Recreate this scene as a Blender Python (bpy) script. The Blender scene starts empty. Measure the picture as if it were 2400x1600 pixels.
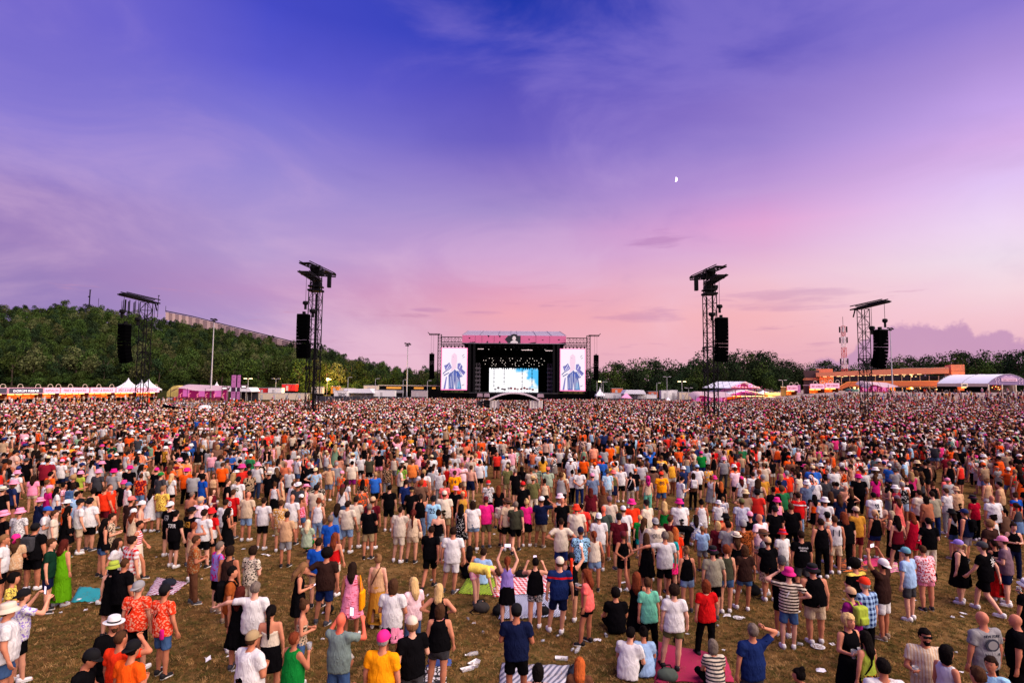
import bpy, bmesh, math, random
import numpy as np
from mathutils import Vector, Matrix, Euler
R = math.radians
random.seed(11); RNG = np.random.default_rng(11)
SC = bpy.context.scene
COL = SC.collection
# ------------------------------------------------------------------ camera
CAM_H = 5.9; FPX = 1333.0; PITCH = math.atan(100/1333); ROLL = R(.48)
cd = bpy.data.cameras.new('camera'); cam = bpy.data.objects.new('camera', cd); COL.objects.link(cam)
cd.sensor_width = 36; cd.lens = FPX/2400*36; cd.clip_start = .1; cd.clip_end = 9000
RM = Matrix.Rotation(math.pi/2+PITCH, 3, 'X') @ Matrix.Rotation(ROLL, 3, 'Z')
cam.matrix_world = Matrix.Translation((0, 0, CAM_H)) @ RM.to_4x4()
SC.camera = cam
def ray(px, py):
	return RM @ Vector(((px-1200)/FPX, -(py-800)/FPX, -1))
def at(px, py, Y):
	"""the point of the place at depth Y that the survey sighting (px, py) runs through"""
	d = ray(px, py); t = Y/d.y
	return Vector((d.x*t, Y, CAM_H+d.z*t))
# ------------------------------------------------------------------ light
SUN_AZ, SUN_EL = R(118), R(46)          # the afterglow, to the right of the field
sd = bpy.data.lights.new('sun', 'SUN'); sun = bpy.data.objects.new('sun', sd); COL.objects.link(sun)
sd.energy = 3.8; sd.angle = R(80); sd.color = (1, .83, .71)
_dir = Vector((math.sin(SUN_AZ)*math.cos(SUN_EL), math.cos(SUN_AZ)*math.cos(SUN_EL), math.sin(SUN_EL)))
sun.rotation_euler = _dir.to_track_quat('Z', 'Y').to_euler(); sun.location = _dir*60
SC.view_settings.view_transform = 'Standard'; SC.view_settings.look = 'None'
SC.view_settings.exposure = .88; SC.view_settings.gamma = 1; SC.view_settings.use_curve_mapping = False
SC.cycles.max_bounces = 5; SC.cycles.diffuse_bounces = 3; SC.cycles.glossy_bounces = 2; SC.cycles.transparent_max_bounces = 6
SC.cycles.use_denoising = True
SC.cycles.sample_clamp_indirect = 4

def lin(c):
	return tuple(((v/255)/12.92 if v/255 <= .04045 else ((v/255+.055)/1.055)**2.4) for v in c)
# ------------------------------------------------------------------ sky
SKY_COLS = [  # horizontal position (sine of the azimuth), rows (sighting row, colour of the air there)
 (-.65, 60, [(0,(116,103,206)),(150,(124,111,208)),(300,(138,123,212)),(380,(149,129,206)),(450,(150,121,190)),(550,(158,126,188)),(650,(150,122,184)),(720,(146,120,184)),(880,(150,120,180))]),
 (-.41, 600, [(0,(70,74,200)),(150,(94,91,209)),(280,(128,118,212)),(420,(158,140,212)),(520,(174,150,210)),(600,(182,154,207)),(680,(191,146,196)),(750,(182,150,200)),(880,(200,150,190))]),
 (0, 1200, [(0,(27,51,170)),(100,(50,62,184)),(230,(92,82,190)),(330,(110,95,195)),(400,(142,118,200)),(500,(170,144,205)),(600,(205,158,208)),(680,(229,158,188)),(740,(244,170,182)),(820,(238,176,194)),(890,(228,170,190))]),
 (.41, 1800, [(0,(75,74,186)),(120,(96,86,190)),(230,(138,114,200)),(330,(151,126,206)),(430,(186,146,214)),(520,(228,166,214)),(580,(227,176,214)),(650,(242,194,210)),(740,(247,182,188)),(820,(240,178,190)),(890,(228,168,188))]),
 (.65, 2350, [(0,(140,120,210)),(130,(170,141,216)),(250,(199,165,234)),(330,(219,177,235)),(420,(226,196,244)),(520,(240,215,244)),(600,(241,221,236)),(680,(247,215,224)),(750,(245,196,206)),(830,(232,175,190)),(890,(225,165,185))]),
]
def build_world():
	w = bpy.data.worlds.new('World'); SC.world = w; w.use_nodes = True
	nt = w.node_tree; nt.nodes.clear(); N = nt.nodes.new; L = nt.links.new
	def math_(op, a, b=None, c=None, clamp=False):
		n = N('ShaderNodeMath'); n.operation = op; n.use_clamp = clamp
		for i, v in enumerate((a, b, c)):
			if v is None: continue
			if isinstance(v, (int, float)): n.inputs[i].default_value = v
			else: L(v, n.inputs[i])
		return n.outputs[0]
	def mix(f, a, b):
		n = N('ShaderNodeMix'); n.data_type = 'RGBA'
		for v, i in ((f, 0), (a, 6), (b, 7)):
			if isinstance(v, (int, float)): n.inputs[i].default_value = v
			elif isinstance(v, tuple): n.inputs[i].default_value = v+(1,)
			else: L(v, n.inputs[i])
		return n.outputs[2]
	def maprange(v, a, b, c=0., d=1., smooth=True):
		n = N('ShaderNodeMapRange'); n.interpolation_type = 'SMOOTHSTEP' if smooth else 'LINEAR'
		L(v, n.inputs[0])
		for i, q in enumerate((a, b, c, d)): n.inputs[i+1].default_value = q
		return n.outputs[0]
	tc = N('ShaderNodeTexCoord'); sep = N('ShaderNodeSeparateXYZ'); L(tc.outputs['Generated'], sep.inputs[0])
	x, y, z = sep.outputs
	hyp = math_('SQRT', math_('ADD', math_('MULTIPLY', x, x), math_('ADD', math_('MULTIPLY', y, y), 1e-5)))
	s = math_('DIVIDE', x, hyp)
	ZM = .62
	zf = math_('DIVIDE', z, ZM, clamp=True)
	cols = []
	for sv, px, rows in SKY_COLS:
		rmp = N('ShaderNodeValToRGB'); L(zf, rmp.inputs[0]); cr = rmp.color_ramp; cr.interpolation = 'EASE' if False else 'LINEAR'
		st = sorted([(ray(px, py).normalized().z/ZM, c) for py, c in rows])
		while len(cr.elements) < len(st): cr.elements.new(.5)
		for e, (p, c) in zip(cr.elements, st):
			e.position = min(1, max(0, p))
		for e, (p, c) in zip(cr.elements, st):
			e.color = lin(c)+(1,)
		cols.append((sv, rmp.outputs[0]))
	base = cols[0][1]
	for (s0, _), (s1, c1) in zip(cols, cols[1:]):
		base = mix(maprange(s, s0, s1, smooth=False), base, c1)
	# thin high veils of cloud, brighter and pinker than the air behind
	mp = N('ShaderNodeMapping'); L(tc.outputs['Generated'], mp.inputs[0]); mp.inputs['Scale'].default_value = (1.5, 1.5, 3.6); mp.inputs['Rotation'].default_value = (.0, .28, .1)
	nz = N('ShaderNodeTexNoise'); L(mp.outputs[0], nz.inputs[0]); nz.inputs['Scale'].default_value = 1.9; nz.inputs['Detail'].default_value = 7; nz.inputs['Roughness'].default_value = .56; nz.inputs['Distortion'].default_value = .6
	veil = math_('MULTIPLY', maprange(nz.outputs[0], .43, .72), .5)
	base = mix(veil, base, mix(maprange(z, .05, .5), lin((250, 205, 222))[:3], lin((150, 128, 214))[:3]))
	dark = math_('MULTIPLY', maprange(nz.outputs[0], .46, .26), .13)
	base = mix(dark, base, mix(maprange(z, .03, .25), lin((205, 140, 178))[:3], lin((60, 60, 170))[:3]))
	# low purple streaks near the horizon
	mp2 = N('ShaderNodeMapping'); L(tc.outputs['Generated'], mp2.inputs[0]); mp2.inputs['Scale'].default_value = (5, 5, 42); mp2.inputs['Rotation'].default_value = (0, .06, 0)
	n2 = N('ShaderNodeTexNoise'); L(mp2.outputs[0], n2.inputs[0]); n2.inputs['Scale'].default_value = 1.5; n2.inputs['Detail'].default_value = 5; n2.inputs['Roughness'].default_value = .6
	band = math_('MULTIPLY', maprange(z, .03, .075), maprange(z, .2, .12))
	st = math_('MULTIPLY', math_('MULTIPLY', maprange(n2.outputs[0], .6, .74), band), .55)
	base = mix(st, base, lin((200, 140, 175))[:3])
	for bx, by, bw, bh, bs_ in ((1552, 560, 58, 17, .42), (1498, 740, 75, 15, .34), (1005, 728, 40, 6, .35), (1115, 735, 55, 6, .3), (1830, 700, 130, 22, .3)):
		d = ray(bx, by).normalized(); s0 = d.x/math.hypot(d.x, d.y)
		u = math_('DIVIDE', math_('SUBTRACT', s, s0), bw/1333); v = math_('DIVIDE', math_('SUBTRACT', z, d.z), bh/1333)
		q = math_('ADD', math_('ADD', math_('MULTIPLY', u, u), math_('MULTIPLY', v, v)), math_('MULTIPLY', math_('SUBTRACT', n2.outputs[0], .5), 8))
		base = mix(math_('MULTIPLY', math_('MULTIPLY', maprange(q, 1.5, -.6), bs_), maprange(y, -.1, .25)), base, lin((168, 108, 172))[:3])
	# bank of cumulus low on the right
	n3 = N('ShaderNodeTexNoise'); L(tc.outputs['Generated'], n3.inputs[0]); n3.inputs['Scale'].default_value = 26; n3.inputs['Detail'].default_value = 6; n3.inputs['Roughness'].default_value = .62
	tp = N('ShaderNodeFloatCurve'); L(math_('MULTIPLY_ADD', s, .5, .5), tp.inputs[1])
	cv = tp.mapping.curves[0]
	prof = [(1900, 846), (1945, 834), (1990, 815), (2040, 790), (2056, 758), (2150, 748), (2260, 750), (2290, 778), (2345, 768), (2375, 792), (2400, 792)]
	pts = []
	for px, py in prof:
		d = ray(px, py).normalized(); sv = d.x/math.hypot(d.x, d.y)
		pts.append((sv*.5+.5, d.z*5))
	pts = [(0, 0), (pts[0][0]-.03, 0)]+pts+[(.9, pts[-1][1]*.8), (1, .1)]
	cv.points[0].location = pts[0]; cv.points[1].location = pts[-1]
	for p in pts[1:-1]: cv.points.new(*p)
	tp.mapping.update()
	top = math_('ADD', math_('MULTIPLY', tp.outputs[0], .2), math_('MULTIPLY', math_('SUBTRACT', n3.outputs[0], .5), .062))
	dlt = math_('SUBTRACT', top, z)
	msk = math_('MULTIPLY', math_('MULTIPLY', maprange(dlt, 0, .011), maprange(s, .42, .5)), maprange(dlt, .14, .01, .5, .85))
	msk = math_('MULTIPLY', msk, maprange(y, -.1, .25))
	base = mix(msk, base, lin((196, 146, 186))[:3])
	# the physical twilight sky adds its faint share
	sk = N('ShaderNodeTexSky'); sk.sky_type = 'NISHITA'; sk.sun_disc = False; sk.sun_elevation = SUN_EL; sk.sun_rotation = SUN_AZ
	b1 = N('ShaderNodeBackground'); L(base, b1.inputs[0]); b1.inputs[1].default_value = .53
	b2 = N('ShaderNodeBackground'); L(sk.outputs[0], b2.inputs[0]); b2.inputs[1].default_value = .002
	ad = N('ShaderNodeAddShader'); L(b1.outputs[0], ad.inputs[0]); L(b2.outputs[0], ad.inputs[1])
	out = N('ShaderNodeOutputWorld'); L(ad.outputs[0], out.inputs[0])
build_world()
# ------------------------------------------------------------------ helpers
def tag(o, label=None, cat=None, group=None, kind=None):
	if label: o['label'] = label
	if cat: o['category'] = cat
	if group: o['group'] = group
	if kind: o['kind'] = kind
	return o
def empty(name, loc=(0, 0, 0), rz=0, label=None, cat=None, group=None):
	o = bpy.data.objects.new(name, None); COL.objects.link(o); o.location = loc; o.rotation_euler = (0, 0, rz); o.empty_display_size = .3
	return tag(o, label, cat, group)
def link(name, me, parent=None, loc=None, col=None):
	o = bpy.data.objects.new(name, me); COL.objects.link(o)
	if parent is not None: o.parent = parent
	if loc is not None: o.location = loc
	if col is not None: o.color = tuple(col[:3])+(1,)
	return o
class MB:
	"""collects boxes, bars, tubes, lathes into one mesh"""
	def __init__(s): s.v = []; s.f = []; s.m = []
	def add(s, vs, fs, mi=0):
		b = len(s.v); s.v += [tuple(v) for v in vs]; s.f += [tuple(i+b for i in f) for f in fs]; s.m += [mi]*len(fs); return s
	def box(s, x0, x1, y0, y1, z0, z1, mi=0):
		return s.add([(x0,y0,z0),(x1,y0,z0),(x1,y1,z0),(x0,y1,z0),(x0,y0,z1),(x1,y0,z1),(x1,y1,z1),(x0,y1,z1)],
			  [(0,3,2,1),(4,5,6,7),(0,1,5,4),(1,2,6,5),(2,3,7,6),(3,0,4,7)], mi)
	def bar(s, a, b, r, n=4, mi=0, r2=None):
		a = Vector(a); b = Vector(b); d = b-a
		if d.length < 1e-6: return s
		q = d.to_track_quat('Z', 'Y'); r2 = r if r2 is None else r2
		vs = []
		for p, rr in ((a, r), (b, r2)):
			for i in range(n):
				t = 2*math.pi*(i+.5)/n; vs.append(p+q @ Vector((math.cos(t)*rr, math.sin(t)*rr, 0)))
		fs = [(i, (i+1) % n, n+(i+1) % n, n+i) for i in range(n)]+[tuple(range(n-1, -1, -1)), tuple(range(n, 2*n))]
		return s.add(vs, fs, mi)
	def path(s, pts, r, n=6, mi=0):
		for a, b in zip(pts, pts[1:]): s.bar(a, b, r, n, mi)
		return s
	def lathe(s, prof, n=16, c=(0, 0, 0), mi=0, sx=1, sy=1):
		vs = []; fs = []
		for r, z in prof:
			for i in range(n):
				t = 2*math.pi*i/n; vs.append((c[0]+math.cos(t)*r*sx, c[1]+math.sin(t)*r*sy, c[2]+z))
		for k in range(len(prof)-1):
			for i in range(n):
				a = k*n+i; b = k*n+(i+1) % n; fs.append((a, b, b+n, a+n))
		return s.add(vs, fs, mi)
	def prism(s, poly, y0, y1, mi=0):
		"""polygon in x,z (counter-clockwise seen from -y) extruded along y"""
		n = len(poly)
		vs = [(x, y0, z) for x, z in poly]+[(x, y1, z) for x, z in poly]
		fs = [tuple(range(n)), tuple(range(2*n-1, n-1, -1))]+[(i, i+n, (i+1) % n+n, (i+1) % n) for i in range(n)]
		return s.add(vs, fs, mi)
	def mesh(s, name, mats, smooth=False):
		me = bpy.data.meshes.new(name); me.from_pydata(s.v, [], s.f)
		for m in (mats if isinstance(mats, (list, tuple)) else [mats]): me.materials.append(m)
		if any(s.m): me.polygons.foreach_set('material_index', s.m)
		if smooth: me.polygons.foreach_set('use_smooth', [True]*len(s.f))
		me.update(); return me
	def build(s, name, mats, parent=None, loc=None, smooth=False, col=None):
		return link(name, s.mesh(name, mats, smooth), parent, loc, col)
# ------------------------------------------------------------------ materials
def newmat(name):
	m = bpy.data.materials.new(name); m.use_nodes = True
	nt = m.node_tree; b = nt.nodes['Principled BSDF']
	return m, nt, b, nt.nodes.new, nt.links.new
def mixc(nt, f, a, b, mode='MIX'):
	n = nt.nodes.new('ShaderNodeMix'); n.data_type = 'RGBA'; n.blend_type = mode
	for v, i in ((f, 0), (a, 6), (b, 7)):
		if isinstance(v, (int, float)): n.inputs[i].default_value = v
		elif isinstance(v, tuple): n.inputs[i].default_value = v[:3]+(1,)
		else: nt.links.new(v, n.inputs[i])
	return n.outputs[2]
def plain(name, srgb, rough=.6, metal=0, var=.18, scale=2.5, emit=None, strength=0, spec=.5):
	m, nt, b, N, L = newmat(name)
	c = lin(srgb)
	nz = N('ShaderNodeTexNoise'); tc = N('ShaderNodeTexCoord'); L(tc.outputs['Object'], nz.inputs[0])
	nz.inputs['Scale'].default_value = scale; nz.inputs['Detail'].default_value = 5
	L(mixc(nt, nz.outputs[0], tuple(v*(1-var) for v in c), tuple(min(.9, v*(1+var)) for v in c)), b.inputs['Base Color'])
	b.inputs['Roughness'].default_value = rough; b.inputs['Metallic'].default_value = metal; b.inputs['Specular IOR Level'].default_value = spec
	if emit:
		b.inputs['Emission Color'].default_value = lin(emit)+(1,); b.inputs['Emission Strength'].default_value = strength
	return m
def glow(name, srgb, strength, base=1):
	m, nt, b, N, L = newmat(name)
	b.inputs['Base Color'].default_value = tuple(v*base for v in lin(srgb))+(1,)
	b.inputs['Emission Color'].default_value = lin(srgb)+(1,); b.inputs['Emission Strength'].default_value = strength
	return m
M = {}
M['black'] = plain('black_steel', (12, 12, 14), .7, 0, spec=.1)
M['truss'] = plain('dark_truss', (16, 16, 18), .7, 0, spec=.1)
M['speaker'] = plain('speaker_black', (4, 4, 5), .9, spec=0)
M['alu'] = plain('aluminium', (150, 150, 155), .4, .7)
M['galv'] = plain('galvanised_steel', (165, 165, 168), .5, .3)
M['whitepvc'] = plain('white_tent_canvas', (222, 224, 230), .5, 0, .06)
M['white'] = plain('white_paint', (218, 216, 214), .5, 0, .08)
M['cream'] = plain('cream_paint', (205, 190, 165), .6, 0, .1)
M['stagedark'] = plain('black_drape', (10, 10, 12), .9, spec=0)
M['fencecloth'] = plain('dark_fence_print', (42, 42, 50), .8, 0, .3, .6)
M['orangewall'] = plain('terracotta_plaster', (228, 142, 100), .75, 0, .1, .8)
M['redpaint'] = plain('red_paint', (200, 30, 28), .5)
M['glass'] = plain('dark_window_glass', (20, 20, 24), .12)
# ------------------------------------------------------------------ ground and hill
HILL = [(-200, 720), (0, 716), (60, 712), (150, 706), (210, 711), (270, 722), (330, 728), (390, 739), (470, 749), (540, 764), (620, 783), (700, 804), (745, 812), (765, 802), (790, 816), (830, 830), (900, 846), (1000, 862), (1100, 875), (1250, 892), (1450, 905), (2600, 915)]
TREE_H = 9.5
def ridge_depth(px): return 330-max(0, min(1, (px-500)/500))*60
_rx = []; _rz = []
for px, py in HILL:
	p = at(px, py, ridge_depth(px)); _rx.append(p.x/p.y); _rz.append(max(0, p.z-TREE_H))
_rx = np.array(_rx); _rz = np.array(_rz)
def smooth(a, b, v):
	t = np.clip((v-a)/(b-a), 0, 1); return t*t*(3-2*t)
def ground_z(x, y):
	x = np.asarray(x, float); y = np.asarray(y, float)
	yy = np.maximum(y, 1)
	u = x/yy
	rz = np.interp(u, _rx, _rz)
	rd = 330-np.clip((u*1333+700)/500, 0, 1)*60
	hill = rz*smooth(190, 1, 0)*0+rz*np.where(y > 198, np.clip((y-198)/(rd-198), 0, 1)**.85, 0)
	hill = np.where(y > rd, rz*np.clip(1-(y-rd)/900, .2, 1), hill)
	bank = 4.4*smooth(112, 168, y+.25*(x-90))*smooth(48, 100, x-(y-150)*.1)
	return np.where(y > 60, hill*(u < .2)+bank, 0.)
def gz(x, y): return float(ground_z(x, y))

def ground_material():
	m, nt, b, N, L = newmat('dry_trodden_grass')
	geo = N('ShaderNodeNewGeometry')
	def noise(sc, det=6, ro=.6):
		n = N('ShaderNodeTexNoise'); L(geo.outputs['Position'], n.inputs[0]); n.inputs['Scale'].default_value = sc; n.inputs['Detail'].default_value = det; n.inputs['Roughness'].default_value = ro
		return n.outputs[0]
	def ramp(v, a, b_):
		r = N('ShaderNodeMapRange'); L(v, r.inputs[0]); r.inputs[1].default_value = a; r.inputs[2].default_value = b_; return r.outputs[0]
	c = mixc(nt, ramp(noise(.55), .38, .64), lin((80, 58, 32)), lin((101, 72, 40)))
	c = mixc(nt, ramp(noise(.3), .5, .6), c, lin((122, 95, 57)))
	c = mixc(nt, ramp(noise(1.7), .5, .64), c, lin((49, 46, 24)))
	c = mixc(nt, ramp(noise(9, 8, .7), .45, .7), c, lin((124, 92, 53)))
	c = mixc(nt, ramp(noise(45, 4, .7), .52, .72), c, lin((40, 32, 19)))
	sep = N('ShaderNodeSeparateXYZ'); L(geo.outputs['Position'], sep.inputs[0])
	# the bare, sandy bank on the right
	bank = N('ShaderNodeMath'); bank.operation = 'MULTIPLY'
	L(ramp(sep.outputs[0], 58, 75), bank.inputs[0]); L(ramp(sep.outputs[1], 105, 125), bank.inputs[1])
	c = mixc(nt, bank.outputs[0], c, mixc(nt, noise(.8), lin((128, 112, 108)), lin((158, 140, 132))))
	far = N('ShaderNodeMath'); far.operation = 'MULTIPLY'
	L(ramp(sep.outputs[1], 172, 180), far.inputs[0]); L(ramp(sep.outputs[0], 70, 40), far.inputs[1])
	c = mixc(nt, far.outputs[0], c, mixc(nt, noise(.3), lin((30, 34, 18)), lin((52, 52, 28))))
	L(c, b.inputs['Base Color']); b.inputs['Roughness'].default_value = .95; b.inputs['Specular IOR Level'].default_value = 0
	bp = N('ShaderNodeBump'); bp.inputs['Strength'].default_value = .7; bp.inputs['Distance'].default_value = .04; L(noise(30, 6, .7), bp.inputs['Height']); L(bp.outputs[0], b.inputs['Normal'])
	return m
M['ground'] = ground_material()
def build_ground():
	xs = np.concatenate([np.linspace(-4000, -460, 12), np.arange(-440, 441, 8.), np.linspace(460, 4000, 12)])
	ys = np.concatenate([np.array([-60, -20, 0, 10, 20, 35, 50]), np.arange(60, 420, 6.), np.linspace(440, 5000, 16)])
	X, Y = np.meshgrid(xs, ys); Z = ground_z(X, Y)
	v = np.stack([X, Y, Z], -1).reshape(-1, 3); n = len(xs); mth = len(ys)
	f = [(j*n+i, j*n+i+1, (j+1)*n+i+1, (j+1)*n+i) for j in range(mth-1) for i in range(n-1)]
	me = bpy.data.meshes.new('ground'); me.from_pydata(v.tolist(), [], f); me.materials.append(M['ground'])
	me.polygons.foreach_set('use_smooth', [True]*len(f))
	return tag(link('ground', me), 'flat field of dry brown trodden grass rising into a hill', kind='structure')
build_ground()
# ------------------------------------------------------------------ trees
def leaf_material(name, dark, light):
	m, nt, b, N, L = newmat(name)
	oi = N('ShaderNodeObjectInfo'); geo = N('ShaderNodeNewGeometry')
	tc = N('ShaderNodeTexCoord')
	nz = N('ShaderNodeTexNoise'); L(tc.outputs['Object'], nz.inputs[0]); nz.inputs['Scale'].default_value = .55; nz.inputs['Detail'].default_value = 3
	at_ = N('ShaderNodeAttribute'); at_.attribute_name = 'tone'
	c = mixc(nt, at_.outputs['Fac'], lin(dark), lin(light))
	hv = N('ShaderNodeHueSaturation'); L(c, hv.inputs['Color'])
	def mr(v, a, b_):
		r = N('ShaderNodeMapRange'); L(v, r.inputs[0]); r.inputs[3].default_value = a; r.inputs[4].default_value = b_; return r.outputs[0]
	L(mr(oi.outputs['Random'], .482, .518), hv.inputs['Hue']); L(mr(oi.outputs['Random'], .72, 1.25), hv.inputs['Value'])
	L(mr(nz.outputs[0], .8, 1.1), hv.inputs['Saturation'])
	L(hv.outputs[0], b.inputs['Base Color']); b.inputs['Roughness'].default_value = .8; b.inputs['Specular IOR Level'].default_value = .02
	return m
M['leaf_a'] = leaf_material('hill_leaves', (30, 46, 18), (68, 86, 34))
M['leaf_b'] = leaf_material('dark_leaves', (22, 35, 21), (45, 62, 34))
M['leaf_c'] = leaf_material('willow_leaves', (58, 66, 36), (92, 96, 56))
M['bark'] = plain('bark', (70, 58, 46), .9)
def crown_mesh(name, seed, rx, rz, n, leaf, mat, lobes=9, conic=0):
	"""leaf clumps spread through lobes; local origin at the trunk's foot, crown centre at height rz*1.15"""
	r = np.random.default_rng(seed)
	vs = []; fs = []; tone = []
	cen = []
	for k in range(lobes):
		th = r.uniform(0, 2*math.pi); h = r.uniform(-.75, .85); q = math.sqrt(max(.05, 1-h*h*.8))*r.uniform(.25, .62)
		cen.append((math.cos(th)*q*rx, math.sin(th)*q*rx, rz*1.1+h*rz*.72, r.uniform(.34, .55)))
	cen.append((0, 0, rz*1.1, .62))
	cen = np.array(cen)
	for i in range(n):
		c = cen[r.integers(len(cen))]
		d = r.normal(size=3); d /= np.linalg.norm(d)
		if d[2] < -.5: d[2] *= -.6
		rad = c[3]*(r.uniform(.72, 1.08))
		p = np.array(c[:3])+d*np.array([rx, rx, rz*.85])*rad
		nrm = d+r.normal(size=3)*.55; nrm /= np.linalg.norm(nrm)
		a = np.cross(nrm, r.normal(size=3)); a /= np.linalg.norm(a); bb = np.cross(nrm, a)
		s = leaf*r.uniform(.55, 1.25); b0 = len(vs)
		k = 4
		for j in range(k):
			t = 2*math.pi*j/k; q = s*r.uniform(.55, 1.1)
			vs.append(p+a*math.cos(t)*q+bb*math.sin(t)*q*.8+nrm*r.uniform(-.25, .25)*s)
		fs.append(tuple(range(b0, b0+k)))
		tn = r.uniform(0, 1); tone += [tn]*k
	me = bpy.data.meshes.new(name); me.from_pydata([tuple(map(float, v)) for v in vs], [], fs)
	a = me.attributes.new('tone', 'FLOAT', 'POINT'); a.data.foreach_set('value', tone)
	me.materials.append(mat); return me
def trunk_mesh(name, h, r, seed):
	rr = random.Random(seed); b = MB(); top = Vector((rr.uniform(-.2, .2), rr.uniform(-.2, .2), h*.62))
	b.bar((0, 0, -.4), top, r, 7, r2=r*.55)
	for k in range(5):
		t = 2*math.pi*k/5+rr.random(); b.bar(top*(.6+.08*k), top+Vector((math.cos(t)*h*.22, math.sin(t)*h*.22, h*rr.uniform(.12, .32))), r*.4, 5, r2=r*.12)
	return b.mesh(name, M['bark'])
HILLC = [crown_mesh('crown', 100+k, *a) for k, a in enumerate([(3.4, 4.2, 1150, .29, M['leaf_a'], 8), (3.0, 4.8, 1150, .29, M['leaf_a'], 9), (3.9, 4.2, 1200, .3, M['leaf_a'], 10), (3.2, 4.4, 1100, .29, M['leaf_b'], 8), (2.7, 5.0, 1050, .28, M['leaf_b'], 8), (3.6, 4.6, 1150, .3, M['leaf_c'], 9)])]
BIGC = [crown_mesh('crown', 200+k, *a) for k, a in enumerate([(5.0, 6.6, 1700, .36, M['leaf_b'], 12), (4.4, 7.2, 1600, .35, M['leaf_b'], 13), (5.6, 6.2, 1800, .37, M['leaf_a'], 13), (4.8, 7.6, 1700, .36, M['leaf_b'], 15)])]
TRK = [trunk_mesh('trunk', 9, .22, k) for k in range(3)]; BTRK = [trunk_mesh('trunk', 13, .34, 9+k) for k in range(2)]
def put_tree(name, x, y, s, crown, trunk, label, group, sz=1.0):
	e = empty(name, (x, y, gz(x, y)-.15), random.uniform(0, 6.28), label, 'tree', group)
	e.scale = (s, s, s*sz)
	link('crown', crown, e); link('trunk', trunk, e)
	return e
def plant_trees():
	# right-hand wood: skyline rows as surveyed, one bearing per tree
	sky = [(1388, 862), (1402, 850), (1424, 846), (1446, 842), (1468, 848), (1488, 840), (1508, 836), (1530, 834), (1548, 846), (1566, 838), (1588, 840), (1604, 850), (1620, 834), (1640, 820), (1660, 826), (1680, 832), (1702, 822), (1722, 816), (1744, 822), (1766, 818), (1788, 816), (1802, 824), (1822, 838), (1840, 846), (1858, 852), (1876, 858), (1900, 854), (1926, 850), (1950, 848), (1976, 852), (2002, 856), (2030, 850), (2056, 848), (2082, 842), (2108, 836), (2134, 830), (2160, 828), (2190, 826), (2220, 820), (2248, 818), (2274, 820), (2300, 816), (2328, 820), (2356, 818), (2384, 816), (2408, 818)]
	cnt = {}
	def nth(px):
		k, w = [(a, b) for a, b in ((1380, 'right of the stage wing'), (1668, 'right of the inner lattice tower'), (1862, 'right of the small pink banners'), (2040, 'right of the outer lattice mast'), (2262, 'right of the orange building')) if px >= a][-1]
		cnt[k] = cnt.get(k, 0)+1
		return '%s one %s' % ('first second third fourth fifth sixth seventh eighth ninth tenth eleventh twelfth thirteenth fourteenth fifteenth sixteenth'.split()[cnt[k]-1], w)
	for i, (px, py) in enumerate(sky):
		Y = 232+12*math.sin(i*2.1)+(36 if px > 1880 else 0)
		py -= 8*(1838 < px < 2125); p = at(px, py, Y); k = i % 4
		h = p.z-gz(p.x, p.y); s = h/(BIGC_H[k])
		put_tree('broadleaf_tree', p.x, p.y, max(.75, s), BIGC[k], BTRK[i % 2], 'tall skyline tree of the wood, %s' % nth(px), 'tall trees of the wood on the right')
	cnt.clear()
	low = [(1410, 880), (1450, 878), (1500, 872), (1545, 868), (1590, 870), (1640, 858), (1690, 852), (1735, 850), (1770, 838), (1790, 846), (1830, 862), (1868, 868), (1900, 870), (2120, 848), (2170, 846), (2220, 842), (2255, 842), (2290, 838), (2330, 848), (2370, 844), (2400, 846), (1870, 870), (1975, 874), (2060, 866)]
	for i, (px, py) in enumerate(low):
		Y = 212+6*math.sin(i*1.7)+(44 if px > 1860 else 0)
		p = at(px, py, Y); k = (i+1) % 4
		put_tree('broadleaf_tree', p.x, p.y, max(.6, (p.z-gz(p.x, p.y))/BIGC_H[k]), BIGC[k], BTRK[i % 2], 'lower rounded tree at the wood\'s edge, %s' % nth(px), 'lower trees at the edge of the wood on the right', 1.0)
	# hill: rows of trees from foot to ridge
	spots = []
	rr = np.random.default_rng(5)
	foot = []
	px = -60
	while px < 1010:
		foot.append((px, 209+rr.uniform(-3, 5))); px += rr.uniform(17, 30)
	for q, (px, Y) in enumerate(foot):
		p = at(px, 900, Y); spots.append((p.x, Y, rr.uniform(1.0, 1.45)))
	Y = 214.
	while Y < 332:
		step = 3.6+.012*(Y-214)
		px = -80+rr.uniform(0, 20)
		while px < 1040:
			p = at(px, 850, Y)
			if Y < ridge_depth(px)+4:
				spots.append((p.x+rr.uniform(-1.5, 1.5), Y+rr.uniform(-2, 2), rr.uniform(.58, 1.02)))
			px += rr.uniform(.8, 1.25)*1333*5.2/Y
		Y += step
	# ridge line proper
	for px in np.arange(-80, 1010, 15.):
		p = at(px, 820, ridge_depth(px)); spots.append((p.x, p.y, rr.uniform(.75, 1.1)))
	spots.sort(key=lambda s: s[1])
	vis = []
	for i, s_ in enumerate(spots): vis.append(s_)
	one = [s for i, s in enumerate(vis) if i < 60 or (i*7) % 10 < 3][:190]
	ids = set(id(s) for s in one); rest = [s for s in vis if id(s) not in ids]
	rows = []
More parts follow.
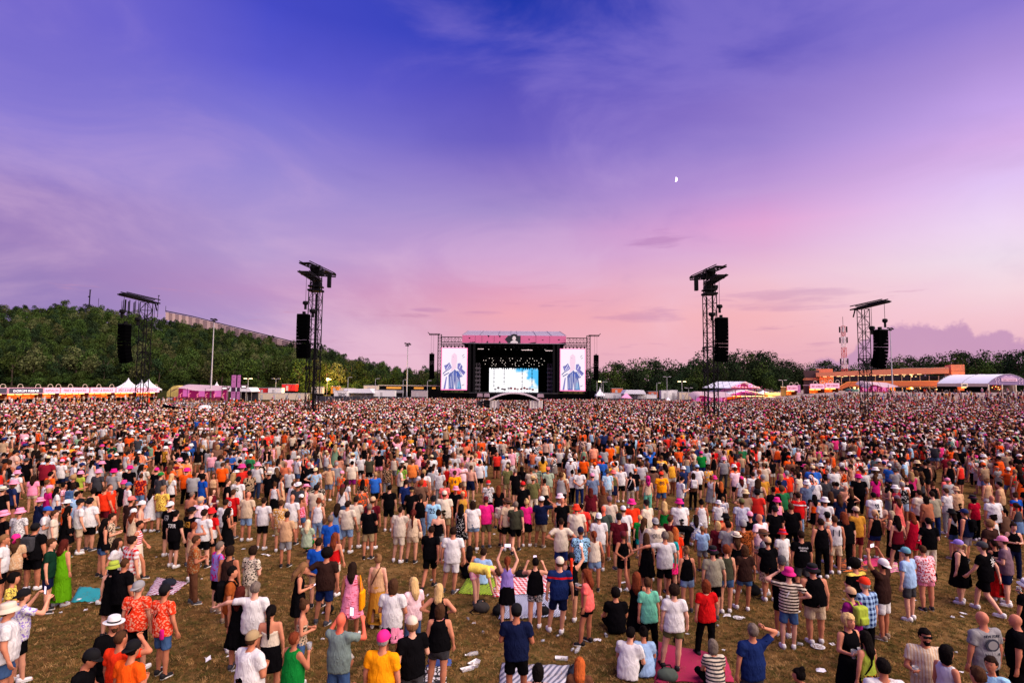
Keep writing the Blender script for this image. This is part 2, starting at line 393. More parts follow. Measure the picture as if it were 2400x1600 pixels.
	for i, (x, y, s) in enumerate(one):
		k = [0, 1, 2, 3, 0, 5, 4, 2, 1, 3, 0, 5][(i*5) % 12]; px = 1200+1333*x/y
		zone = 'hill foot' if y < 214 else ('lower slope' if y < 246 else 'upper slope')
		what = ['olive green', 'tall olive green', 'broad olive green', 'dark green', 'slender dark green', 'pale willow green'][k]
		where = 'left of the lattice mast' if px < 325 else 'between lattice mast and floodlight' if px < 500 else 'between floodlight and inner tower' if px < 730 else 'right of the inner tower'
		rows.append((px, x, y, s, k, i, zone, what, where))
	bins = {}
	for px, x, y, s, k, i, zone, what, where in sorted(rows):
		q = bins[what, zone, where] = bins.get((what, zone, where), 0)+1
		n = '' if q == 1 else ['', '', 'second ', 'third ', 'fourth ', 'fifth ', 'sixth ', 'seventh ', 'eighth ', 'ninth ', 'tenth '][min(q, 10)]
		put_tree('hill_tree', x, y, s, HILLC[k], TRK[i % 3], '%s%s tree from the left, %s, %s' % (n or 'first ', what, zone, where), '%s trees on the wooded hill' % what)
	forest_from(rest)
BIGC_H = [max(v.co.z for v in me.vertices) for me in BIGC]
def instancer(name, pts, idx, rot, scl, sources, attrs=None, label=None):
	"""one object whose points each carry one of the source meshes"""
	me = bpy.data.meshes.new(name); me.from_pydata(pts, [], [])
	def fa(n, ty, data, key='value'):
		a = me.attributes.new(n, ty, 'POINT'); a.data.foreach_set(key, np.asarray(data, dtype=np.int32 if ty == 'INT' else np.float32).ravel())
	fa('pick', 'INT', idx); fa('turn', 'FLOAT_VECTOR', rot, 'vector'); fa('size', 'FLOAT_VECTOR', scl, 'vector')
	for n, d in (attrs or {}).items(): fa(n, 'FLOAT_COLOR', d, 'color')
	o = link(name, me)
	sc = bpy.data.collections.new(name+'_sources')
	for i, src in enumerate(sources):
		so = bpy.data.objects.new('%s_source_%03d' % (name, i), src); sc.objects.link(so)
	ng = bpy.data.node_groups.new(name+'_scatter', 'GeometryNodeTree')
	ng.interface.new_socket('Geometry', in_out='INPUT', socket_type='NodeSocketGeometry'); ng.interface.new_socket('Geometry', in_out='OUTPUT', socket_type='NodeSocketGeometry')
	N = ng.nodes.new; L = ng.links.new
	gi = N('NodeGroupInput'); go = N('NodeGroupOutput'); ip = N('GeometryNodeInstanceOnPoints'); ci = N('GeometryNodeCollectionInfo')
	ci.inputs['Collection'].default_value = sc; ci.inputs['Separate Children'].default_value = True; ci.inputs['Reset Children'].default_value = True
	def na(n, ty):
		q = N('GeometryNodeInputNamedAttribute'); q.data_type = ty; q.inputs['Name'].default_value = n; return q.outputs[0]
	L(gi.outputs[0], ip.inputs['Points']); L(ci.outputs[0], ip.inputs['Instance']); ip.inputs['Pick Instance'].default_value = True
	L(na('pick', 'INT'), ip.inputs['Instance Index']); L(na('turn', 'FLOAT_VECTOR'), ip.inputs['Rotation']); L(na('size', 'FLOAT_VECTOR'), ip.inputs['Scale'])
	L(ip.outputs[0], go.inputs[0])
	md = o.modifiers.new('scatter', 'NODES'); md.node_group = ng
	return tag(o, label, kind='stuff')
def forest_from(rest):
	pts = []; idx = []; rot = []; scl = []
	for i, (x, y, s) in enumerate(rest):
		pts.append((x, y, gz(x, y)-.15)); idx.append([0, 1, 2, 3, 0, 5, 4, 2, 1, 3][(i*7) % 10]); rot.append((0, 0, random.uniform(0, 6.28))); scl.append((s, s, s*random.uniform(.9, 1.15)))
	r2 = random.Random(12)
	for k in range(260):
		px = r2.uniform(-70, 1030); Y = r2.uniform(205, 212); p = at(px, 900, Y); s = r2.uniform(.45, .7)
		pts.append((p.x, Y, gz(p.x, Y)-1.3)); idx.append(r2.choice([0, 1, 3, 2])); rot.append((0, 0, r2.uniform(0, 6.28))); scl.append((s*1.3, s*1.3, s))
	# undergrowth and far rows behind the wood on the right
	rr = random.Random(8)
	for k in range(330):
		px = rr.uniform(1380, 2420); Y = rr.uniform(205, 285)+(46 if px > 1860 else 0)
		p = at(px, 880, Y); s = rr.uniform(.7, 1.15)
		pts.append((p.x, Y, gz(p.x, Y)-1.2)); idx.append(rr.choice([0, 3, 4, 3])); rot.append((0, 0, rr.uniform(0, 6.28))); scl.append((s*1.15, s*1.15, s))
	instancer('forest', pts, idx, rot, scl, HILLC, label='mass of further trees covering the hill and filling the wood')
plant_trees()
# ------------------------------------------------------------------ lettering
def text_mesh(s, w, h, mat, depth=.02, name='lettering', shear=0):
	"""letters w wide and h high, standing in x,z and facing -y, centred on the origin"""
	cu = bpy.data.curves.new(name, 'FONT'); cu.body = s; cu.align_x = 'CENTER'; cu.align_y = 'CENTER'; cu.extrude = depth; cu.resolution_u = 2; cu.shear = shear
	o = bpy.data.objects.new(name, cu); COL.objects.link(o)
	dg = bpy.context.evaluated_depsgraph_get(); me = bpy.data.meshes.new_from_object(o.evaluated_get(dg))
	bpy.data.objects.remove(o); bpy.data.curves.remove(cu)
	v = np.zeros(len(me.vertices)*3); me.vertices.foreach_get('co', v); v = v.reshape(-1, 3)
	lo = v.min(0); hi = v.max(0); c = (lo+hi)/2; sz = hi-lo
	q = np.stack([(v[:, 0]-c[0])/sz[0]*w, -(v[:, 2]), (v[:, 1]-c[1])/sz[1]*h], -1)
	me.vertices.foreach_set('co', q.ravel()); me.materials.clear(); me.materials.append(mat); me.update()
	return me
# ------------------------------------------------------------------ lattice
def lattice(b, p0, p1, w, r, bay, rd=None, up=(0, 1, 0), mi=0):
	"""square box truss from p0 to p1, w across"""
	p0 = Vector(p0); p1 = Vector(p1); d = (p1-p0); ln = d.length; d.normalize()
	a = d.cross(Vector(up)).normalized(); c = a.cross(d).normalized(); rd = rd or r*.55
	cs = [(-1, -1), (1, -1), (1, 1), (-1, 1)]
	P = lambda k, t: p0+d*t+a*(cs[k][0]*w/2)+c*(cs[k][1]*w/2)
	n = max(1, round(ln/bay))
	for k in range(4): b.bar(P(k, 0), P(k, ln), r, 4, mi)
	for i in range(n):
		t0 = ln*i/n; t1 = ln*(i+1)/n
		for k in range(4):
			k2 = (k+1) % 4
			b.bar(P(k, t1), P(k2, t1), rd, 4, mi)
			if (i+k) % 2: b.bar(P(k, t0), P(k2, t1), rd, 4, mi)
			else: b.bar(P(k2, t0), P(k, t1), rd, 4, mi)
	return b
def line_array(loc, n, w, h, dz, face, curve, label, group):
	"""hung column of loudspeaker cabinets; face = heading of the grilles, curve = total bend in degrees"""
	e = empty('line_array', loc, -R(face), label, 'speaker array', group)
	cab = MB().prism([(-w/2, -h/2), (w/2, -h/2), (w/2, h/2), (-w/2, h/2)], 0, dz)
	cab.box(-w/2-.03, -w/2, .05, dz-.05, -h*.35, h*.35); cab.box(w/2, w/2+.03, .05, dz-.05, -h*.35, h*.35)
	cab.box(-w*.12, w*.12, dz, dz+.05, -h*.4, h*.4)
	me = cab.mesh('cabinet', [M['speaker']])
	y = 0; z = -.25
	for k in range(n):
		t = R(curve)*(k/max(1, n-1))**2
		o = link('cabinet', me, e, (0, y, z)); o.rotation_euler = (-t, 0, 0)
		z -= h*1.035*math.cos(t); y -= h*1.035*math.sin(t)*.9
	fr = MB(); fr.box(-w*.45, w*.45, -.1, dz*1.1, -.06, .1); fr.box(-w*.1, w*.1, dz*.2, dz*.6, .1, .5)
	fr.build('flying_frame', M['black'], e)
	return e
def chain_motor(loc, top, label, r=.42):
	e = empty('chain_hoist', loc, 0, label, 'chain hoist', 'chain hoists above the speaker arrays')
	b = MB().lathe([(0, .55), (r*.8, .5), (r, .3), (r*.95, .1), (r*.5, -.05), (r*.42, -.1), (r*.42, -.7), (0, -.7)], 8, sx=1.1, sy=.8)
	b.build('motor_body', M['black'], e)
	MB().bar((0, 0, .5), Vector(top)-Vector(loc), .03, 4).build('chain', M['truss'], e)
	return e
# ------------------------------------------------------------------ the main stage
def build_stage():
	Y = 190.; k = Y/1333
	X = lambda px: at(px, 860, Y).x
	Zp = lambda py: 5.9+(900-py)*k
	cx = X(1204.5)
	st = empty('main_stage', (cx, Y, 0), 0, 'huge black festival main stage with pink fascia and grey sloping roof', 'stage')
	pink = plain('pink_fascia_print', (206, 106, 148), .6, 0, .1, .25); black = M['stagedark']
	roofm = plain('grey_roof_sheet', (150, 140, 156), .6, 0, .1, .3)
	hw = 17.4; z0, z1 = 19.6, 22.15
	# fascia panels with dark seams
	cuts = [-17.4, -13.0, -10.8, -6.7, -2.0, 2.1, 7.3, 11.9, 17.4]
	for a, b_ in zip(cuts, cuts[1:]):
		MB().box(a+.05, b_-.05, -.12, .1, z0, z1).build('fascia_panel', pink, st)
	MB().box(-hw, hw, .1, .5, z0-.1, z1-.02).build('fascia_frame', black, st)
	MB().box(-hw-.05, hw+.05, -.2, .3, z0-.22, z0-.02).build('fascia_rail', M['alu'], st)
	marks = MB()
	for x, z, w, h in ((-14.95, 21.2, .5, .32), (5.0, 20.9, .55, .3), (9.6, 20.7, .55, .24), (15.0, 20.85, .6, .3)): marks.box(x-w/2, x+w/2, -.15, -.122, z-h/2, z+h/2)
	for x0, x1 in ((-15.2, -13.1), (4.9, 7.2), (14.9, 17.3)): marks.prism([(x0, z0+.02), (x1, z0+.02), (x1, z0+.38), (x0+.3, z0+.14)], -.15, -.122)
	for x, up in ((-8.6, 1), (-9.0, -1), (-4.85, 1), (-4.85, -1)):
		zz = z1-.01 if up > 0 else z0+.01; marks.prism([(x-.35, zz), (x+.35, zz), (x+.1, zz-.75*up)][::1 if up < 0 else -1], -.15, -.122)
	marks.build('fascia_lettering', black, st)
	MB().prism([(-3.1, 20.85), (-2.0, 19.62), (2.08, 19.62), (2.08, 22.1), (-2.0, 22.1)], -.17, -.13).build('fascia_arrow', plain('dark_teal_print', (18, 34, 40), .6), st)
	em = MB(); em.prism([(math.cos(t)*1.35, 21.5+math.sin(t)*1.2) for t in np.linspace(0, 2*math.pi, 18)[:-1]], -.24, -.18)
	em.build('emblem_board', plain('emblem_black', (14, 22, 26), .6), st)
	hd = MB(); hd.prism([(math.cos(t)*.62, 21.2+math.sin(t)*.78) for t in np.linspace(0, 2*math.pi, 18)[:-1]], -.29, -.245)
	hd.prism([(-1.3, 19.55), (1.3, 19.55), (1.15, 20.1), (.5, 20.45), (-.5, 20.45), (-1.15, 20.1)], -.29, -.245)
	hd.build('emblem_figure', M['white'], st)
	# sloping roof sheets
	yr, zr, hr = 14., 24.95, 16.4
	ts = [-1, -.66, -.30, -.06, .06, .42, .72, 1]
	for a, b_ in zip(ts, ts[1:]):
		m = MB(); g = .06
		m.add([(a*hw+g, -.1, z1+.02), (b_*hw-g, -.1, z1+.02), (b_*hr-g, yr, zr), (a*hr+g, yr, zr), (a*hw+g, -.1, z1-.13), (b_*hw-g, -.1, z1-.13), (b_*hr-g, yr, zr-.15), (a*hr+g, yr, zr-.15)],
			  [(0, 1, 2, 3), (7, 6, 5, 4), (0, 4, 5, 1), (1, 5, 6, 2), (2, 6, 7, 3), (3, 7, 4, 0)])
		m.build('roof_sheet', roofm, st)
	rb = MB()
	for t in ts: rb.bar((t*hw, -.1, z1+.1), (t*hr, yr, zr+.1), .07)
	for q in (.25, .5, .75): rb.bar((-hw+(hw-hr)*q, yr*q, z1+(zr-z1)*q+.06), (hw-(hw-hr)*q, yr*q, z1+(zr-z1)*q+.06), .05)
	rb.build('roof_rib', M['alu'], st)
	MB().box(-hw, hw, .5, yr+8, z0-.25, z0-.05).build('roof_underside', black, st)
	sd = MB(); sd.box(-hw, -hw+.2, .5, yr+8, z0, z1-.3); sd.box(hw-.2, hw, .5, yr+8, z0, z1-.3); sd.box(-hr, hr, yr+7.8, yr+8, z0, zr)
	sd.build('roof_end', black, st)
	# stage house: side walls, back wall, deck
	wl = MB(); dz = 3.1
	wl.box(-16.6, -13.4, .6, 18, dz, z0-.25); wl.box(13.4, 16.6, .6, 18, dz, z0-.25); wl.box(-13.4, 13.4, 17.6, 18, dz, z0-.25)
	wl.build('stage_wall', black, st)
	MB().box(-14.6, 14.6, -3, 18, dz-.25, dz).build('stage_deck', plain('stage_floor', (34, 32, 36), .6), st)
	ap = MB(); ap.box(-29.5, 29.5, -.4, .4, 0, 2.9); ap.box(-14.6, 14.6, -3.2, -2.8, 0, 2.84); ap.box(-29.6, -24.6, -1.5, 3, 0, 3.9); ap.box(24.8, 29.6, -1.5, 3, 0, 3.9)
	ap.build('stage_skirt', black, st)
	rl = MB()
	for s in (-1, 1):
		rl.box(s*29-.05 if s < 0 else 15, -15 if s < 0 else 29.05, -.5, -.42, 2.75, 2.85)
	rl.build('skirt_rail', M['truss'], st)
	# portal columns either side of the opening
	pc = MB()
	for s in (-1, 1):
		pc.box(s*13.3-.35, s*13.3+.35, -.2, .5, dz, z0-.3); pc.box(s*14.9-.5, s*14.9+.5, -.2, .5, dz, z0-.3)
	pc.build('portal_column', M['black'], st)
	# towers, cross trusses, outriggers
	for s in (-1, 1):
		b = MB(); lattice(b, (s*24.9, 0, 0), (s*24.9, 0, 22.3), 1.1, .09, 1.1)
		b.build('tower_truss', M['truss'], st)
		b = MB(); lattice(b, (s*17.5, 0, 20.6), (s*24.4, 0, 20.6), 1.7, .09, 1.2); b.build('cross_truss', M['truss'], st)
		b = MB(); lattice(b, (s*16.5, 0, 18.85), (s*24.4, 0, 18.85), .7, .1, .9)
		for q in range(6): b.box(s*(17.3+q*1.25)-.22, s*(17.3+q*1.25)+.22, -.5, .0, 17.95, 18.5)
		b.build('lamp_truss', M['black'], st)
		b = MB(); lattice(b, (s*24.9, -.3, 22.3), (s*28.4, -.3, 22.3), .4, .09, .7); b.bar((s*28.2, -.3, 22.3), (s*28.9, -.3, 23), .15)
		b.build('outrigger', M['black'], st)
		b = MB()
		for q in (26.9, 27.7): b.bar((s*q, -.3, 22.3), (s*q, -.3, 15.9), .035)
		b.build('hoist_chain', M['truss'], st)
	# lighting bars inside
	hot = glow('stage_lamp_glow', (255, 240, 225), .8)
	for j, (zz, yy, n, half) in enumerate(((18.9, 1.5, 15, 12), (18.2, 4, 12, 11.5), (15.3, 8, 22, 11), (14.6, 9, 26, 11), (13.9, 10, 18, 10.5), (13.4, 11, 22, 10.5), (12.9, 12, 16, 9.5))):
		b = MB(); lattice(b, (-half, yy, zz), (half, yy, zz), .45, .06, 1.0); b.build('lighting_truss', M['truss'], st)
		b = MB(); g = MB()
		for q in range(n):
			x = -half+2*half*(q+.5)/n
			b.box(x-.2, x+.2, yy-.55, yy-.1, zz-.75, zz-.25)
			if (q*5+j*3) % 7 < 3 and j > 0: g.box(x-.12, x+.12, yy-.6, yy-.56, zz-.56, zz-.44)
		b.build('lamp_head', M['black'], st)
		if g.v: g.build('lamp_lens', hot, st)
	sl = MB()
	for x0, x1, z in ((-12.2, -10.2, 17.6), (2.5, 6.2, 17.35), (10.5, 13.2, 17.2)): sl.box(x0, x1, .45, .58, z-.07, z+.07)
	sl.build('strip_lamp', glow('strip_lamp_glow', (235, 215, 210), .5), st)
	for s in (-1, 1):   # side ladders of lamps in the wings
		b = MB(); lattice(b, (s*12.3, 6, dz), (s*12.3, 6, 13), 1.2, .09, 1.4)
		for q in range(6): b.box(s*12.3-.9, s*12.3+.9, 5.2, 5.6, 4+q*1.4, 4.5+q*1.4)
		b.build('wing_tower', plain('wing_tower_grey', (88, 84, 92), .5, .3), st)
	# video wall at the back
	vm, nt, bs, N, L = newmat('video_wall_picture')
	tc = N('ShaderNodeTexCoord'); nz = N('ShaderNodeTexNoise'); L(tc.outputs['Object'], nz.inputs[0]); nz.inputs['Scale'].default_value = .16; nz.inputs['Detail'].default_value = 6
	sp = N('ShaderNodeSeparateXYZ'); L(tc.outputs['Object'], sp.inputs[0])
	g1 = N('ShaderNodeMapRange'); L(sp.outputs[0], g1.inputs[0]); g1.inputs[1].default_value = -6; g1.inputs[2].default_value = 8; g1.inputs[3].default_value = -.1; g1.inputs[4].default_value = .12
	g2 = N('ShaderNodeMapRange'); L(sp.outputs[2], g2.inputs[0]); g2.inputs[1].default_value = -4; g2.inputs[2].default_value = 4; g2.inputs[3].default_value = -.1; g2.inputs[4].default_value = .1
	a = N('ShaderNodeMath'); L(nz.outputs[0], a.inputs[0]); L(g1.outputs[0], a.inputs[1]); a2 = N('ShaderNodeMath'); L(a.outputs[0], a2.inputs[0]); L(g2.outputs[0], a2.inputs[1])
	rp = N('ShaderNodeMapRange'); L(a2.outputs[0], rp.inputs[0]); rp.inputs[1].default_value = .56; rp.inputs[2].default_value = .66
	c = mixc(nt, rp.outputs[0], lin((250, 248, 252)), lin((70, 175, 226)))
	bs.inputs['Base Color'].default_value = (.02, .02, .02, 1); L(c, bs.inputs['Emission Color']); bs.inputs['Emission Strength'].default_value = .7
	vw = empty('video_wall', (cx, Y+13, 7.2), 0, 'bright white and blue video wall at the back of the stage', 'video wall')
	MB().box(-8.7, 8.7, 0, .4, -4.2, 4.4).build('wall_screen', vm, vw)
	MB().box(-8.85, 8.85, .41, .9, -4.3, 4.5).build('wall_frame', black, vw)
	fr = MB()
	for q in range(24):
		x = -8.6+q*.75
		if q % 5: fr.prism([(x-.3, 4.45), (x, 3.75), (x+.3, 4.45)], -.2, -.05)
	fr.build('fringe', black, vw)
	for x, n, od in ((-7.0, 13, 'first'), (-3.4, 11, 'second'), (3.0, 15, 'third'), (6.5, 12, 'fourth')):
		b = MB()
		b.bar((x, -.6, 4.0), (x, -.6, 4.0-.52*n), .03)
		for q in range(n): b.box(x-.22, x+.22, -.8, -.5, 3.75-q*.5, 3.95-q*.5+(.1 if q % 3 == 0 else 0))
		tag(b.build('lamp_string', M['truss'], None, (cx, Y+13, 7.2)), 'dark string of lamps before the video wall, %s from the left' % od, 'lamps', 'lamp strings in front of the video wall')
	# band gear on risers
	redg = plain('red_instrument', (135, 48, 42), .5); gr = plain('gear_grey', (98, 88, 90), .5)
	rr = random.Random(4)
	for q in range(13):
		x = -6.2+q*1.08+rr.uniform(-.2, .2); e = empty('stage_instrument', (cx+x, Y+6+rr.uniform(-1, 2), dz), 0, '%s from the left of the small %s instruments before the video wall' % ('first second third fourth fifth first second third fourth fifth sixth seventh eighth'.split()[q], 'red' if q > 4 else 'grey'), 'instrument', '%s instruments on the stage' % ('red' if q > 4 else 'grey'))
		h = rr.uniform(.9, 2.3)
		MB().bar((0, 0, 0), (0, 0, h), .07).bar((-.4, 0, 0), (.4, 0, 0), .05).build('stand', M['truss'], e)
		MB().box(-.42, .42, -.2, .25, h*.55, h*.55+rr.uniform(.35, .7)).lathe([(0, h+.05), (.3, h+.02), (.1, h)], 8).build('instrument_body', redg if q > 4 else gr, e)
	# tall side screens with the singer in a blue coat
	def screen(x0, x1, z0_, z1_, where):
		w = x1-x0; h = z1_-z0_
		e = empty('led_screen', ((x0+x1)/2, Y-.6, z0_), 0, 'tall bright screen showing a singer in a blue coat, on the stage\'s %s flank' % where, 'screen')
		fm = glow('screen_edge_pink', (235, 120, 170), .5)
		MB().box(-w/2, w/2, 0, .35, 0, h).build('screen_frame', fm, e)
		MB().box(-w/2+.22, w/2-.22, -.06, -.005, .3, h-.18).build('screen_picture', glow('screen_white', (248, 236, 248), .56, 0), e)
		S = lambda pts: [((u-.5)*w, v*h) for u, v in pts]
		def plate(nm, polys, col, d, st_=.62):
			m = MB()
			for p in polys:
				q = S(p); ar = sum(a[0]*b_[1]-b_[0]*a[1] for a, b_ in zip(q, q[1:]+q[:1]))
				m.prism(q if ar > 0 else q[::-1], -.07-d, -.063)
			m.build(nm, glow('screen_'+nm, col, st_, 0), e)
		plate('coat', [[(.28, .34), (.35, .41), (.52, .49), (.59, .45), (.70, .46), (.83, .32), (.72, .30), (.79, .02), (.56, .02), (.54, .22), (.50, .02), (.30, .02), (.29, .30)]], (86, 98, 160), .004)
		plate('coat_shadow', [[(.44, .36), (.53, .47), (.56, .34)], [(.60, .33), (.70, .34), (.68, .44), (.60, .43)], [(.33, .02), (.37, .02), (.37, .28), (.34, .28)]], (58, 84, 168), .008)
		plate('coat_teal_shadow', [[(.60, .02), (.78, .02), (.70, .22), (.63, .18)]], (66, 138, 186), .008)  # shadow on the coat, drawn as a teal piece of the screen picture
		plate('coat_tail', [[(.10, .02), (.17, .02), (.23, .31), (.19, .31)], [(.11, .58), (.22, .60), (.31, .655), (.35, .61), (.41, .53), (.31, .48), (.17, .47)], [(.63, .63), (.73, .64), (.82, .56), (.80, .50), (.94, .42), (.86, .35), (.72, .45), (.62, .51)]], (116, 112, 180), .006)
		plate('sleeve_fold', [[(.06, .39), (.20, .47), (.22, .46), (.08, .37)], [(.10, .35), (.30, .42), (.31, .40), (.12, .33)], [(.14, .44), (.28, .48), (.29, .47), (.16, .43)], [(.78, .46), (.92, .40), (.92, .415), (.79, .48)], [(.20, .56), (.26, .62), (.28, .61), (.22, .55)], [(.72, .58), (.80, .52), (.81, .535), (.73, .60)]], (72, 76, 140), .009)
		plate('crease', [[(u, .05), (u+.012, .05), (u+.012+dx, v), (u+dx, v)] for u, dx, v in ((.34, .02, .32), (.40, .03, .40), (.47, .01, .44), (.585, -.01, .40), (.64, -.02, .30), (.70, -.03, .26))]+[[(.36, .40), (.50, .47), (.50, .485), (.36, .415)], [(.66, .44), (.78, .33), (.79, .34), (.67, .455)], [(.20, .50), (.31, .62), (.32, .61), (.22, .49)], [(.68, .52), (.76, .62), (.77, .61), (.70, .51)], [(.24, .48), (.35, .56), (.36, .55), (.25, .475)]], (236, 232, 250), .011)
		plate('face', [[(.36, .42), (.42, .56), (.38, .66), (.40, .82), (.50, .88), (.60, .82), (.61, .68), (.58, .60), (.60, .52), (.52, .49)]], (246, 208, 230), .004, .56)
		plate('ink_drawing', [[(.80, .80), (.88, .84), (.87, .85), (.79, .81)], [(.82, .76), (.90, .78), (.89, .79), (.82, .772)], [(.80, .10), (.90, .13), (.89, .14), (.79, .115)], [(.44, .77), (.49, .775), (.48, .785), (.44, .78)]], (150, 130, 160), .004, .4)
		fl = MB()
		for q in range(5): fl.box(-w*.42+q*w*.2, -w*.42+q*w*.2+.4, -.9, -.4, -.75, -.3)
		fl.build('floor_lamp_row', M['black'], e)
	zt, zb = Zp(816.3), Zp(914.7)
	screen(X(1034.5), X(1095.5), zb, zt, 'left'); screen(X(1312), X(1371.5), zb, zt, 'right')
	# hung arrays on the outriggers
	for s, fc in ((-1, 186), (1, 174)):
		line_array((cx+s*27.3, Y-.3, 15.7), 14, 1.5, .56, .9, fc, 16, 'black speaker array hanging %s of the main stage' % ('left' if s < 0 else 'right'), 'speaker arrays beside the main stage')
	# small white arched stage among the crowd
	yb = 112.; kb = yb/1333; x0 = at(1146, 935, yb).x; x1 = at(1264, 935, yb).x; c = (x0+x1)/2; w = (x1-x0)/2
	e = empty('arched_stage', (c, yb, 0), 0, 'small white arched stage with pale curtains standing among the crowd', 'stage')
	zc, ze = 4.35, 3.0
	arc = [(w*t, ze+(zc-ze)*(1-t*t)) for t in np.linspace(-1, 1, 17)]
	m = MB(); m.prism([(x, z) for x, z in arc]+[(x*.97, z-.28) for x, z in reversed(arc)], -2.5, 2.5)
	m.build('arch_roof', plain('pale_arch_roof', (205, 192, 196), .5), e)
	MB().prism([(x*.96, z-.3) for x, z in reversed(arc)]+[(-w*.75, ze-.25), (w*.75, ze-.25)], 1.9, 2.1).build('arch_back', M['stagedark'], e)
	cu = MB()
	for s in (-1, 1):
		for q in range(9):
			x = s*(w*.62+q*.28); cu.lathe([(.17, .4), (.15, 1.6), (.17, ze-.25)], 7, c=(x, -2.0+.12*(q % 2), 0))
	cu.build('curtain', plain('pale_curtain', (214, 206, 200), .8), e)
	po = MB()
	for x in (-w*.93, -w*.6, w*.6, w*.93):
		for y in (-2.3, 2.3): po.bar((x, y, 0), (x, y, ze), .07)
	po.build('arch_post', M['alu'], e)
	MB().box(-w*.95, w*.95, -2.5, 2.5, .1, .85).build('arch_deck', M['black'], e)
	for x0p, w2, lab in ((1125, 1.0, 'leftmost'), (1141, 1.0, 'left inner'), (1266.5, 1.2, 'right')):
		x = at(x0p, 940, yb).x
		t = empty('camera_tower', (x, yb-.5, 0), 0, 'dark scaffold tower with a pink grey cap beside the arched stage, %s one' % lab, 'scaffold tower', 'scaffold towers beside the arched stage')
		b = MB(); lattice(b, (0, 0, 0), (0, 0, 3.4), w2, .05, .9); b.build('tower_frame', M['truss'], t)
		MB().box(-w2*.42, w2*.42, -w2*.42, w2*.42, .3, 2.6).build('tower_cloth', M['fencecloth'], t)
		MB().prism([(-w2*.55, 3.4), (w2*.55, 3.4), (w2*.45, 4.05), (-w2*.45, 4.05)], -w2*.5, w2*.5).build('tower_cap', plain('grey_pink_cover', (150, 128, 136), .7), t)
	s_ = MB()
	for q in range(3): s_.box(-.6, .6, -.4, .4, q*.95+.05, q*.95+.95)
	tag(s_.build('speaker_stack', M['black'], None, (at(1141, 945, yb-1.5).x, yb-1.8, 0)), 'black speaker stack left of the arched stage', 'speakers')
build_stage()
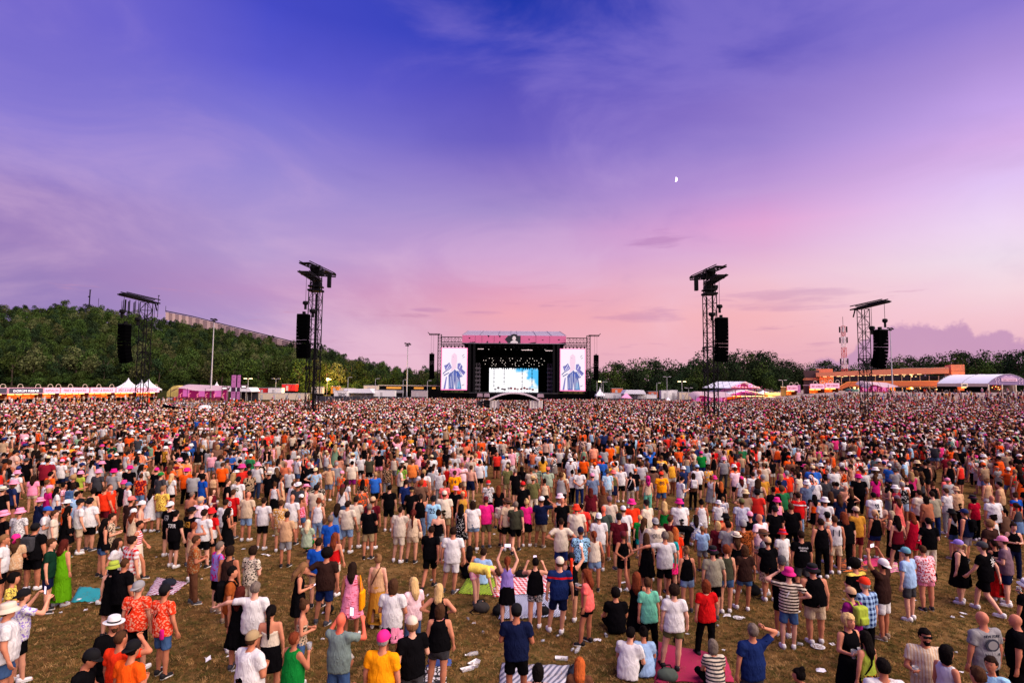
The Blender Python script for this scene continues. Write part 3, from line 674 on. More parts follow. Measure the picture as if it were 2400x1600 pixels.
# ------------------------------------------------------------------ delay towers
def big_tower(px, Y, s, lab):
	p = at(px, 980, Y); k = Y/1333
	e = empty('delay_tower', (p.x, Y, 0), 0, 'tall black lattice tower with two cantilevered arms, %s' % lab, 'tower', 'tall speaker towers in the crowd')
	b = MB(); lattice(b, (0, 0, .2), (0, 0, 20.4), 1.62, .085, 1.55, .045)
	lattice(b, (0, 0, 8.0), (0, 0, 8.4), 1.75, .12, 1); lattice(b, (0, 0, 11.2), (0, 0, 12.0), 1.75, .12, 1)
	b.bar((-.2, .8, 0), (-.2, .8, 20), .14); b.bar((.35, -.2, 0), (.35, -.2, 20), .11)
	b.build('mast', M['truss'], e)
	hd = MB(); hd.box(-1.0, 1.0, -1.0, 1.0, 20.2, 20.5); lattice(hd, (0, 0, 20.4), (0, 0, 21.5), 1.35, .1, .6); hd.box(-.5, .5, -.4, .4, 20.5, 21.3); hd.box(-.95, .95, -.95, .95, 20.85, 21.1); hd.box(s*-.2-.6, s*.2+1.0, -.5, .5, 21.2, 21.7)
	hd.build('head_block', M['black'], e)
	top = MB(); lattice(top, (0, 0, 21.4), (0, 0, 24.3), 1.3, .08, .9); top.build('top_mast', M['truss'], e)
	def arm(nm, z, d, L0, L1, w):
		d = Vector(d).normalized(); n = Vector((-d.y, d.x, 0)); m = MB()
		for q in (-1, 1):
			m.bar(n*w*q*.5+d*L0+Vector((0, 0, z)), n*w*q*.5+d*L1+Vector((0, 0, z)), .11)
			m.bar(n*w*q*.5+d*L0+Vector((0, 0, z+.28)), n*w*q*.5+d*L1*.9+Vector((0, 0, z+.26)), .08)
		N_ = 9
		for q in range(N_+1):
			t = L0+(L1-L0)*q/N_; m.bar(n*w*.5+d*t+Vector((0, 0, z)), -n*w*.5+d*t+Vector((0, 0, z)), .1)
			if q % 3 == 0:
				a = d*t; c = d*(t+(L1-L0)/N_*.8)
				if q < N_: m.add([a+n*w*.45+Vector((0, 0, z+.1)), c+n*w*.45+Vector((0, 0, z+.1)), c-n*w*.45+Vector((0, 0, z+.1)), a-n*w*.45+Vector((0, 0, z+.1)), a+n*w*.45+Vector((0, 0, z-.02)), c+n*w*.45+Vector((0, 0, z-.02)), c-n*w*.45+Vector((0, 0, z-.02)), a-n*w*.45+Vector((0, 0, z-.02))], [(0, 1, 2, 3), (7, 6, 5, 4), (0, 4, 5, 1), (1, 5, 6, 2), (2, 6, 7, 3), (3, 7, 4, 0)])
		m.build(nm, M['black'], e)
	arm('lower_arm', 22.0, (-s*.07, -1, 0), -.8, 7.2, 1.4)
	arm('upper_arm', 23.9, (-s*.10, 1, 0), -4.2, 5.6, 1.6)
	g = MB(); g.box(-s*.2-.9, -s*.2+.9, -.4, .6, 22.8, 23.6); lattice(g, (s*2.3, -.3, 23.1), (-s*2.9, .4, 22.9), .5, .07, .7)
	g.box(-s*2.0-.25, -s*2.0+.25, -.1, .5, 20.9, 23.0); g.lathe([(0, .7), (.7, .5), (.8, 0), (.5, -.5), (0, -.6)], 8, c=(s*.2, -.2, 23.7))
	g.build('winch_gear', M['black'], e)
	# hanging gear (things of their own)
	ax = p.x-s*.75
	line_array((ax, Y-6.2, 15.7), 12, 1.6, .5, 1.0, 180-s*8, 11, 'long black speaker array hanging beside the %s' % lab, 'speaker arrays on the delay towers')
	chain_motor((ax+s*.1, Y-6.0, 17.3), (ax+s*.1, Y-6.0, 22.0), 'round black chain hoist above the array at the %s' % lab)
	chain_motor((ax-s*.45, Y-4.4, 16.3), (ax-s*.45, Y-4.4, 22.0), 'boxy inner chain hoist at the array of the %s' % lab, .5)
	gy = MB()
	for dx, dy in ((-3.4, 2.6), (3.4, 2.6), (2.6, -3.2), (-2.6, -3.2)): gy.bar((dx*.2, dy*.2, 11.5), (dx*1.4, dy*1.4, 0), .025)
	gy.build('guy_wire', M['truss'], e)
	bs = MB()
	for dx in (-1, 1):
		bs.box(dx*1.6-.5, dx*1.6+.5, -.8, .8, 0, .9)
	bs.build('ballast', plain('grey_ballast', (96, 98, 108), .7), e)
big_tower(730, 89, -1, 'inner tower on the left'); big_tower(1668, 89, 1, 'inner tower on the right')
def small_tower(px, Y, s, ztop, lab):
	p = at(px, 970, Y)
	e = empty('delay_tower', (p.x, Y, 0), 0, 'black lattice mast carrying a single T shaped arm, %s' % lab, 'tower', 'outer speaker towers in the crowd')
	b = MB(); lattice(b, (0, 0, 0), (0, 0, ztop), 1.15, .06, 1.15, .032); lattice(b, (0, 0, ztop*.55), (0, 0, ztop*.55+.5), 1.25, .09, 1); b.build('mast', M['truss'], e)
	d = Vector((-s*.06, -1, 0)).normalized(); n = Vector((-d.y, d.x, 0)); m = MB()
	for q in (-.4, .4):
		a = n*q+Vector((0, 0, ztop+.25)); m.bar(a-d*2.8, a+d*6.2, .13); m.bar(a-d*2.8+Vector((0, 0, .55)), a+d*5.6+Vector((0, 0, .4)), .09)
	for q in range(12): m.bar(n*-.5+d*(-2.6+q*.8)+Vector((0, 0, ztop+.25)), n*.5+d*(-2.6+q*.8)+Vector((0, 0, ztop+.25)), .09)
	m.add([n*.42+d*-1+Vector((0, 0, ztop+.1)), n*.42+d*6+Vector((0, 0, ztop+.1)), n*-.42+d*6+Vector((0, 0, ztop+.1)), n*-.42+d*-1+Vector((0, 0, ztop+.1)), n*.42+d*-1+Vector((0, 0, ztop+.45)), n*.42+d*6+Vector((0, 0, ztop+.45)), n*-.42+d*6+Vector((0, 0, ztop+.45)), n*-.42+d*-1+Vector((0, 0, ztop+.45))], [(3, 2, 1, 0), (4, 5, 6, 7), (0, 1, 5, 4), (1, 2, 6, 5), (2, 3, 7, 6), (3, 0, 4, 7)])
	m.bar(-d*2.2+Vector((0, 0, ztop+.2)), -d*2.8+Vector((0, 0, ztop-.9)), .1)
	m.build('arm', M['black'], e)
	gy = MB()
	for dx in (-1, 1): gy.bar((0, 0, ztop*.55), (dx*5, 3, 0), .02); gy.bar((0, 0, ztop*.55), (dx*4, -3, 0), .02)
	gy.build('guy_wire', M['truss'], e)
	return e, p, d
for px, s, zt, lab in ((329, -1, 17.7, 'outer tower on the left'), (2032, 1, 17.6, 'outer tower on the right')):
	e, p, d = small_tower(px, 85, s, zt, lab)
	q0 = Vector((p.x, 85, 0))+d*3.0; q1 = Vector((p.x, 85, 0))+d*5.4
	top = zt+.2
	if s < 0:
		line_array((q0.x+.35, q0.y-1.6, 13.8), 11, 1.35, .45, 1.0, 196, 22, 'curved black speaker array hanging before the wooded hill', 'speaker arrays on the outer towers')
		chain_motor((q1.x-.2, q1.y, 15.4), (q1.x, q1.y, top), 'black chain hoist before the wooded hill, the higher one', .4); chain_motor((q0.x+.6, q0.y, 14.6), (q0.x+.6, q0.y, top), 'black chain hoist before the wooded hill, the lower one', .38)
	else:
		line_array((q0.x-.75, q0.y-1.6, 13.9), 11, 1.6, .44, 1.0, 166, 26, 'curved black speaker array hanging before the pink cloud on the right', 'speaker arrays on the outer towers')
		chain_motor((q1.x, q1.y, 15.0), (q1.x, q1.y, top), 'black chain hoist beside the right hand cloud, the higher one', .36); chain_motor((q0.x-.5, q0.y, 14.2), (q0.x-.5, q0.y, top), 'black chain hoist beside the right hand cloud, the lower one', .42)
# crowd barriers round the tower feet
def barrier(x0, y0, x1, y1, label, group, h=1.1):
	L_ = math.hypot(x1-x0, y1-y0); e = empty('crowd_barrier', (x0, y0, gz(x0, y0)), math.atan2(y1-y0, x1-x0), label, 'barrier', group)
	b = MB(); b.bar((0, 0, h), (L_, 0, h), .03); b.bar((0, 0, .15), (L_, 0, .15), .03)
	for q in range(int(L_/.16)+1): b.bar((q*.16, 0, .15), (q*.16, 0, h), .012)
	b.build('barrier_grid', M['galv'], e)
	f = MB(); f.bar((0, -.3, .02), (0, .3, .02), .03); f.bar((L_, -.3, .02), (L_, .3, .02), .03); f.build('barrier_foot', M['galv'], e)
for px in (730, 1668, 329, 2032):
	Y = 89 if px in (730, 1668) else 85; x = at(px, 980, Y).x; w = 3.4 if Y == 89 else 2.2
	tn = {730: 'inner left', 1668: 'inner right', 329: 'outer left', 2032: 'outer right'}[px]
	for sd, a in zip(('front', 'left', 'right'), ((x-w, Y-w, x+w, Y-w), (x-w, Y-w, x-w, Y+w), (x+w, Y-w, x+w, Y+w))): barrier(*a, 'grey crowd barrier on the %s side of the %s tower\'s foot' % (sd, tn), 'crowd barriers at the tower feet')
# ------------------------------------------------------------------ food stalls
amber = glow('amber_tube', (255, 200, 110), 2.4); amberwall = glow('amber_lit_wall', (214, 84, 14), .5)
warmwhite = glow('warm_lamp', (255, 214, 150), 1.6)
def food_stall(p0, p1, sign, label, dark=False, z=0, rr=random.Random(3)):
	d = Vector((p1[0]-p0[0], p1[1]-p0[1], 0)); w = d.length
	e = empty('food_stall', (p0[0], p0[1], z), math.atan2(d.y, d.x), label, 'food stall', 'food stalls with lit signs')
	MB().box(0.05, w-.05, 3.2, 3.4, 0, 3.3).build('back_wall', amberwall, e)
	sw = MB(); sw.box(0, .1, .1, 3.4, 0, 3.4); sw.box(w-.1, w, .1, 3.4, 0, 3.4); sw.build('side_wall', plain('stall_dark_red', (74, 26, 24), .7), e)
	MB().box(-.02, w+.02, -.5, 3.5, 3.42, 3.6).build('stall_roof', M['white'], e)
	MB().box(.1, w-.1, -.02, .5, 0, 1.05).build('counter_front', M['stagedark'], e)
	MB().box(.1, w-.1, -.25, .55, 1.05, 1.13).build('counter_top', plain('counter_wood', (170, 110, 70), .5), e)
	sg = MB().box(.1, w-.1, -.62, -.5, 2.52, 3.85).build('sign', plain('stall_sign_dark', (58, 56, 74), .5) if dark else glow('stall_sign_pink', (240, 178, 200), .2), e)
	f = MB(); f.box(.05, w-.05, -.66, -.46, 3.85, 3.97); f.box(.05, w-.05, -.66, -.46, 2.42, 2.52); f.box(.0, .12, -.66, -.46, 2.42, 3.97); f.box(w-.12, w, -.66, -.46, 2.42, 3.97)
	f.build('sign_frame', plain('pink_sign_frame', (226, 168, 190), .5), sg)
	if sign:
		me = text_mesh(sign, min(w*.78, len(sign)*.5), .66, glow('letter_white', (250, 245, 250), .55) if dark else plain('letter_rose', (150, 40, 80), .6), .015)
		link('lettering', me, sg, (w/2, -.65, 3.18))
	n = max(2, int(w/1.7))
	for q in range(n):
		x = .35+(w-.7)*q/n
		MB().box(x, x+(w-.7)/n*.78, .3, .5, 2.18, 2.34).build('tube_lamp', amber, e)
	it = MB()
	for q in range(int(w*1.6)):
		x = rr.uniform(.3, w-.7); zz = rr.choice([1.13, 1.5, 1.85]); it.box(x, x+rr.uniform(.2, .7), 2.6, 3.1, zz, zz+rr.uniform(.12, .32))
	it.build('shelf_goods', glow('lit_goods', (240, 150, 60), .6), e)
	for q in (.27, .78):
		x = w*q; b = MB(); pts = [(x, -.3, 3.6)]+[(x+.55-.55*math.cos(t), -.3, 4.35+.5*math.sin(t)) for t in np.linspace(0, math.pi*.95, 8)]
		b.path(pts, .06); b.lathe([(.05, .18), (.2, .05), (.22, 0)], 8, c=(x+1.1, -.3, 4.1)); b.build('goose_lamp', plain('pale_lamp_arm', (214, 196, 170), .5), e)
	return e
def lerp(a, b, t): return (a[0]+(b[0]-a[0])*t, a[1]+(b[1]-a[1])*t)
A = (at(0, 930, 143).x, 143.); B = (at(370, 930, 180).x, 180.)
def on_row(px):
	dx, dy = B[0]-A[0], B[1]-A[1]; r_ = ray(px, 920); u = r_.x/r_.y
	t = (u*A[1]-A[0])/(dx-u*dy); return lerp(A, B, t)
for x0, x1, s, dk, lab in ((-62, 14, '', True, 'food stall cut off by the picture edge, left of the kebab stall'), (16, 98.5, 'D\u00d6R\u00dcM KEBAB', True, 'food stall with the dark kebab sign in white letters'), (99.5, 137, 'KAPSALON', False, 'narrow food stall with the kapsalon sign, next to the kebab stall'),
						   (138.5, 206, 'FRIET & SNACKS', False, 'friet and snacks stall next to the kapsalon stall'), (208, 267.5, 'FRIET & SNACKS', False, 'friet and snacks stall in the middle of the row'), (269, 318, 'FRIET & SNACKS', False, 'friet and snacks stall under the first white tent peak'), (320, 370, 'FRIET & SNACKS', False, 'last friet and snacks stall behind the lattice mast')):
	food_stall(on_row(x0), on_row(x1), s, lab, dk)
for x0, x1, lab in ((1843, 1868, 'small lit food stall below the pair of pink banners'), (1897, 1931, 'lit food stall left of its twin before the orange building'), (1932.5, 1966, 'lit food stall right of its twin before the orange building')):
	a = at(x0, 930, 172); b = at(x1, 930, 172); zz = gz(a.x, 172)*.75
	food_stall((a.x, 172), (b.x, 172.), 'FRIET & SNACKS', lab, False, zz)
a = at(1869, 930, 174); b = at(1896, 930, 174)
tag(MB().box(a.x, b.x, 174, 176, 0, 3.4).build('container', M['stagedark']), 'black container between the lit food stalls on the right', 'container')
# ------------------------------------------------------------------ tents
def pagoda(px, Y, peak, half, eave, label, base=0):
	x = at(px, 900, Y).x
	e = empty('pagoda_tent', (x, Y, base), 0, label, 'tent', 'white peaked tents')
	m = MB(); N_ = 9; prof = [(half*(1-t)**1.75+.06*t, eave+(peak-eave)*t) for t in np.linspace(0, 1, N_)]
	r2 = math.sqrt(2); vs = []
	for r_, z in prof:
		for q in range(4):
			t = math.pi/4+q*math.pi/2; vs.append((math.cos(t)*r_*r2, math.sin(t)*r_*r2, z))
	fs = [(4*i+q, 4*i+(q+1) % 4, 4*i+4+(q+1) % 4, 4*i+4+q) for i in range(N_-1) for q in range(4)]
	m.add(vs, fs); m.build('canopy', M['whitepvc'], e)
	v = MB()
	for q in range(4):
		a = Vector((math.cos(math.pi/4+q*math.pi/2), math.sin(math.pi/4+q*math.pi/2), 0))*half*r2; c = Vector((math.cos(math.pi/4+(q+1)*math.pi/2), math.sin(math.pi/4+(q+1)*math.pi/2), 0))*half*r2
		n = (a+c).normalized()*.03
		v.add([a+n+Vector((0, 0, eave)), c+n+Vector((0, 0, eave)), c+n+Vector((0, 0, eave-.4)), a+n+Vector((0, 0, eave-.4))], [(0, 1, 2, 3)])
	v.build('valance', M['whitepvc'], e)
	po = MB()
	for q in range(4):
		a = Vector((math.cos(math.pi/4+q*math.pi/2), math.sin(math.pi/4+q*math.pi/2), 0))*half*r2; po.bar(a, a+Vector((0, 0, eave)), .06)
	po.build('tent_pole', M['alu'], e)
pagoda(300.5, 200, 7.0, 3.2, 3.1, 'white peaked tent behind the stalls, left of the lattice mast')
pagoda(331.6, 204, 6.4, 2.4, 3.1, 'small white peaked tent hidden behind the lattice mast')
pagoda(348, 200, 6.9, 3.0, 3.1, 'white peaked tent behind the stalls, right of the lattice mast')
pagoda(508, 190, 5.9, 1.9, 3.0, 'white peaked tent behind the striped pink bar')
pagoda(1406, 186, 5.1, 1.5, 2.6, 'white peaked tent next to the black right wing of the stage')
pagoda(1788, 196, 4.6, 4.0, 3.2, 'low white tent right of the pink lit pavilion')
pagoda(1565, 168, 2.6, 1.1, 1.3, 'tiny white tent at the crowd\'s edge before the fence')
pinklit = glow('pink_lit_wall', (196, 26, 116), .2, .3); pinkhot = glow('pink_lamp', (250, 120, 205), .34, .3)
def saddle_tent(px0, px1, Y, zl, zr, label, base=0, flip=False):
	a = at(px0, 920, Y); b = at(px1, 920, Y); w = b.x-a.x
	e = empty('stretch_tent', (a.x, Y, base), 0, label, 'tent')
	striped, nt, bs, N, L = newmat('striped_canvas')
	tc = N('ShaderNodeTexCoord'); wv = N('ShaderNodeTexWave'); L(tc.outputs['Object'], wv.inputs[0]); wv.inputs['Scale'].default_value = .8; wv.bands_direction = 'DIAGONAL'
	L(mixc(nt, wv.outputs[0], lin((150, 128, 138)), lin((205, 176, 172))), bs.inputs['Base Color'])
	G = 14; vs = []; fs = []
	for j in range(5):
		for i in range(G+1):
			u = i/G; v = j/4
			z = zl+(zr-zl)*u+.7*math.sin(math.pi*min(1, u*2.2))*(1-v)*.5+1.2*v-.5*math.sin(math.pi*u)*(1-v)
			if u < .18: z -= (1-u/.18)**2*1.5*(1-v*.3)
			vs.append((u*w, v*6-.8, z))
	fs = [(j*(G+1)+i, j*(G+1)+i+1, (j+1)*(G+1)+i+1, (j+1)*(G+1)+i) for j in range(4) for i in range(G)]
	MB().add(vs, fs).build('canopy', striped, e, smooth=True)
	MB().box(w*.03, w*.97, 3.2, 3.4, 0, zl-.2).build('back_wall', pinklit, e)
	for q in range(3):
		x = w*(.12+.3*q); MB().box(x, x+w*.12, 3.05, 3.15, 1.2, zl-.6).build('lit_panel', pinkhot, e)
	sw = MB()
	for q in range(6):
		x = w*(.06+q*.16); sw.path([(x, 2.9, .6), (x+.5, 2.9, 1.3), (x+.2, 2.9, 1.8), (x+.9, 2.9, 2.3)], .09)
	sw.build('swirl_print', glow('rose_swirl', (255, 150, 160), .45), e)
	MB().box(w*.03, w*.97, .2, .9, 0, 1.0).build('bar_counter', plain('bar_rose', (120, 40, 60), .6), e)
	po = MB()
	for q in (.02, .33, .66, .98): po.bar((q*w, -.6, 0), (q*w, -.6, zl-.1), .07)
	po.build('tent_pole', M['truss'], e)
saddle_tent(400, 526, 176, 3.9, 3.3, 'grey striped stretch tent lit pink inside, beside the food stalls')
saddle_tent(1626, 1716, 168, 3.0, 2.9, 'low grey striped tent lit pink, at the foot of the pavilion')
saddle_tent(2030, 2105, 170, 3.2, 2.6, 'grey stretch tent lit magenta before the orange building', gz(at(2065, 920, 170).x, 170)*.8)
def flat_tent(px0, px1, Y, z, label, side=None):
	a = at(px0, 920, Y); b = at(px1, 920, Y); w = b.x-a.x
	e = empty('marquee', (a.x, Y, 0), 0, label, 'marquee')
	MB().prism([(0, z), (w, z), (w*.88, z+1.25), (w*.1, z+1.25)], 0, 6).build('canopy', M['whitepvc'], e)
	MB().box(.1, w-.1, 4.8, 5, 0, z).build('side_cloth', side or M['fencecloth'], e)
	p = MB()
	for q in np.linspace(.01, .99, 5): p.bar((q*w, .1, 0), (q*w, .1, z), .07)
	p.build('tent_pole', M['alu'], e)
flat_tent(534, 590, 178, 2.9, 'flat white marquee with dark sides right of the striped tent')
flat_tent(1462, 1515, 182, 3.1, 'white trapezoid marquee behind the printed fence', M['white'])
flat_tent(800, 876, 182, 2.7, 'long low white canopy among the trailers left of the stage', M['white'])
for px, lab, z in ((526, 'small framed price board over the striped tent\'s end', 3.4), (571, 'small framed price board over the flat marquee', 3.9)):
	p = at(px, 915, 174); e = empty('price_board', (p.x, 174, z-.1), 0, lab, 'sign')
	MB().box(-.85, .85, 0, .15, .1, 1.25).build('board', plain('board_grey', (96, 82, 88), .6), e)
	MB().box(-.6, .6, -.03, -.005, .45, .85).build('board_print', glow('board_white', (250, 240, 240), .4), e)
	MB().bar((-.8, .08, .1), (-.8, .08, -z+.1), .05).bar((.8, .08, .1), (.8, .08, -z+.1), .05).build('board_leg', M['galv'], e)
# little pink tent
p = at(1468, 921, 170); e = empty('pink_tent', (p.x, 170, 0), 0, 'small pink pointed tent in front of the white marquee', 'tent')
m = MB(); m.add([(-1.7, -1.2, 2.2), (1.5, -1.2, 2.0), (1.7, 1.2, 2.2), (-1.5, 1.2, 2.2), (0, 0, 3.6)], [(0, 1, 4), (1, 2, 4), (2, 3, 4), (3, 0, 4)]); m.build('canopy', plain('pink_canvas', (232, 140, 180), .7), e)
m = MB(); [m.bar((x, y, 0), (x*.98, y, 2.15), .05) for x, y in ((-1.6, -1.15), (1.4, -1.15), (1.6, 1.15), (-1.4, 1.15))]; m.build('tent_pole', M['alu'], e)
# ------------------------------------------------------------------ banners, masts, lamps
def banner_pair(px0, px1, pyt, Y, label, base=0):
	a = at(px0, 900, Y); b = at(px1, 900, Y); w = b.x-a.x; zt = at(px0, pyt, Y).z-base
	e = empty('banner_stand', (a.x, Y, base), 0, label, 'banner')
	MB().box(-.15, w+.15, .1, .4, 0, zt).build('banner_frame', M['stagedark'], e)
	pm, nt, bs, N, L = newmat('pink_banner_print')
	tc = N('ShaderNodeTexCoord'); br = N('ShaderNodeTexBrick'); L(tc.outputs['Object'], br.inputs[0]); nz = N('ShaderNodeTexNoise'); L(tc.outputs['Object'], nz.inputs[0]); nz.inputs['Scale'].default_value = 1.3
	L(mixc(nt, nz.outputs[0], lin((186, 116, 172)), lin((150, 84, 132))), bs.inputs['Base Color']); L(bs.inputs['Base Color'].links[0].from_socket, bs.inputs['Emission Color']); bs.inputs['Emission Strength'].default_value = .06
	g = w*.06
	for x0, x1 in ((.05, w*.56-g), (w*.62+g*.3, w-.05)):
		c = MB().box(x0, x1, .0, .09, .4, zt-.15).build('banner_cloth', pm, e)
		t = MB()
		for z in (.9, .72, .5, .3): t.box(x0+(x1-x0)*.25, x0+(x1-x0)*.72, -.03, -.005, zt*z, zt*z+.16)
		t.build('banner_print', plain('banner_dark_print', (120, 52, 110), .7), c)
banner_pair(542, 563.5, 877.5, 178, 'tall pair of pink banners standing left of the lit street lamp')
banner_pair(1856, 1876, 900.5, 186, 'pair of pink banners standing above the small food stall')
def flood_mast(px, pyt, Y, lab, base=0):
	top = at(px, pyt, Y); xb = top.x
	e = empty('floodlight_mast', (xb, Y, base), 0, lab, 'floodlight mast', 'floodlight masts')
	h = top.z-base
	MB().bar((0, 0, 0), (0, 0, h), .24, 8, r2=.11).build('pole', M['galv'], e)
	for q, (dx, dz) in enumerate(((-.8, .2), (-.2, .05), (.45, .15), (.8, -.15), (.1, -.55), (-.5, -.5))):
		b = MB(); b.box(dx-.28, dx+.28, -.35, .05, h+dz-.2, h+dz+.2); b.bar((0, 0, h-.4), (dx, 0, h+dz), .05); b.build('flood_lamp', M['truss'], e)
flood_mast(502, 749, 178, 'tall pale floodlight mast rising in front of the wooded hill')
flood_mast(956, 806, 188, 'tall pale floodlight mast left of the main stage')
flood_mast(2086, 770, 196, 'tall pale floodlight mast in front of the orange building', 3.4)
sodium = glow('sodium_lamp', (255, 190, 90), 30); lampon = glow('street_lamp_glow', (255, 216, 150), 5)
def street_lamp(px, pyt, Y, lab, lit=None, two=True, base=0):
	t = at(px, pyt, Y); h = t.z-base
	e = empty('street_lamp', (t.x, Y, base), 0, lab, 'street lamp', 'street lamps by the wood')
	MB().bar((0, 0, 0), (0, 0, h), .1, 6, r2=.07).build('pole', M['galv'], e)
	for s in ((-1, 1) if two else (1,)):
		MB().bar((0, 0, h-.05), (s*.6, -.1, h+.05), .05).box(s*.85-.42, s*.85+.42, -.32, .08, h-.02, h+.16).build('lamp_head', M['galv'], e)
		if lit: MB().box(s*.85-.4, s*.85+.4, -.34, .06, h-.14, h-.03).build('lamp_glass', lit, e)
	return e, t
for px, py, lab, lit, tw in ((582, 886.5, 'lit double street lamp right of the pink banners', lampon, True), (647, 887.5, 'unlit double street lamp above the red cabins', None, True), (1399, 893, 'lit yellow lamp post just right of the stage', lampon, False), (1598, 893.5, 'lit street lamp left of the pavilion', lampon, True), (816, 884, 'thin unlit lamp post right of the bright sodium lamp', None, False), (880, 887.5, 'thin unlit lamp post behind the two storey white cabin', None, False), (945, 890, 'thin unlit lamp post beside the tall floodlight mast', None, False), (1002, 892, 'thin unlit lamp post at the left edge of the stage', None, False),
							 (1409, 895, 'thin pole beside the white peaked tent', None, False), (1413.5, 895, 'second thin pole beside the white peaked tent', None, False), (1539, 897.5, 'short dark lamp post before the wood', None, False), (1563, 883, 'taller dark lamp post before the wood with four heads', None, True), (1613.5, 909, 'low lamp post above the caravans', None, True), (1834, 891, 'pale lamp post left of the pink banners', None, True)):
	street_lamp(px, py, 181, lab, lit, tw)
e, t = street_lamp(767, 888, 197, 'brilliant orange sodium lamp glowing before the trees', sodium, False)
MB().lathe([(0, -.42), (.3, -.36), (.5, 0), (.3, .3), (0, .36)], 10, c=(.3, -.4, t.z-.05)).build('lamp_globe', sodium, e)
pl = bpy.data.lights.new('sodium_light', 'POINT'); po = bpy.data.objects.new('sodium_light', pl); COL.objects.link(po); po.parent = e; po.location = (.3, .6, t.z+.5)
pl.energy = 16000; pl.color = (1, .55, .12); pl.shadow_soft_size = .6
# telecom mast
def telecom():
	Y = 240; tp = at(1975, 742, Y); b0 = gz(tp.x, Y); h = tp.z-b0-4
	e = empty('telecom_mast', (tp.x, Y, b0), 0, 'red and white lattice radio mast with panel antennas above the trees', 'radio mast')
	red = plain('mast_red', (178, 70, 66), .6); n = 6
	for q in range(n):
		m = MB(); lattice(m, (0, 0, h*q/n), (0, 0, h*(q+1)/n), 1.7-.12*q, .1, 1.5); m.build('mast_section', red if q % 2 else M['white'], e)
	MB().bar((0, 0, h), (0, 0, h+4), .08).build('whip_antenna', M['truss'], e)
	for z in (h-1.5, h-6, h-15):
		for q in range(6):
			t = q*math.pi/3; m = MB(); c = Vector((math.cos(t)*1.5, math.sin(t)*1.5, z)); m.box(c.x-.2, c.x+.2, c.y-.2, c.y+.2, z-1.2, z+1.2); m.bar((c.x, c.y, z), (c.x*.4, c.y*.4, z), .06); m.build('panel_antenna', M['black'] if q % 2 else M['galv'], e)
telecom()
# ------------------------------------------------------------------ fences, trailers, cabins
def fence(px0, px1, Y, h, label, z=0, cloth='fencecloth', seg=2.6, Y1=None):
	a = at(px0, 930, Y); Y1 = Y1 or Y; b = at(px1, 930, Y1); L_ = math.hypot(b.x-a.x, Y1-Y); n = max(1, round(L_/seg))
	e = empty('printed_fence', (a.x, Y, z), math.atan2(Y1-Y, b.x-a.x), label, 'fence', 'printed fences round the backstage')
	me = MB().box(.05, L_/n-.05, -.02, .02, .12, h).mesh('fence_panel', M[cloth]); pm = MB().bar((0, .05, 0), (0, .05, h+.12), .06).mesh('fence_post', M['galv'])
	sw = MB(); w = L_/n; sw.path([(w*.1, -.04, .2), (w*.35, -.04, h*.5), (w*.3, -.04, h*.8), (w*.6, -.04, h*.92), (w*.9, -.04, h*.4)], .05); sme = sw.mesh('swirl_print', plain('pale_swirl_print', (142, 130, 138), .8))
	for q in range(n):
		link('fence_panel', me, e, (q*L_/n, 0, 0)); link('fence_post', pm, e, (q*L_/n, 0, 0))
		if q % 2: link('swirl_print', sme, e, (q*L_/n, 0, 0))
fence(742, 888, 178, 1.75, 'dark printed fence with pale swirls below the white trailers'); fence(890, 1000, 180, 1.7, 'dark printed fence running up to the left stage wing')
fence(1405, 1560, 178, 1.8, 'dark printed fence right of the stage below the marquees'); fence(1580, 1642, 172, 1.7, 'dark printed fence below the caravans')
def trailer(px0, px1, Y, z0, z1, label, mat, text=None, tcol=None, depth=2.6, group='white trailers and cabins backstage', cat='trailer', name='trailer', tw=None):
	a = at(px0, 920, Y); b = at(px1, 920, Y); w = b.x-a.x
	e = empty(name, (a.x, Y, 0), 0, label, cat, group)
	m = MB(); m.box(0, w, 0, depth, z0, z1); m.build('trailer_body', mat, e)
	r_ = MB(); r_.box(-.05, w+.05, -.05, depth+.05, z1, z1+.12); r_.build('roof_edge', M['galv'], e)
	d = MB(); n = max(1, int(w/3.5))
	for q in range(n): d.box(w*(q+.3)/n, w*(q+.3)/n+.8, -.03, -.005, z0+.1, z0+(z1-z0)*.78)
	d.build('door', plain('trailer_door', (176, 172, 172), .5), e)
	wh = MB()
	for q in (.15, .85): wh.lathe([(0, 0), (.4, 0), (.4, .25), (0, .25)], 10, c=(0, 0, 0)); 
	if text:
		me = text_mesh(text, tw or (len(text)*.95), 1.0, tcol or M['stagedark'], .02); link('lettering', me, e, (w*.68, -.05, z0+(z1-z0)*.55))
	u = MB(); u.box(w*.05, w*.95, .2, depth-.2, 0, z0); u.build('chassis', M['stagedark'], e)
	return e
trailer(783, 814, 180.5, .7, 3.4, 'white trailer with bold black letters on its side', M['white'], 'EMC', tw=2.0)
trailer(876, 925, 184, .6, 3.6, 'long white cabin left of the dark barn like cabin', M['white'])
trailer(964, 1000, 184, .6, 3.5, 'pale grey cabin with a lamp at each end, next to the stage', plain('pale_cabin', (172, 160, 160), .6))
trailer(852, 884, 192, 2.6, 5.0, 'cream cabin stacked above the long white canopy', M['cream'])
trailer(628, 660, 196, 1.5, 3.9, 'white cabin row under the unlit double lamp', M['white']); trailer(604, 626, 197, 1.5, 3.8, 'red cabin next to the white cabin row', M['redpaint'])
trailer(660, 692, 199, 2.9, 5.2, 'red two part cabin behind the white cabin row', M['redpaint']); trailer(730, 754, 192, 2.2, 4.4, 'cream cabin with a dark round mark right of the lattice tower', M['cream'])
trailer(775, 793, 195, 2.2, 4.6, 'orange container right of the sodium lamp', plain('orange_container', (222, 140, 30), .5)); trailer(793, 828, 196, 2.2, 4.0, 'beige lettered trailer behind the white trailer', M['cream'])
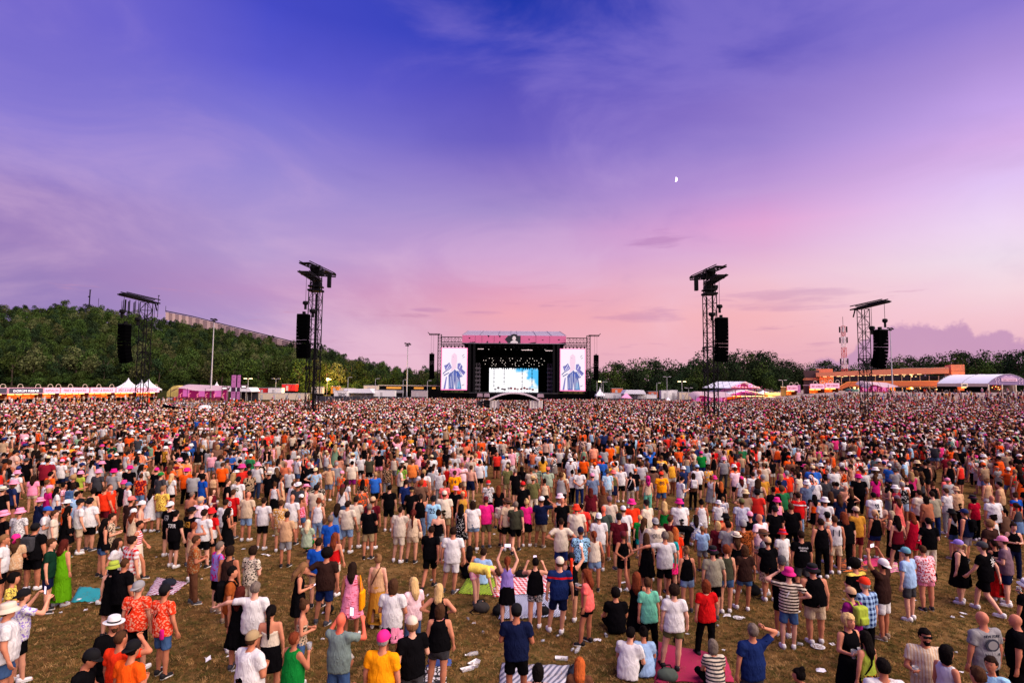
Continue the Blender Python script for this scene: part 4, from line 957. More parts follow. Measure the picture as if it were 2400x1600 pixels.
trailer(602, 720, 186, .2, 2.3, 'long pale shed behind the crowd left of the lattice tower', M['cream'])
trailer(1404, 1456, 190, .4, 3.2, 'white trailer with an orange stripe right of the stage wing', M['white']); trailer(1494, 1540, 184, .5, 2.9, 'white trailer with a red stripe behind the fence', M['white'])
trailer(1550, 1570, 190, .7, 4.2, 'white camper van right of the marquee', M['white']); trailer(1570, 1588, 192, .7, 4.3, 'square white lorry box right of the camper van', M['white'])
trailer(1592, 1614, 188, .5, 3.7, 'first cream caravan under yellow light', M['cream']); trailer(1615, 1640, 190, .5, 3.6, 'second cream caravan under yellow light', M['cream'])
trailer(1434, 1460, 196, 2.6, 4.7, 'orange lorry behind the white trailers', plain('lorry_orange', (200, 96, 44), .5), cat='lorry', name='lorry', group='lorries backstage'); trailer(1520, 1542, 196, 1.8, 3.7, 'second orange lorry, right of the marquee', plain('lorry_orange_b', (196, 88, 50), .5), cat='lorry', name='lorry', group='lorries backstage')
for px0, px1, lab in ((890, 953, 'dark barn like cabin with a pale flat roof and lit windows'), (960, 1001, 'second dark cabin with a yellow lit window row, next to the stage'), (1009, 1024, 'end of a pale roofed cabin behind the stage wing')):
	a = at(px0, 910, 198); b = at(px1, 910, 198); w = b.x-a.x; e = empty('site_cabin', (a.x, 198, 0), 0, lab, 'cabin')
	MB().box(0, w, 0, 4, 0, 5.0).build('cabin_body', M['black'], e); MB().box(-.5, w+.5, -.6, 4.5, 5.0, 5.25).build('cabin_roof', M['cream'], e)
	MB().box(w*.25, w*.8, -.05, -.01, 4.0, 4.6).build('lit_window', glow('window_amber', (225, 150, 60), .5), e); MB().box(w*.1, w*.9, -.05, -.01, 2.6, 3.5).build('pale_panel', M['galv'], e)
def roof_sign(px0, px1, py0, py1, Y, lab, base=0):
	a = at(px0, py1, Y); b = at(px1, py0, Y); w = b.x-a.x; e = empty('roof_sign', (a.x, Y, a.z), 0, lab, 'sign')
	MB().box(0, w, 0, .15, 0, b.z-a.z).build('board', plain('sign_board_pink', (196, 160, 160), .6), e)
	MB().box(w*.36, w*.64, -.06, -.01, (b.z-a.z)*.3, (b.z-a.z)*.8).build('sign_lamp', warmwhite, e)
	MB().bar((.1, .08, 0), (.1, .08, base-a.z), .06).bar((w-.1, .08, 0), (w-.1, .08, base-a.z), .06).build('sign_leg', M['galv'], e)
roof_sign(435, 468, 901.5, 908, 182, 'framed board with a bright warm lamp above the striped tent'); roof_sign(2049, 2072, 905.5, 911, 190, 'framed board with a warm lamp in front of the orange building', 3.2)
# curved roofs with yellow and green prints
for px0, px1, py, Y, lab, c in ((391, 432, 903, 184, 'low yellow and green curved roof behind the pink tent', (196, 176, 96)), (1998, 2012, 911, 186, 'green domed roof before the orange building', (70, 110, 92)), (2012, 2030, 911.5, 187, 'pale printed roof before the orange building', (196, 196, 170))):
	a = at(px0, 920, Y); b = at(px1, 920, Y); w = b.x-a.x; z = at(px0, py, Y).z; bs = gz(a.x, Y)*.8
	e = empty('curved_roof', (a.x, Y, bs), 0, lab, 'roof tent')
	MB().prism([(w*t, 1.2+(z-bs-1.2)*math.sin(math.pi*(.12+.76*t))) for t in np.linspace(0, 1, 9)]+[(w, .9), (0, .9)], 0, 4).build('canopy', plain('roof_print_%d' % px0, c, .6, 0, .4, .7), e)
	MB().box(.2, w-.2, .3, 3.7, 0, .95).build('base', M['white'], e)
# black platform with rails in the left crowd
a = at(381, 955, 90); b = at(492, 955, 90); w = b.x-a.x
e = empty('viewing_platform', (a.x, 90, 0), 0, 'low black platform with grey rails and a white cover in the left crowd', 'platform')
MB().prism([(0, 0), (w, 0), (w, 1.65), (w*.35, 1.75), (0, 2.35)], 0, .15).build('front_panel', M['stagedark'], e); MB().box(0, w, .2, 3.5, 0, 1.3).build('platform_deck', M['black'], e)
m = MB(); [m.bar((x*w, y, 1.3), (x*w, y, 2.55), .05) for x in (.02, .36, .62, .95) for y in (.25, 3.3)]; m.bar((.02*w, .25, 2.55), (.62*w, .25, 2.1), .05); m.bar((.02*w, 3.3, 2.55), (.95*w, 3.3, 2.3), .05); m.build('platform_rail', M['galv'], e)
MB().lathe([(0, 2.2), (.5, 2.15), (.85, 1.95), (.95, 1.7)], 12, c=(w*.82, 1, 0)).build('white_cover', M['white'], e)
# ------------------------------------------------------------------ pavilion on the right
def pavilion():
	Y = 174; o = at(1714, 920, Y); g = Vector((.9, .44, 0))
	e = empty('pavilion', (o.x, Y, 0), math.atan2(g.y, g.x), 'large open pavilion with two tiers of white roofs, lit magenta inside', 'pavilion')
	# local: x along the gable, y back along the ridge
	def roof(nm, x0, x1, zr, ze, y0, y1):
		xm = (x0+x1)/2
		for s, xe in ((-1, x0), (1, x1)):
			m = MB(); t = .12
			vs = [(xe, y0, ze), (xm, y0, zr), (xm, y1, zr), (xe, y1, ze)]
			m.add(vs+[(x, y, z-t) for x, y, z in vs], [(0, 1, 2, 3), (7, 6, 5, 4), (0, 4, 5, 1), (1, 5, 6, 2), (2, 6, 7, 3), (3, 7, 4, 0)])
			m.build(nm, M['whitepvc'], e)
		r_ = MB()
		for q in np.linspace(.04, 1, 4):
			y = y0+(y1-y0)*q; r_.bar((x0, y, ze+.06), (xm, y, zr+.06), .05); r_.bar((x1, y, ze+.06), (xm, y, zr+.06), .05)
		r_.build('roof_rib', M['alu'], e)
	roof('lower_roof', -3.4, 17.5, 4.75, 2.95, .5, 13)
	roof('upper_roof', 2.2, 15.4, 7.35, 5.3, 2.4, 14)
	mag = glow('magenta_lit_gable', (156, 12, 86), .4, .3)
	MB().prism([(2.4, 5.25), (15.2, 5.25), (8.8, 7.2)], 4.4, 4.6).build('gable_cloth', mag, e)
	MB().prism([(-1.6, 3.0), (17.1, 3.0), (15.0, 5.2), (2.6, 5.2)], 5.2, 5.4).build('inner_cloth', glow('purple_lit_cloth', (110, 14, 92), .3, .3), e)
	f = MB()
	f.bar((2.4, 2.5, 5.25), (15.2, 2.5, 5.25), .14); f.bar((2.4, 2.5, 5.3), (8.8, 2.5, 7.3), .12); f.bar((15.2, 2.5, 5.3), (8.8, 2.5, 7.3), .12)
	for q in range(7): x = 2.6+q*2.1; f.bar((x, 2.4, 5.25), (x+1.05, 2.4, 5.9), .07)
	for x in (-1.8, 2.4, 6.6, 11, 15.2, 17.3): f.bar((x, .6, 0), (x, .6, 3.1 if x in (-1.8, 17.3) else 5.25), .13); f.bar((x, 12, 0), (x, 12, 4), .13)
	f.build('frame', plain('magenta_frame', (120, 40, 80), .5, .3), e)
	hot = MB()
	for q in range(9): hot.box(2.8+q*1.4, 3.5+q*1.4, 2.2, 2.3, 5.55, 5.72)
	hot.box(8.6, 9.0, 2.2, 2.3, 7.0, 7.2); hot.build('rose_lamp', glow('rose_lamp_glow', (255, 130, 140), 1.4), e)
	em = MB()
	for c in (5.4, 10.6):
		pts = [(c+math.cos(t)*.75, 2.1, 6.1+math.sin(t)*.45) for t in np.linspace(0, 6.283, 13)]; em.path(pts, .09)
	em.build('neon_ornament', glow('neon_pink', (255, 110, 170), 1.2), e)
	am = MB()
	for q in range(11): am.box(-1+q*1.65, .1+q*1.65, 1.4, 1.5, 2.72, 2.86)
	am.build('amber_lamp', amber, e)
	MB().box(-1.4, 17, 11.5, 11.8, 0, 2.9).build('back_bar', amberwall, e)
	MB().box(-1, 16.5, 1.2, 2, 0, 1.1).build('bar_counter', plain('pavilion_bar', (110, 62, 52), .6), e)
	lt = bpy.data.lights.new('pavilion_light', 'POINT'); lo = bpy.data.objects.new('pavilion_light', lt); COL.objects.link(lo); lo.parent = e; lo.location = (8.5, 4, 3.9); lt.energy = 450; lt.color = (1, .12, .5); lt.shadow_soft_size = .5
	for q in range(6):
		px = 1733+q*13.5; p = at(px, 935, 166); t = empty('potted_bamboo', (p.x, 166, 0), 0, 'slim golden lit bush before the pavilion, %s from the left' % 'first second third fourth fifth sixth'.split()[q], 'plant', 'golden bushes before the pavilion'); t.scale = (.36, .36, .36)
		link('crown', HILLC[5], t, (0, 0, -1.6)); link('pot', MB().lathe([(0, 0), (.9, 0), (1.1, 1.6), (0, 1.6)], 10).mesh('pot', M['black']), t)
	lt = bpy.data.lights.new('bar_light', 'POINT'); lo = bpy.data.objects.new('bar_light', lt); COL.objects.link(lo); lo.parent = e; lo.location = (13, -3.2, 3.6); lt.energy = 700; lt.color = (1, .62, .12); lt.shadow_soft_size = .5
pavilion()
# bar with yellow lights between pavilion and banners
a = at(1800, 925, 180); e = empty('bar_hut', (a.x, 180, 0), 0, 'open bar hut glowing yellow right of the pavilion', 'bar'); w = at(1826, 925, 180).x-a.x
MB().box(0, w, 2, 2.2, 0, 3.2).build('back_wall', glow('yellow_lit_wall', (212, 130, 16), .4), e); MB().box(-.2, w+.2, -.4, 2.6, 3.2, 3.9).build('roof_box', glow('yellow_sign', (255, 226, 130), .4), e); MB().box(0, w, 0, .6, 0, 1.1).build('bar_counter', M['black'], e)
MB().box(.2, w-.2, .2, .35, 2.7, 2.85).build('tube_lamp', amber, e)
# ------------------------------------------------------------------ merchandise marquee
def merch():
	Y = 184; o = at(2317, 915, Y); bz = 4.5; ax = Vector((-.86, .5, 0)); g = Vector((.97, .26, 0))
	w = (at(2402, 915, Y+3).x-o.x)/.97
	e = empty('merchandise_tent', (o.x, Y, bz), math.atan2(.1, .97), 'white arched marquee with a merchandise sign in its printed gable', 'marquee')
	prof = [(w*t, 2.9+3.1*math.sin(math.pi*t)**.8) for t in np.linspace(0, 1, 15)]
	m = MB(); D = 13; sh = -6.0
	n = len(prof); vs = [(x, 0, z) for x, z in prof]+[(x+sh, D, z-.1) for x, z in prof]
	m.add(vs, [(i, i+1, n+i+1, n+i) for i in range(n-1)]); m.build('canopy', M['whitepvc'], e, smooth=True)
	r_ = MB()
	for q in (0, .5, 1):
		r_.path([(x+sh*q, D*q, z+.05) for x, z in prof], .06)
	r_.build('roof_rib', M['alu'], e)
	MB().prism([(x*.99+.05, z-.06) for x, z in reversed(prof)]+[(.1, 2.5), (w-.1, 2.5)], -.02, .05).build('gable_print', plain('gable_lilac', (120, 100, 140), .7, 0, .35, .9), e)
	sw = MB()
	for x, s in ((w*.18, 1), (w*.26, -1), (w*.74, 1), (w*.82, -1)): sw.path([(x, -.06, 2.8), (x+s*.3, -.06, 3.6), (x-s*.2, -.06, 4.2), (x+s*.4, -.06, 4.8)], .08)
	sw.path([(w*.36, -.06, 5.0), (w*.44, -.06, 5.35), (w*.5, -.06, 5.0), (w*.56, -.06, 5.35), (w*.64, -.06, 5.0)], .09); sw.build('swirl_print', plain('swirl_pale', (222, 196, 214), .7), e)
	sg = MB().box(w*.31, w*.69, -.2, -.08, 3.7, 4.6).build('sign', plain('merch_sign_pink', (232, 190, 212), .6), e)
	link('lettering', text_mesh('MERCHANDISE', w*.33, .48, plain('merch_letters', (120, 66, 110), .6), .015), sg, (w*.5, -.22, 4.15))
	MB().prism([(w*.29, 4.68), (w*.71, 4.68), (w*.6, 5.3), (w*.4, 5.3)], -.18, -.08).build('sign_crest', plain('crest_lilac', (180, 150, 186), .6), e)
	po = MB()
	for x in (.05, w*.33, w*.66, w-.05): po.box(x-.16, x+.16, -.1, .2, 0, 2.6)
	po.build('tent_pole', M['cream'], e)
	MB().add([(0, 0, 2.9), (sh, D, 2.9), (sh, D, 1.9), (0, 0, 1.9)], [(0, 1, 2, 3)]).build('side_cloth', M['cream'], e); MB().add([(0, .05, 1.9), (sh, D, 1.9), (sh, D, 0), (0, .05, 0)], [(0, 1, 2, 3)]).build('side_dark', M['stagedark'], e)
	MB().box(.3, w-.3, 4.5, 4.7, 0, 2.5).build('shelf_wall', plain('merch_dark', (70, 40, 34), .7), e)
	rr = random.Random(2); gl = MB(); rd = MB()
	for q in range(34): x = rr.uniform(.4, w*.3); z = rr.uniform(.8, 2.3); gl.box(x, x+.25, 4.2, 4.3, z, z+.22)
	for q in range(16): x = rr.uniform(w*.35, w*.62); z = rr.uniform(.7, 2.2); (gl if q % 3 == 0 else rd).box(x, x+.3, 4.2, 4.3, z, z+.3)
	gl.build('lit_goods', glow('merch_glow', (255, 200, 110), 1.1), e); rd.build('red_goods', glow('merch_red', (200, 40, 30), .6), e)
	c = MB(); [c.lathe([(.3, .1), (.22, 1.2), (.5, 2.5)], 8, c=(x, .6, 0)) for x in (w*.64, w*.68, w*.95)]; c.build('curtain', M['cream'], e)
	a = at(2247, 905, Y); k = empty('ticket_kiosk', (a.x, Y-1, 4.3), 0, 'small kiosk glowing orange at the marquee\'s left corner', 'kiosk')
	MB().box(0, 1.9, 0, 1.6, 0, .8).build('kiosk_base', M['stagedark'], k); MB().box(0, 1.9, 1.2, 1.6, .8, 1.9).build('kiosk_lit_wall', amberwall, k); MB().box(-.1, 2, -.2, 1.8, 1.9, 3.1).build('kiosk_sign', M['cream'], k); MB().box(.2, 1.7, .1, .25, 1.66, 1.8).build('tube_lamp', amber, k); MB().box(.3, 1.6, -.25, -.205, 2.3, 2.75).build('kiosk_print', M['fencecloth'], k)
	fence(2118, 2262, 180, 2.3, 'long black cloth fence climbing toward the merchandise marquee', 3.0, 'stagedark', 3, 186)
merch()
# ------------------------------------------------------------------ orange building
def orange_building():
	A_ = at(1904, 900, 236); B_ = at(2262, 900, 212); d = Vector((B_.x-A_.x, B_.y-A_.y, 0)); L_ = d.length
	e = empty('orange_building', (A_.x, A_.y, 0), math.atan2(d.y, d.x), 'long terracotta orange two storey building with a lit glass front and ramp', 'building')
	ow = M['orangewall']; z = 3.0
	U = lambda px: (at(px, 900, 225).x-A_.x)/(B_.x-A_.x)*L_
	MB().box(L_*.92, L_, -.6, 12, z, 14.6).build('end_block', ow, e)
	s = MB(); s.box(L_*.92-.02, L_+.02, -.63, -.6, 12.2, 12.28); s.box(L_*.92-.02, L_+.02, -.63, -.6, 8.2, 8.28); s.build('wall_joint', plain('joint_brown', (130, 66, 44), .7), e)
	MB().prism([(1.4, 10.0), (L_*.9, 11.3), (L_*.9, 13.6), (L_*.6, 13.1), (1.4, 11.6)], -2.6, 11.5).build('roof_fascia', ow, e)
	MB().box(L_*.03, L_*.15, 2, 9, 11.5, 13.3).build('roof_box', ow, e); MB().box(L_*.6, L_*.9, -2.7, -2.6, 13.3, 13.42).build('roof_edge', M['cream'], e)
	MB().box(2.6, 7.5, -.3, 10, z, 10.05).build('stair_block', ow, e)
	t = MB(); t.box(-3.2, 2.6, 1, 9, z, 12.6); t.build('side_tower', plain('tower_dark_grey', (86, 60, 60), .7), e); t = MB(); [t.box(-3.4, 2.55, .6, 1, zz, zz+.9) for zz in (5.8, 8.6)]; t.box(-3.3, 2.5, .9, 1.0, z, 5.6); t.build('tower_balcony', ow, e)  # side tower in its own dark grey, balconies in the wall colour
	# upper glass front in panes with pale posts
	n = 13; x0 = 7.6; x1 = L_*.9
	for q in range(n):
		a = x0+(x1-x0)*q/n; b = x0+(x1-x0)*(q+1)/n
		MB().box(a+.18, b-.18, 1.0, 1.1, 8.3, 10.4).build('window_pane', M['glass'], e)
	p = MB(); [p.box(x0+(x1-x0)*q/n-.13, x0+(x1-x0)*q/n+.13, -.4, .2, z+.6, 10.4) for q in range(n)]; p.build('facade_post', M['cream'], e)
	MB().box(x0, x1, 3.2, 3.4, z, 10.2).build('back_wall', plain('inner_brown', (58, 40, 34), .8), e)
	rr = random.Random(6); g = MB()
	for q in range(15): x = rr.uniform(x0, x1-5); zz = rr.uniform(9.6, 11); g.box(x, x+.5, .9, .98, zz, zz+.14)
	g.build('room_lamp', warmwhite, e)
	sl = MB(); [sl.box(4+q*(x1-4)/17, 5.3+q*(x1-4)/17, -2.2, -1.4, 9.98+1.2*q/17, 10.08+1.2*q/17) for q in range(14)]; sl.build('soffit_lamp', warmwhite, e)
	# ramp and balcony band
	MB().prism([(7.0, 4.2), (8.6, 4.2), (13.2, 6.2), (L_*.915, 6.5), (L_*.915, 8.5), (12.4, 7.9)], -2.4, -1.9).build('balcony_band', plain('lit_orange_band', (226, 124, 66), .7, 0, .08), e)
	lamp = MB(); lamp.prism([(12.4, 7.93), (L_*.915, 8.53), (L_*.915, 8.6), (12.4, 8.0)], -2.35, -2.2); lamp.prism([(7.0, 4.25), (12.4, 7.93), (12.4, 8.0), (6.9, 4.3)], -2.35, -2.2); lamp.build('handrail_lamp', glow('handrail_amber', (255, 160, 80), .8), e)
	MB().box(12, L_*.915, -1.9, 3, 6.0, 6.2).build('balcony_floor', M['cream'], e)
	gl = MB(); dk = MB(); n = 22
	for q in range(n):
		a = 9+(x1-9)*q/n; b = 9+(x1-9)*(q+1)/n; (gl if q in (5, 6, 9, 11, 14) else dk).box(a+.12, b-.12, 1.0, 1.1, z+.4, 5.9)
	dk.build('lower_glass', M['glass'], e); gl.build('lit_glass', glow('room_amber', (225, 120, 40), .5), e)
	dl = MB(); [dl.box(x, x+.9, .8, .95, z+.9, 5.4) for x in (L_*.82, L_*.87)]; dl.build('door_lamp', warmwhite, e)
	for x, en in ((L_*.93, 1100), (L_*.85, 700), (4.5, 500), (L_*.5, 700), (L_*.3, 650), (L_*.68, 650)):
		lt = bpy.data.lights.new('building_light', 'POINT'); lo = bpy.data.objects.new('building_light', lt); COL.objects.link(lo); lo.parent = e; lo.location = (x, -3.6 if x > L_*.9 else -.6, 5.6); lt.energy = en; lt.color = (1, .48, .14); lt.shadow_soft_size = .4
orange_building()
# ------------------------------------------------------------------ on the hill
def ski_hall():
	e = empty('ski_hall', (0, 0, 0), 0, 'long sloping hall with beige panels along the hill\'s ridge', 'hall')
	pts = [(388, 730.5, 744), (450, 743, 757), (520, 761, 774), (600, 781, 791), (700, 806, 813)]
	mats = [plain('hall_beige', (200, 172, 160), .7), plain('hall_grey', (150, 126, 122), .7)]
	top = [at(px, a, ridge_depth(px)-2) for px, a, b in pts]; bot = [at(px, b+5, ridge_depth(px)-2) for px, a, b in pts]
	k = 0
	for i in range(len(pts)-1):
		n = 8
		for q in range(n):
			f = lambda P, t: P[i].lerp(P[i+1], t)
			a, b = f(top, q/n), f(top, (q+.93)/n); c, d = f(bot, (q+.93)/n), f(bot, q/n)
			nn = Vector((0, 6, 0)); vs = [a, b, c, d, a+nn, b+nn, c+nn, d+nn]
			MB().add(vs, [(3, 2, 1, 0), (4, 5, 6, 7), (0, 1, 5, 4), (1, 2, 6, 5), (2, 3, 7, 6), (3, 0, 4, 7)]).build('wall_panel', mats[k % 2], e); k += 1
	r_ = MB(); up = Vector((0, 0, .5)); r_.path([p+up for p in top], .35, 4); r_.build('roof_edge', M['truss'], e)
	MB().bar(top[0], top[0]+Vector((0, 0, 3.4)), .12).build('flag_pole', M['truss'], e)
ski_hall()
rr = random.Random(9)
for pn, (px, y0, y1, r_) in enumerate(((286, 705, 724, .12), (290, 703, 724, .2), (294.5, 702, 724, .45), (301.5, 706, 726, .25), (304.5, 703, 726, .25), (313.5, 709, 726, .16), (316, 707, 726, .2), (318.5, 704, 726, .16), (326, 711, 728, .16), (355, 722, 736, .12), (359, 718, 737, .1), (362.5, 721, 737, .12), (211.5, 679, 712, .3), (231.5, 699, 714, .1), (372, 692, 738, .16))):
	Y = 326; t = at(px, y0, Y); b = at(px, y1+6, Y)
	big = px in (211.5, 372)
	e = empty('antenna_pole', (t.x, Y, b.z), 0, {211.5: 'tall single antenna pole on the hill\'s crest', 372: 'thin antenna mast with side boxes next to the ski hall', 294.5: 'thickest pole of the cluster on the hilltop'}.get(px, 'thin dark pole on the hilltop, %s from the left in its cluster' % 'first second third fourth fifth sixth seventh eighth ninth tenth eleventh twelfth thirteenth fourteenth fifteenth'.split()[pn]), 'pole', 'thin poles on the hilltop')
	MB().bar((0, 0, 0), (0, 0, t.z-b.z), r_, 6).build('pole', M['truss'], e)
	if big: MB().box(-.8, -.2, -.3, .3, (t.z-b.z)*.55, (t.z-b.z)*.62).box(-.3, .5, -.3, .3, (t.z-b.z)*.97, (t.z-b.z)).build('antenna_box', M['truss'], e)
# the half moon
def moon():
	Y = 6000; c = at(1582.6, 420.8, Y); r_ = Y/1333*5.3*1.1; n = 24
	u = (c-Vector((0, 0, CAM_H))).normalized(); a = u.cross(Vector((0, 0, 1))).normalized(); b = a.cross(u)
	m = MB(); pts = []
	for i in range(n+1):
		t = -math.pi/2+math.pi*i/n; pts.append(a*math.cos(t)*r_*.95+b*math.sin(t)*r_)
	for i in range(n-1, 0, -1):
		t = -math.pi/2+math.pi*i/n; pts.append(a*math.cos(t)*r_*.12+b*math.sin(t)*r_)
	rot = Matrix.Rotation(R(8), 3, u); pts = [rot @ p for p in pts]; N_ = len(pts)
	d = u*r_*.3
	m.add([p for p in pts]+[p+d for p in pts], [tuple(range(N_))[::-1], tuple(range(N_, 2*N_))]+[(i, (i+1) % N_, N_+(i+1) % N_, N_+i) for i in range(N_)])
	tag(m.build('moon', glow('moonlight', (255, 246, 255), .9), None, c), 'small bright half moon high in the purple sky', 'moon')
moon()
# ------------------------------------------------------------------ people: bodies and clothes grown from a skeleton
def surface_nets(F, o, h):
	nx, ny, nz = F.shape; ins = F < 0
	c = np.zeros((nx-1, ny-1, nz-1), np.int8)
	for a in (0, 1):
		for b in (0, 1):
			for d in (0, 1): c += ins[a:nx-1+a, b:ny-1+b, d:nz-1+d]
	act = (c > 0) & (c < 8); ijk = np.argwhere(act)
	if not len(ijk): return np.zeros((0, 3)), np.zeros((0, 4), int)
	idx = -np.ones(act.shape, np.int64); idx[act] = np.arange(len(ijk))
	acc = np.zeros((len(ijk), 3)); cnt = np.zeros(len(ijk)); I, J, K = ijk.T
	crn = [(a, b, d) for a in (0, 1) for b in (0, 1) for d in (0, 1)]
	for p in crn:
		for ax in range(3):
			if p[ax]: continue
			q = list(p); q[ax] = 1
			f0 = F[I+p[0], J+p[1], K+p[2]]; f1 = F[I+q[0], J+q[1], K+q[2]]; m = (f0 < 0) != (f1 < 0)
			t = np.where(m, f0/np.where(m, f0-f1, 1), 0); pt = np.tile(np.array(p, float), (len(ijk), 1)); pt[:, ax] += t
			acc += pt*m[:, None]; cnt += m
	V = (ijk+acc/cnt[:, None])*h+np.array(o)
	Q = []
	for ax in range(3):
		u, w = (ax+1) % 3, (ax+2) % 3
		sl0 = [slice(None)]*3; sl1 = [slice(None)]*3; sl0[ax] = slice(0, -1); sl1[ax] = slice(1, None)
		ch = ins[tuple(sl0)] != ins[tuple(sl1)]; E = np.argwhere(ch)
		E = E[(E[:, u] > 0) & (E[:, w] > 0) & (E[:, u] < F.shape[u]-1) & (E[:, w] < F.shape[w]-1)]
		du = np.zeros(3, int); du[u] = 1; dw = np.zeros(3, int); dw[w] = 1
		q = np.stack([idx[tuple((E-du-dw).T)], idx[tuple((E-dw).T)], idx[tuple(E.T)], idx[tuple((E-du).T)]], 1)
		flip = ~ins[tuple(E.T)]; q[flip] = q[flip][:, ::-1]; Q.append(q)
	return V, np.concatenate(Q)
class Field:
	"""grid that rounded cones and ellipsoids are blended into"""
	def __init__(s, lo, hi, h):
		s.h = h; s.o = np.array(lo, float); n = np.ceil((np.array(hi)-s.o)/h).astype(int)+1
		g = np.meshgrid(*[s.o[i]+np.arange(n[i])*h for i in range(3)], indexing='ij'); s.P = np.stack(g, -1); s.d = np.full(tuple(n), 9., float)
	def put(s, e, k=.03):
		hh = np.clip(.5+.5*(s.d-e)/k, 0, 1); s.d = s.d*(1-hh)+e*hh-k*hh*(1-hh); return s
	def cone(s, a, b, ra, rb): return cone_d(s.P, a, b, ra, rb)
	def ell(s, c, r): return ell_d(s.P, c, r)
	def mesh(s): return surface_nets(s.d, s.o, s.h)
def cone_d(P, a, b, ra, rb):
	a = np.asarray(a, float); ba = np.asarray(b, float)-a; t = np.clip(((P-a)@ba)/max(1e-9, ba@ba), 0, 1)
	return np.linalg.norm(P-a-t[..., None]*ba, axis=-1)-(ra+(rb-ra)*t)
def ell_d(P, c, r):
	q = (P-np.asarray(c))/np.asarray(r); l = np.linalg.norm(q, axis=-1); return (l-1)*min(r)
def fin(name, V, Q, mats, ratio=1., mi=None, extra=None):
	"""mesh from a field; ratio = share of the faces kept; extra = (verts, faces) joined to it"""
	me = bpy.data.meshes.new(name); me.from_pydata(V.tolist(), [], Q.tolist())
	if ratio < 1:
		o = bpy.data.objects.new(name, me); COL.objects.link(o); md = o.modifiers.new('d', 'DECIMATE'); md.ratio = ratio
		m2 = bpy.data.meshes.new_from_object(o.evaluated_get(bpy.context.evaluated_depsgraph_get())); bpy.data.objects.remove(o); bpy.data.meshes.remove(me); me = m2; me.name = name
	if extra:
		v = [tuple(x.co) for x in me.vertices]; f = [tuple(p.vertices) for p in me.polygons]; bpy.data.meshes.remove(me)
		for ev, ef in extra:
			b = len(v); v += [tuple(map(float, x)) for x in ev]; f += [tuple(int(i)+b for i in q) for q in ef]
		me = bpy.data.meshes.new(name); me.from_pydata(v, [], f)
	me.materials.clear()
	for m in (mats if isinstance(mats, (list, tuple)) else [mats]): me.materials.append(m)
	me.polygons.foreach_set('use_smooth', [True]*len(me.polygons)); me.update(); return me
def arrays(me):
	v = np.zeros(len(me.vertices)*3); me.vertices.foreach_get('co', v); return v.reshape(-1, 3), [tuple(p.vertices) for p in me.polygons]
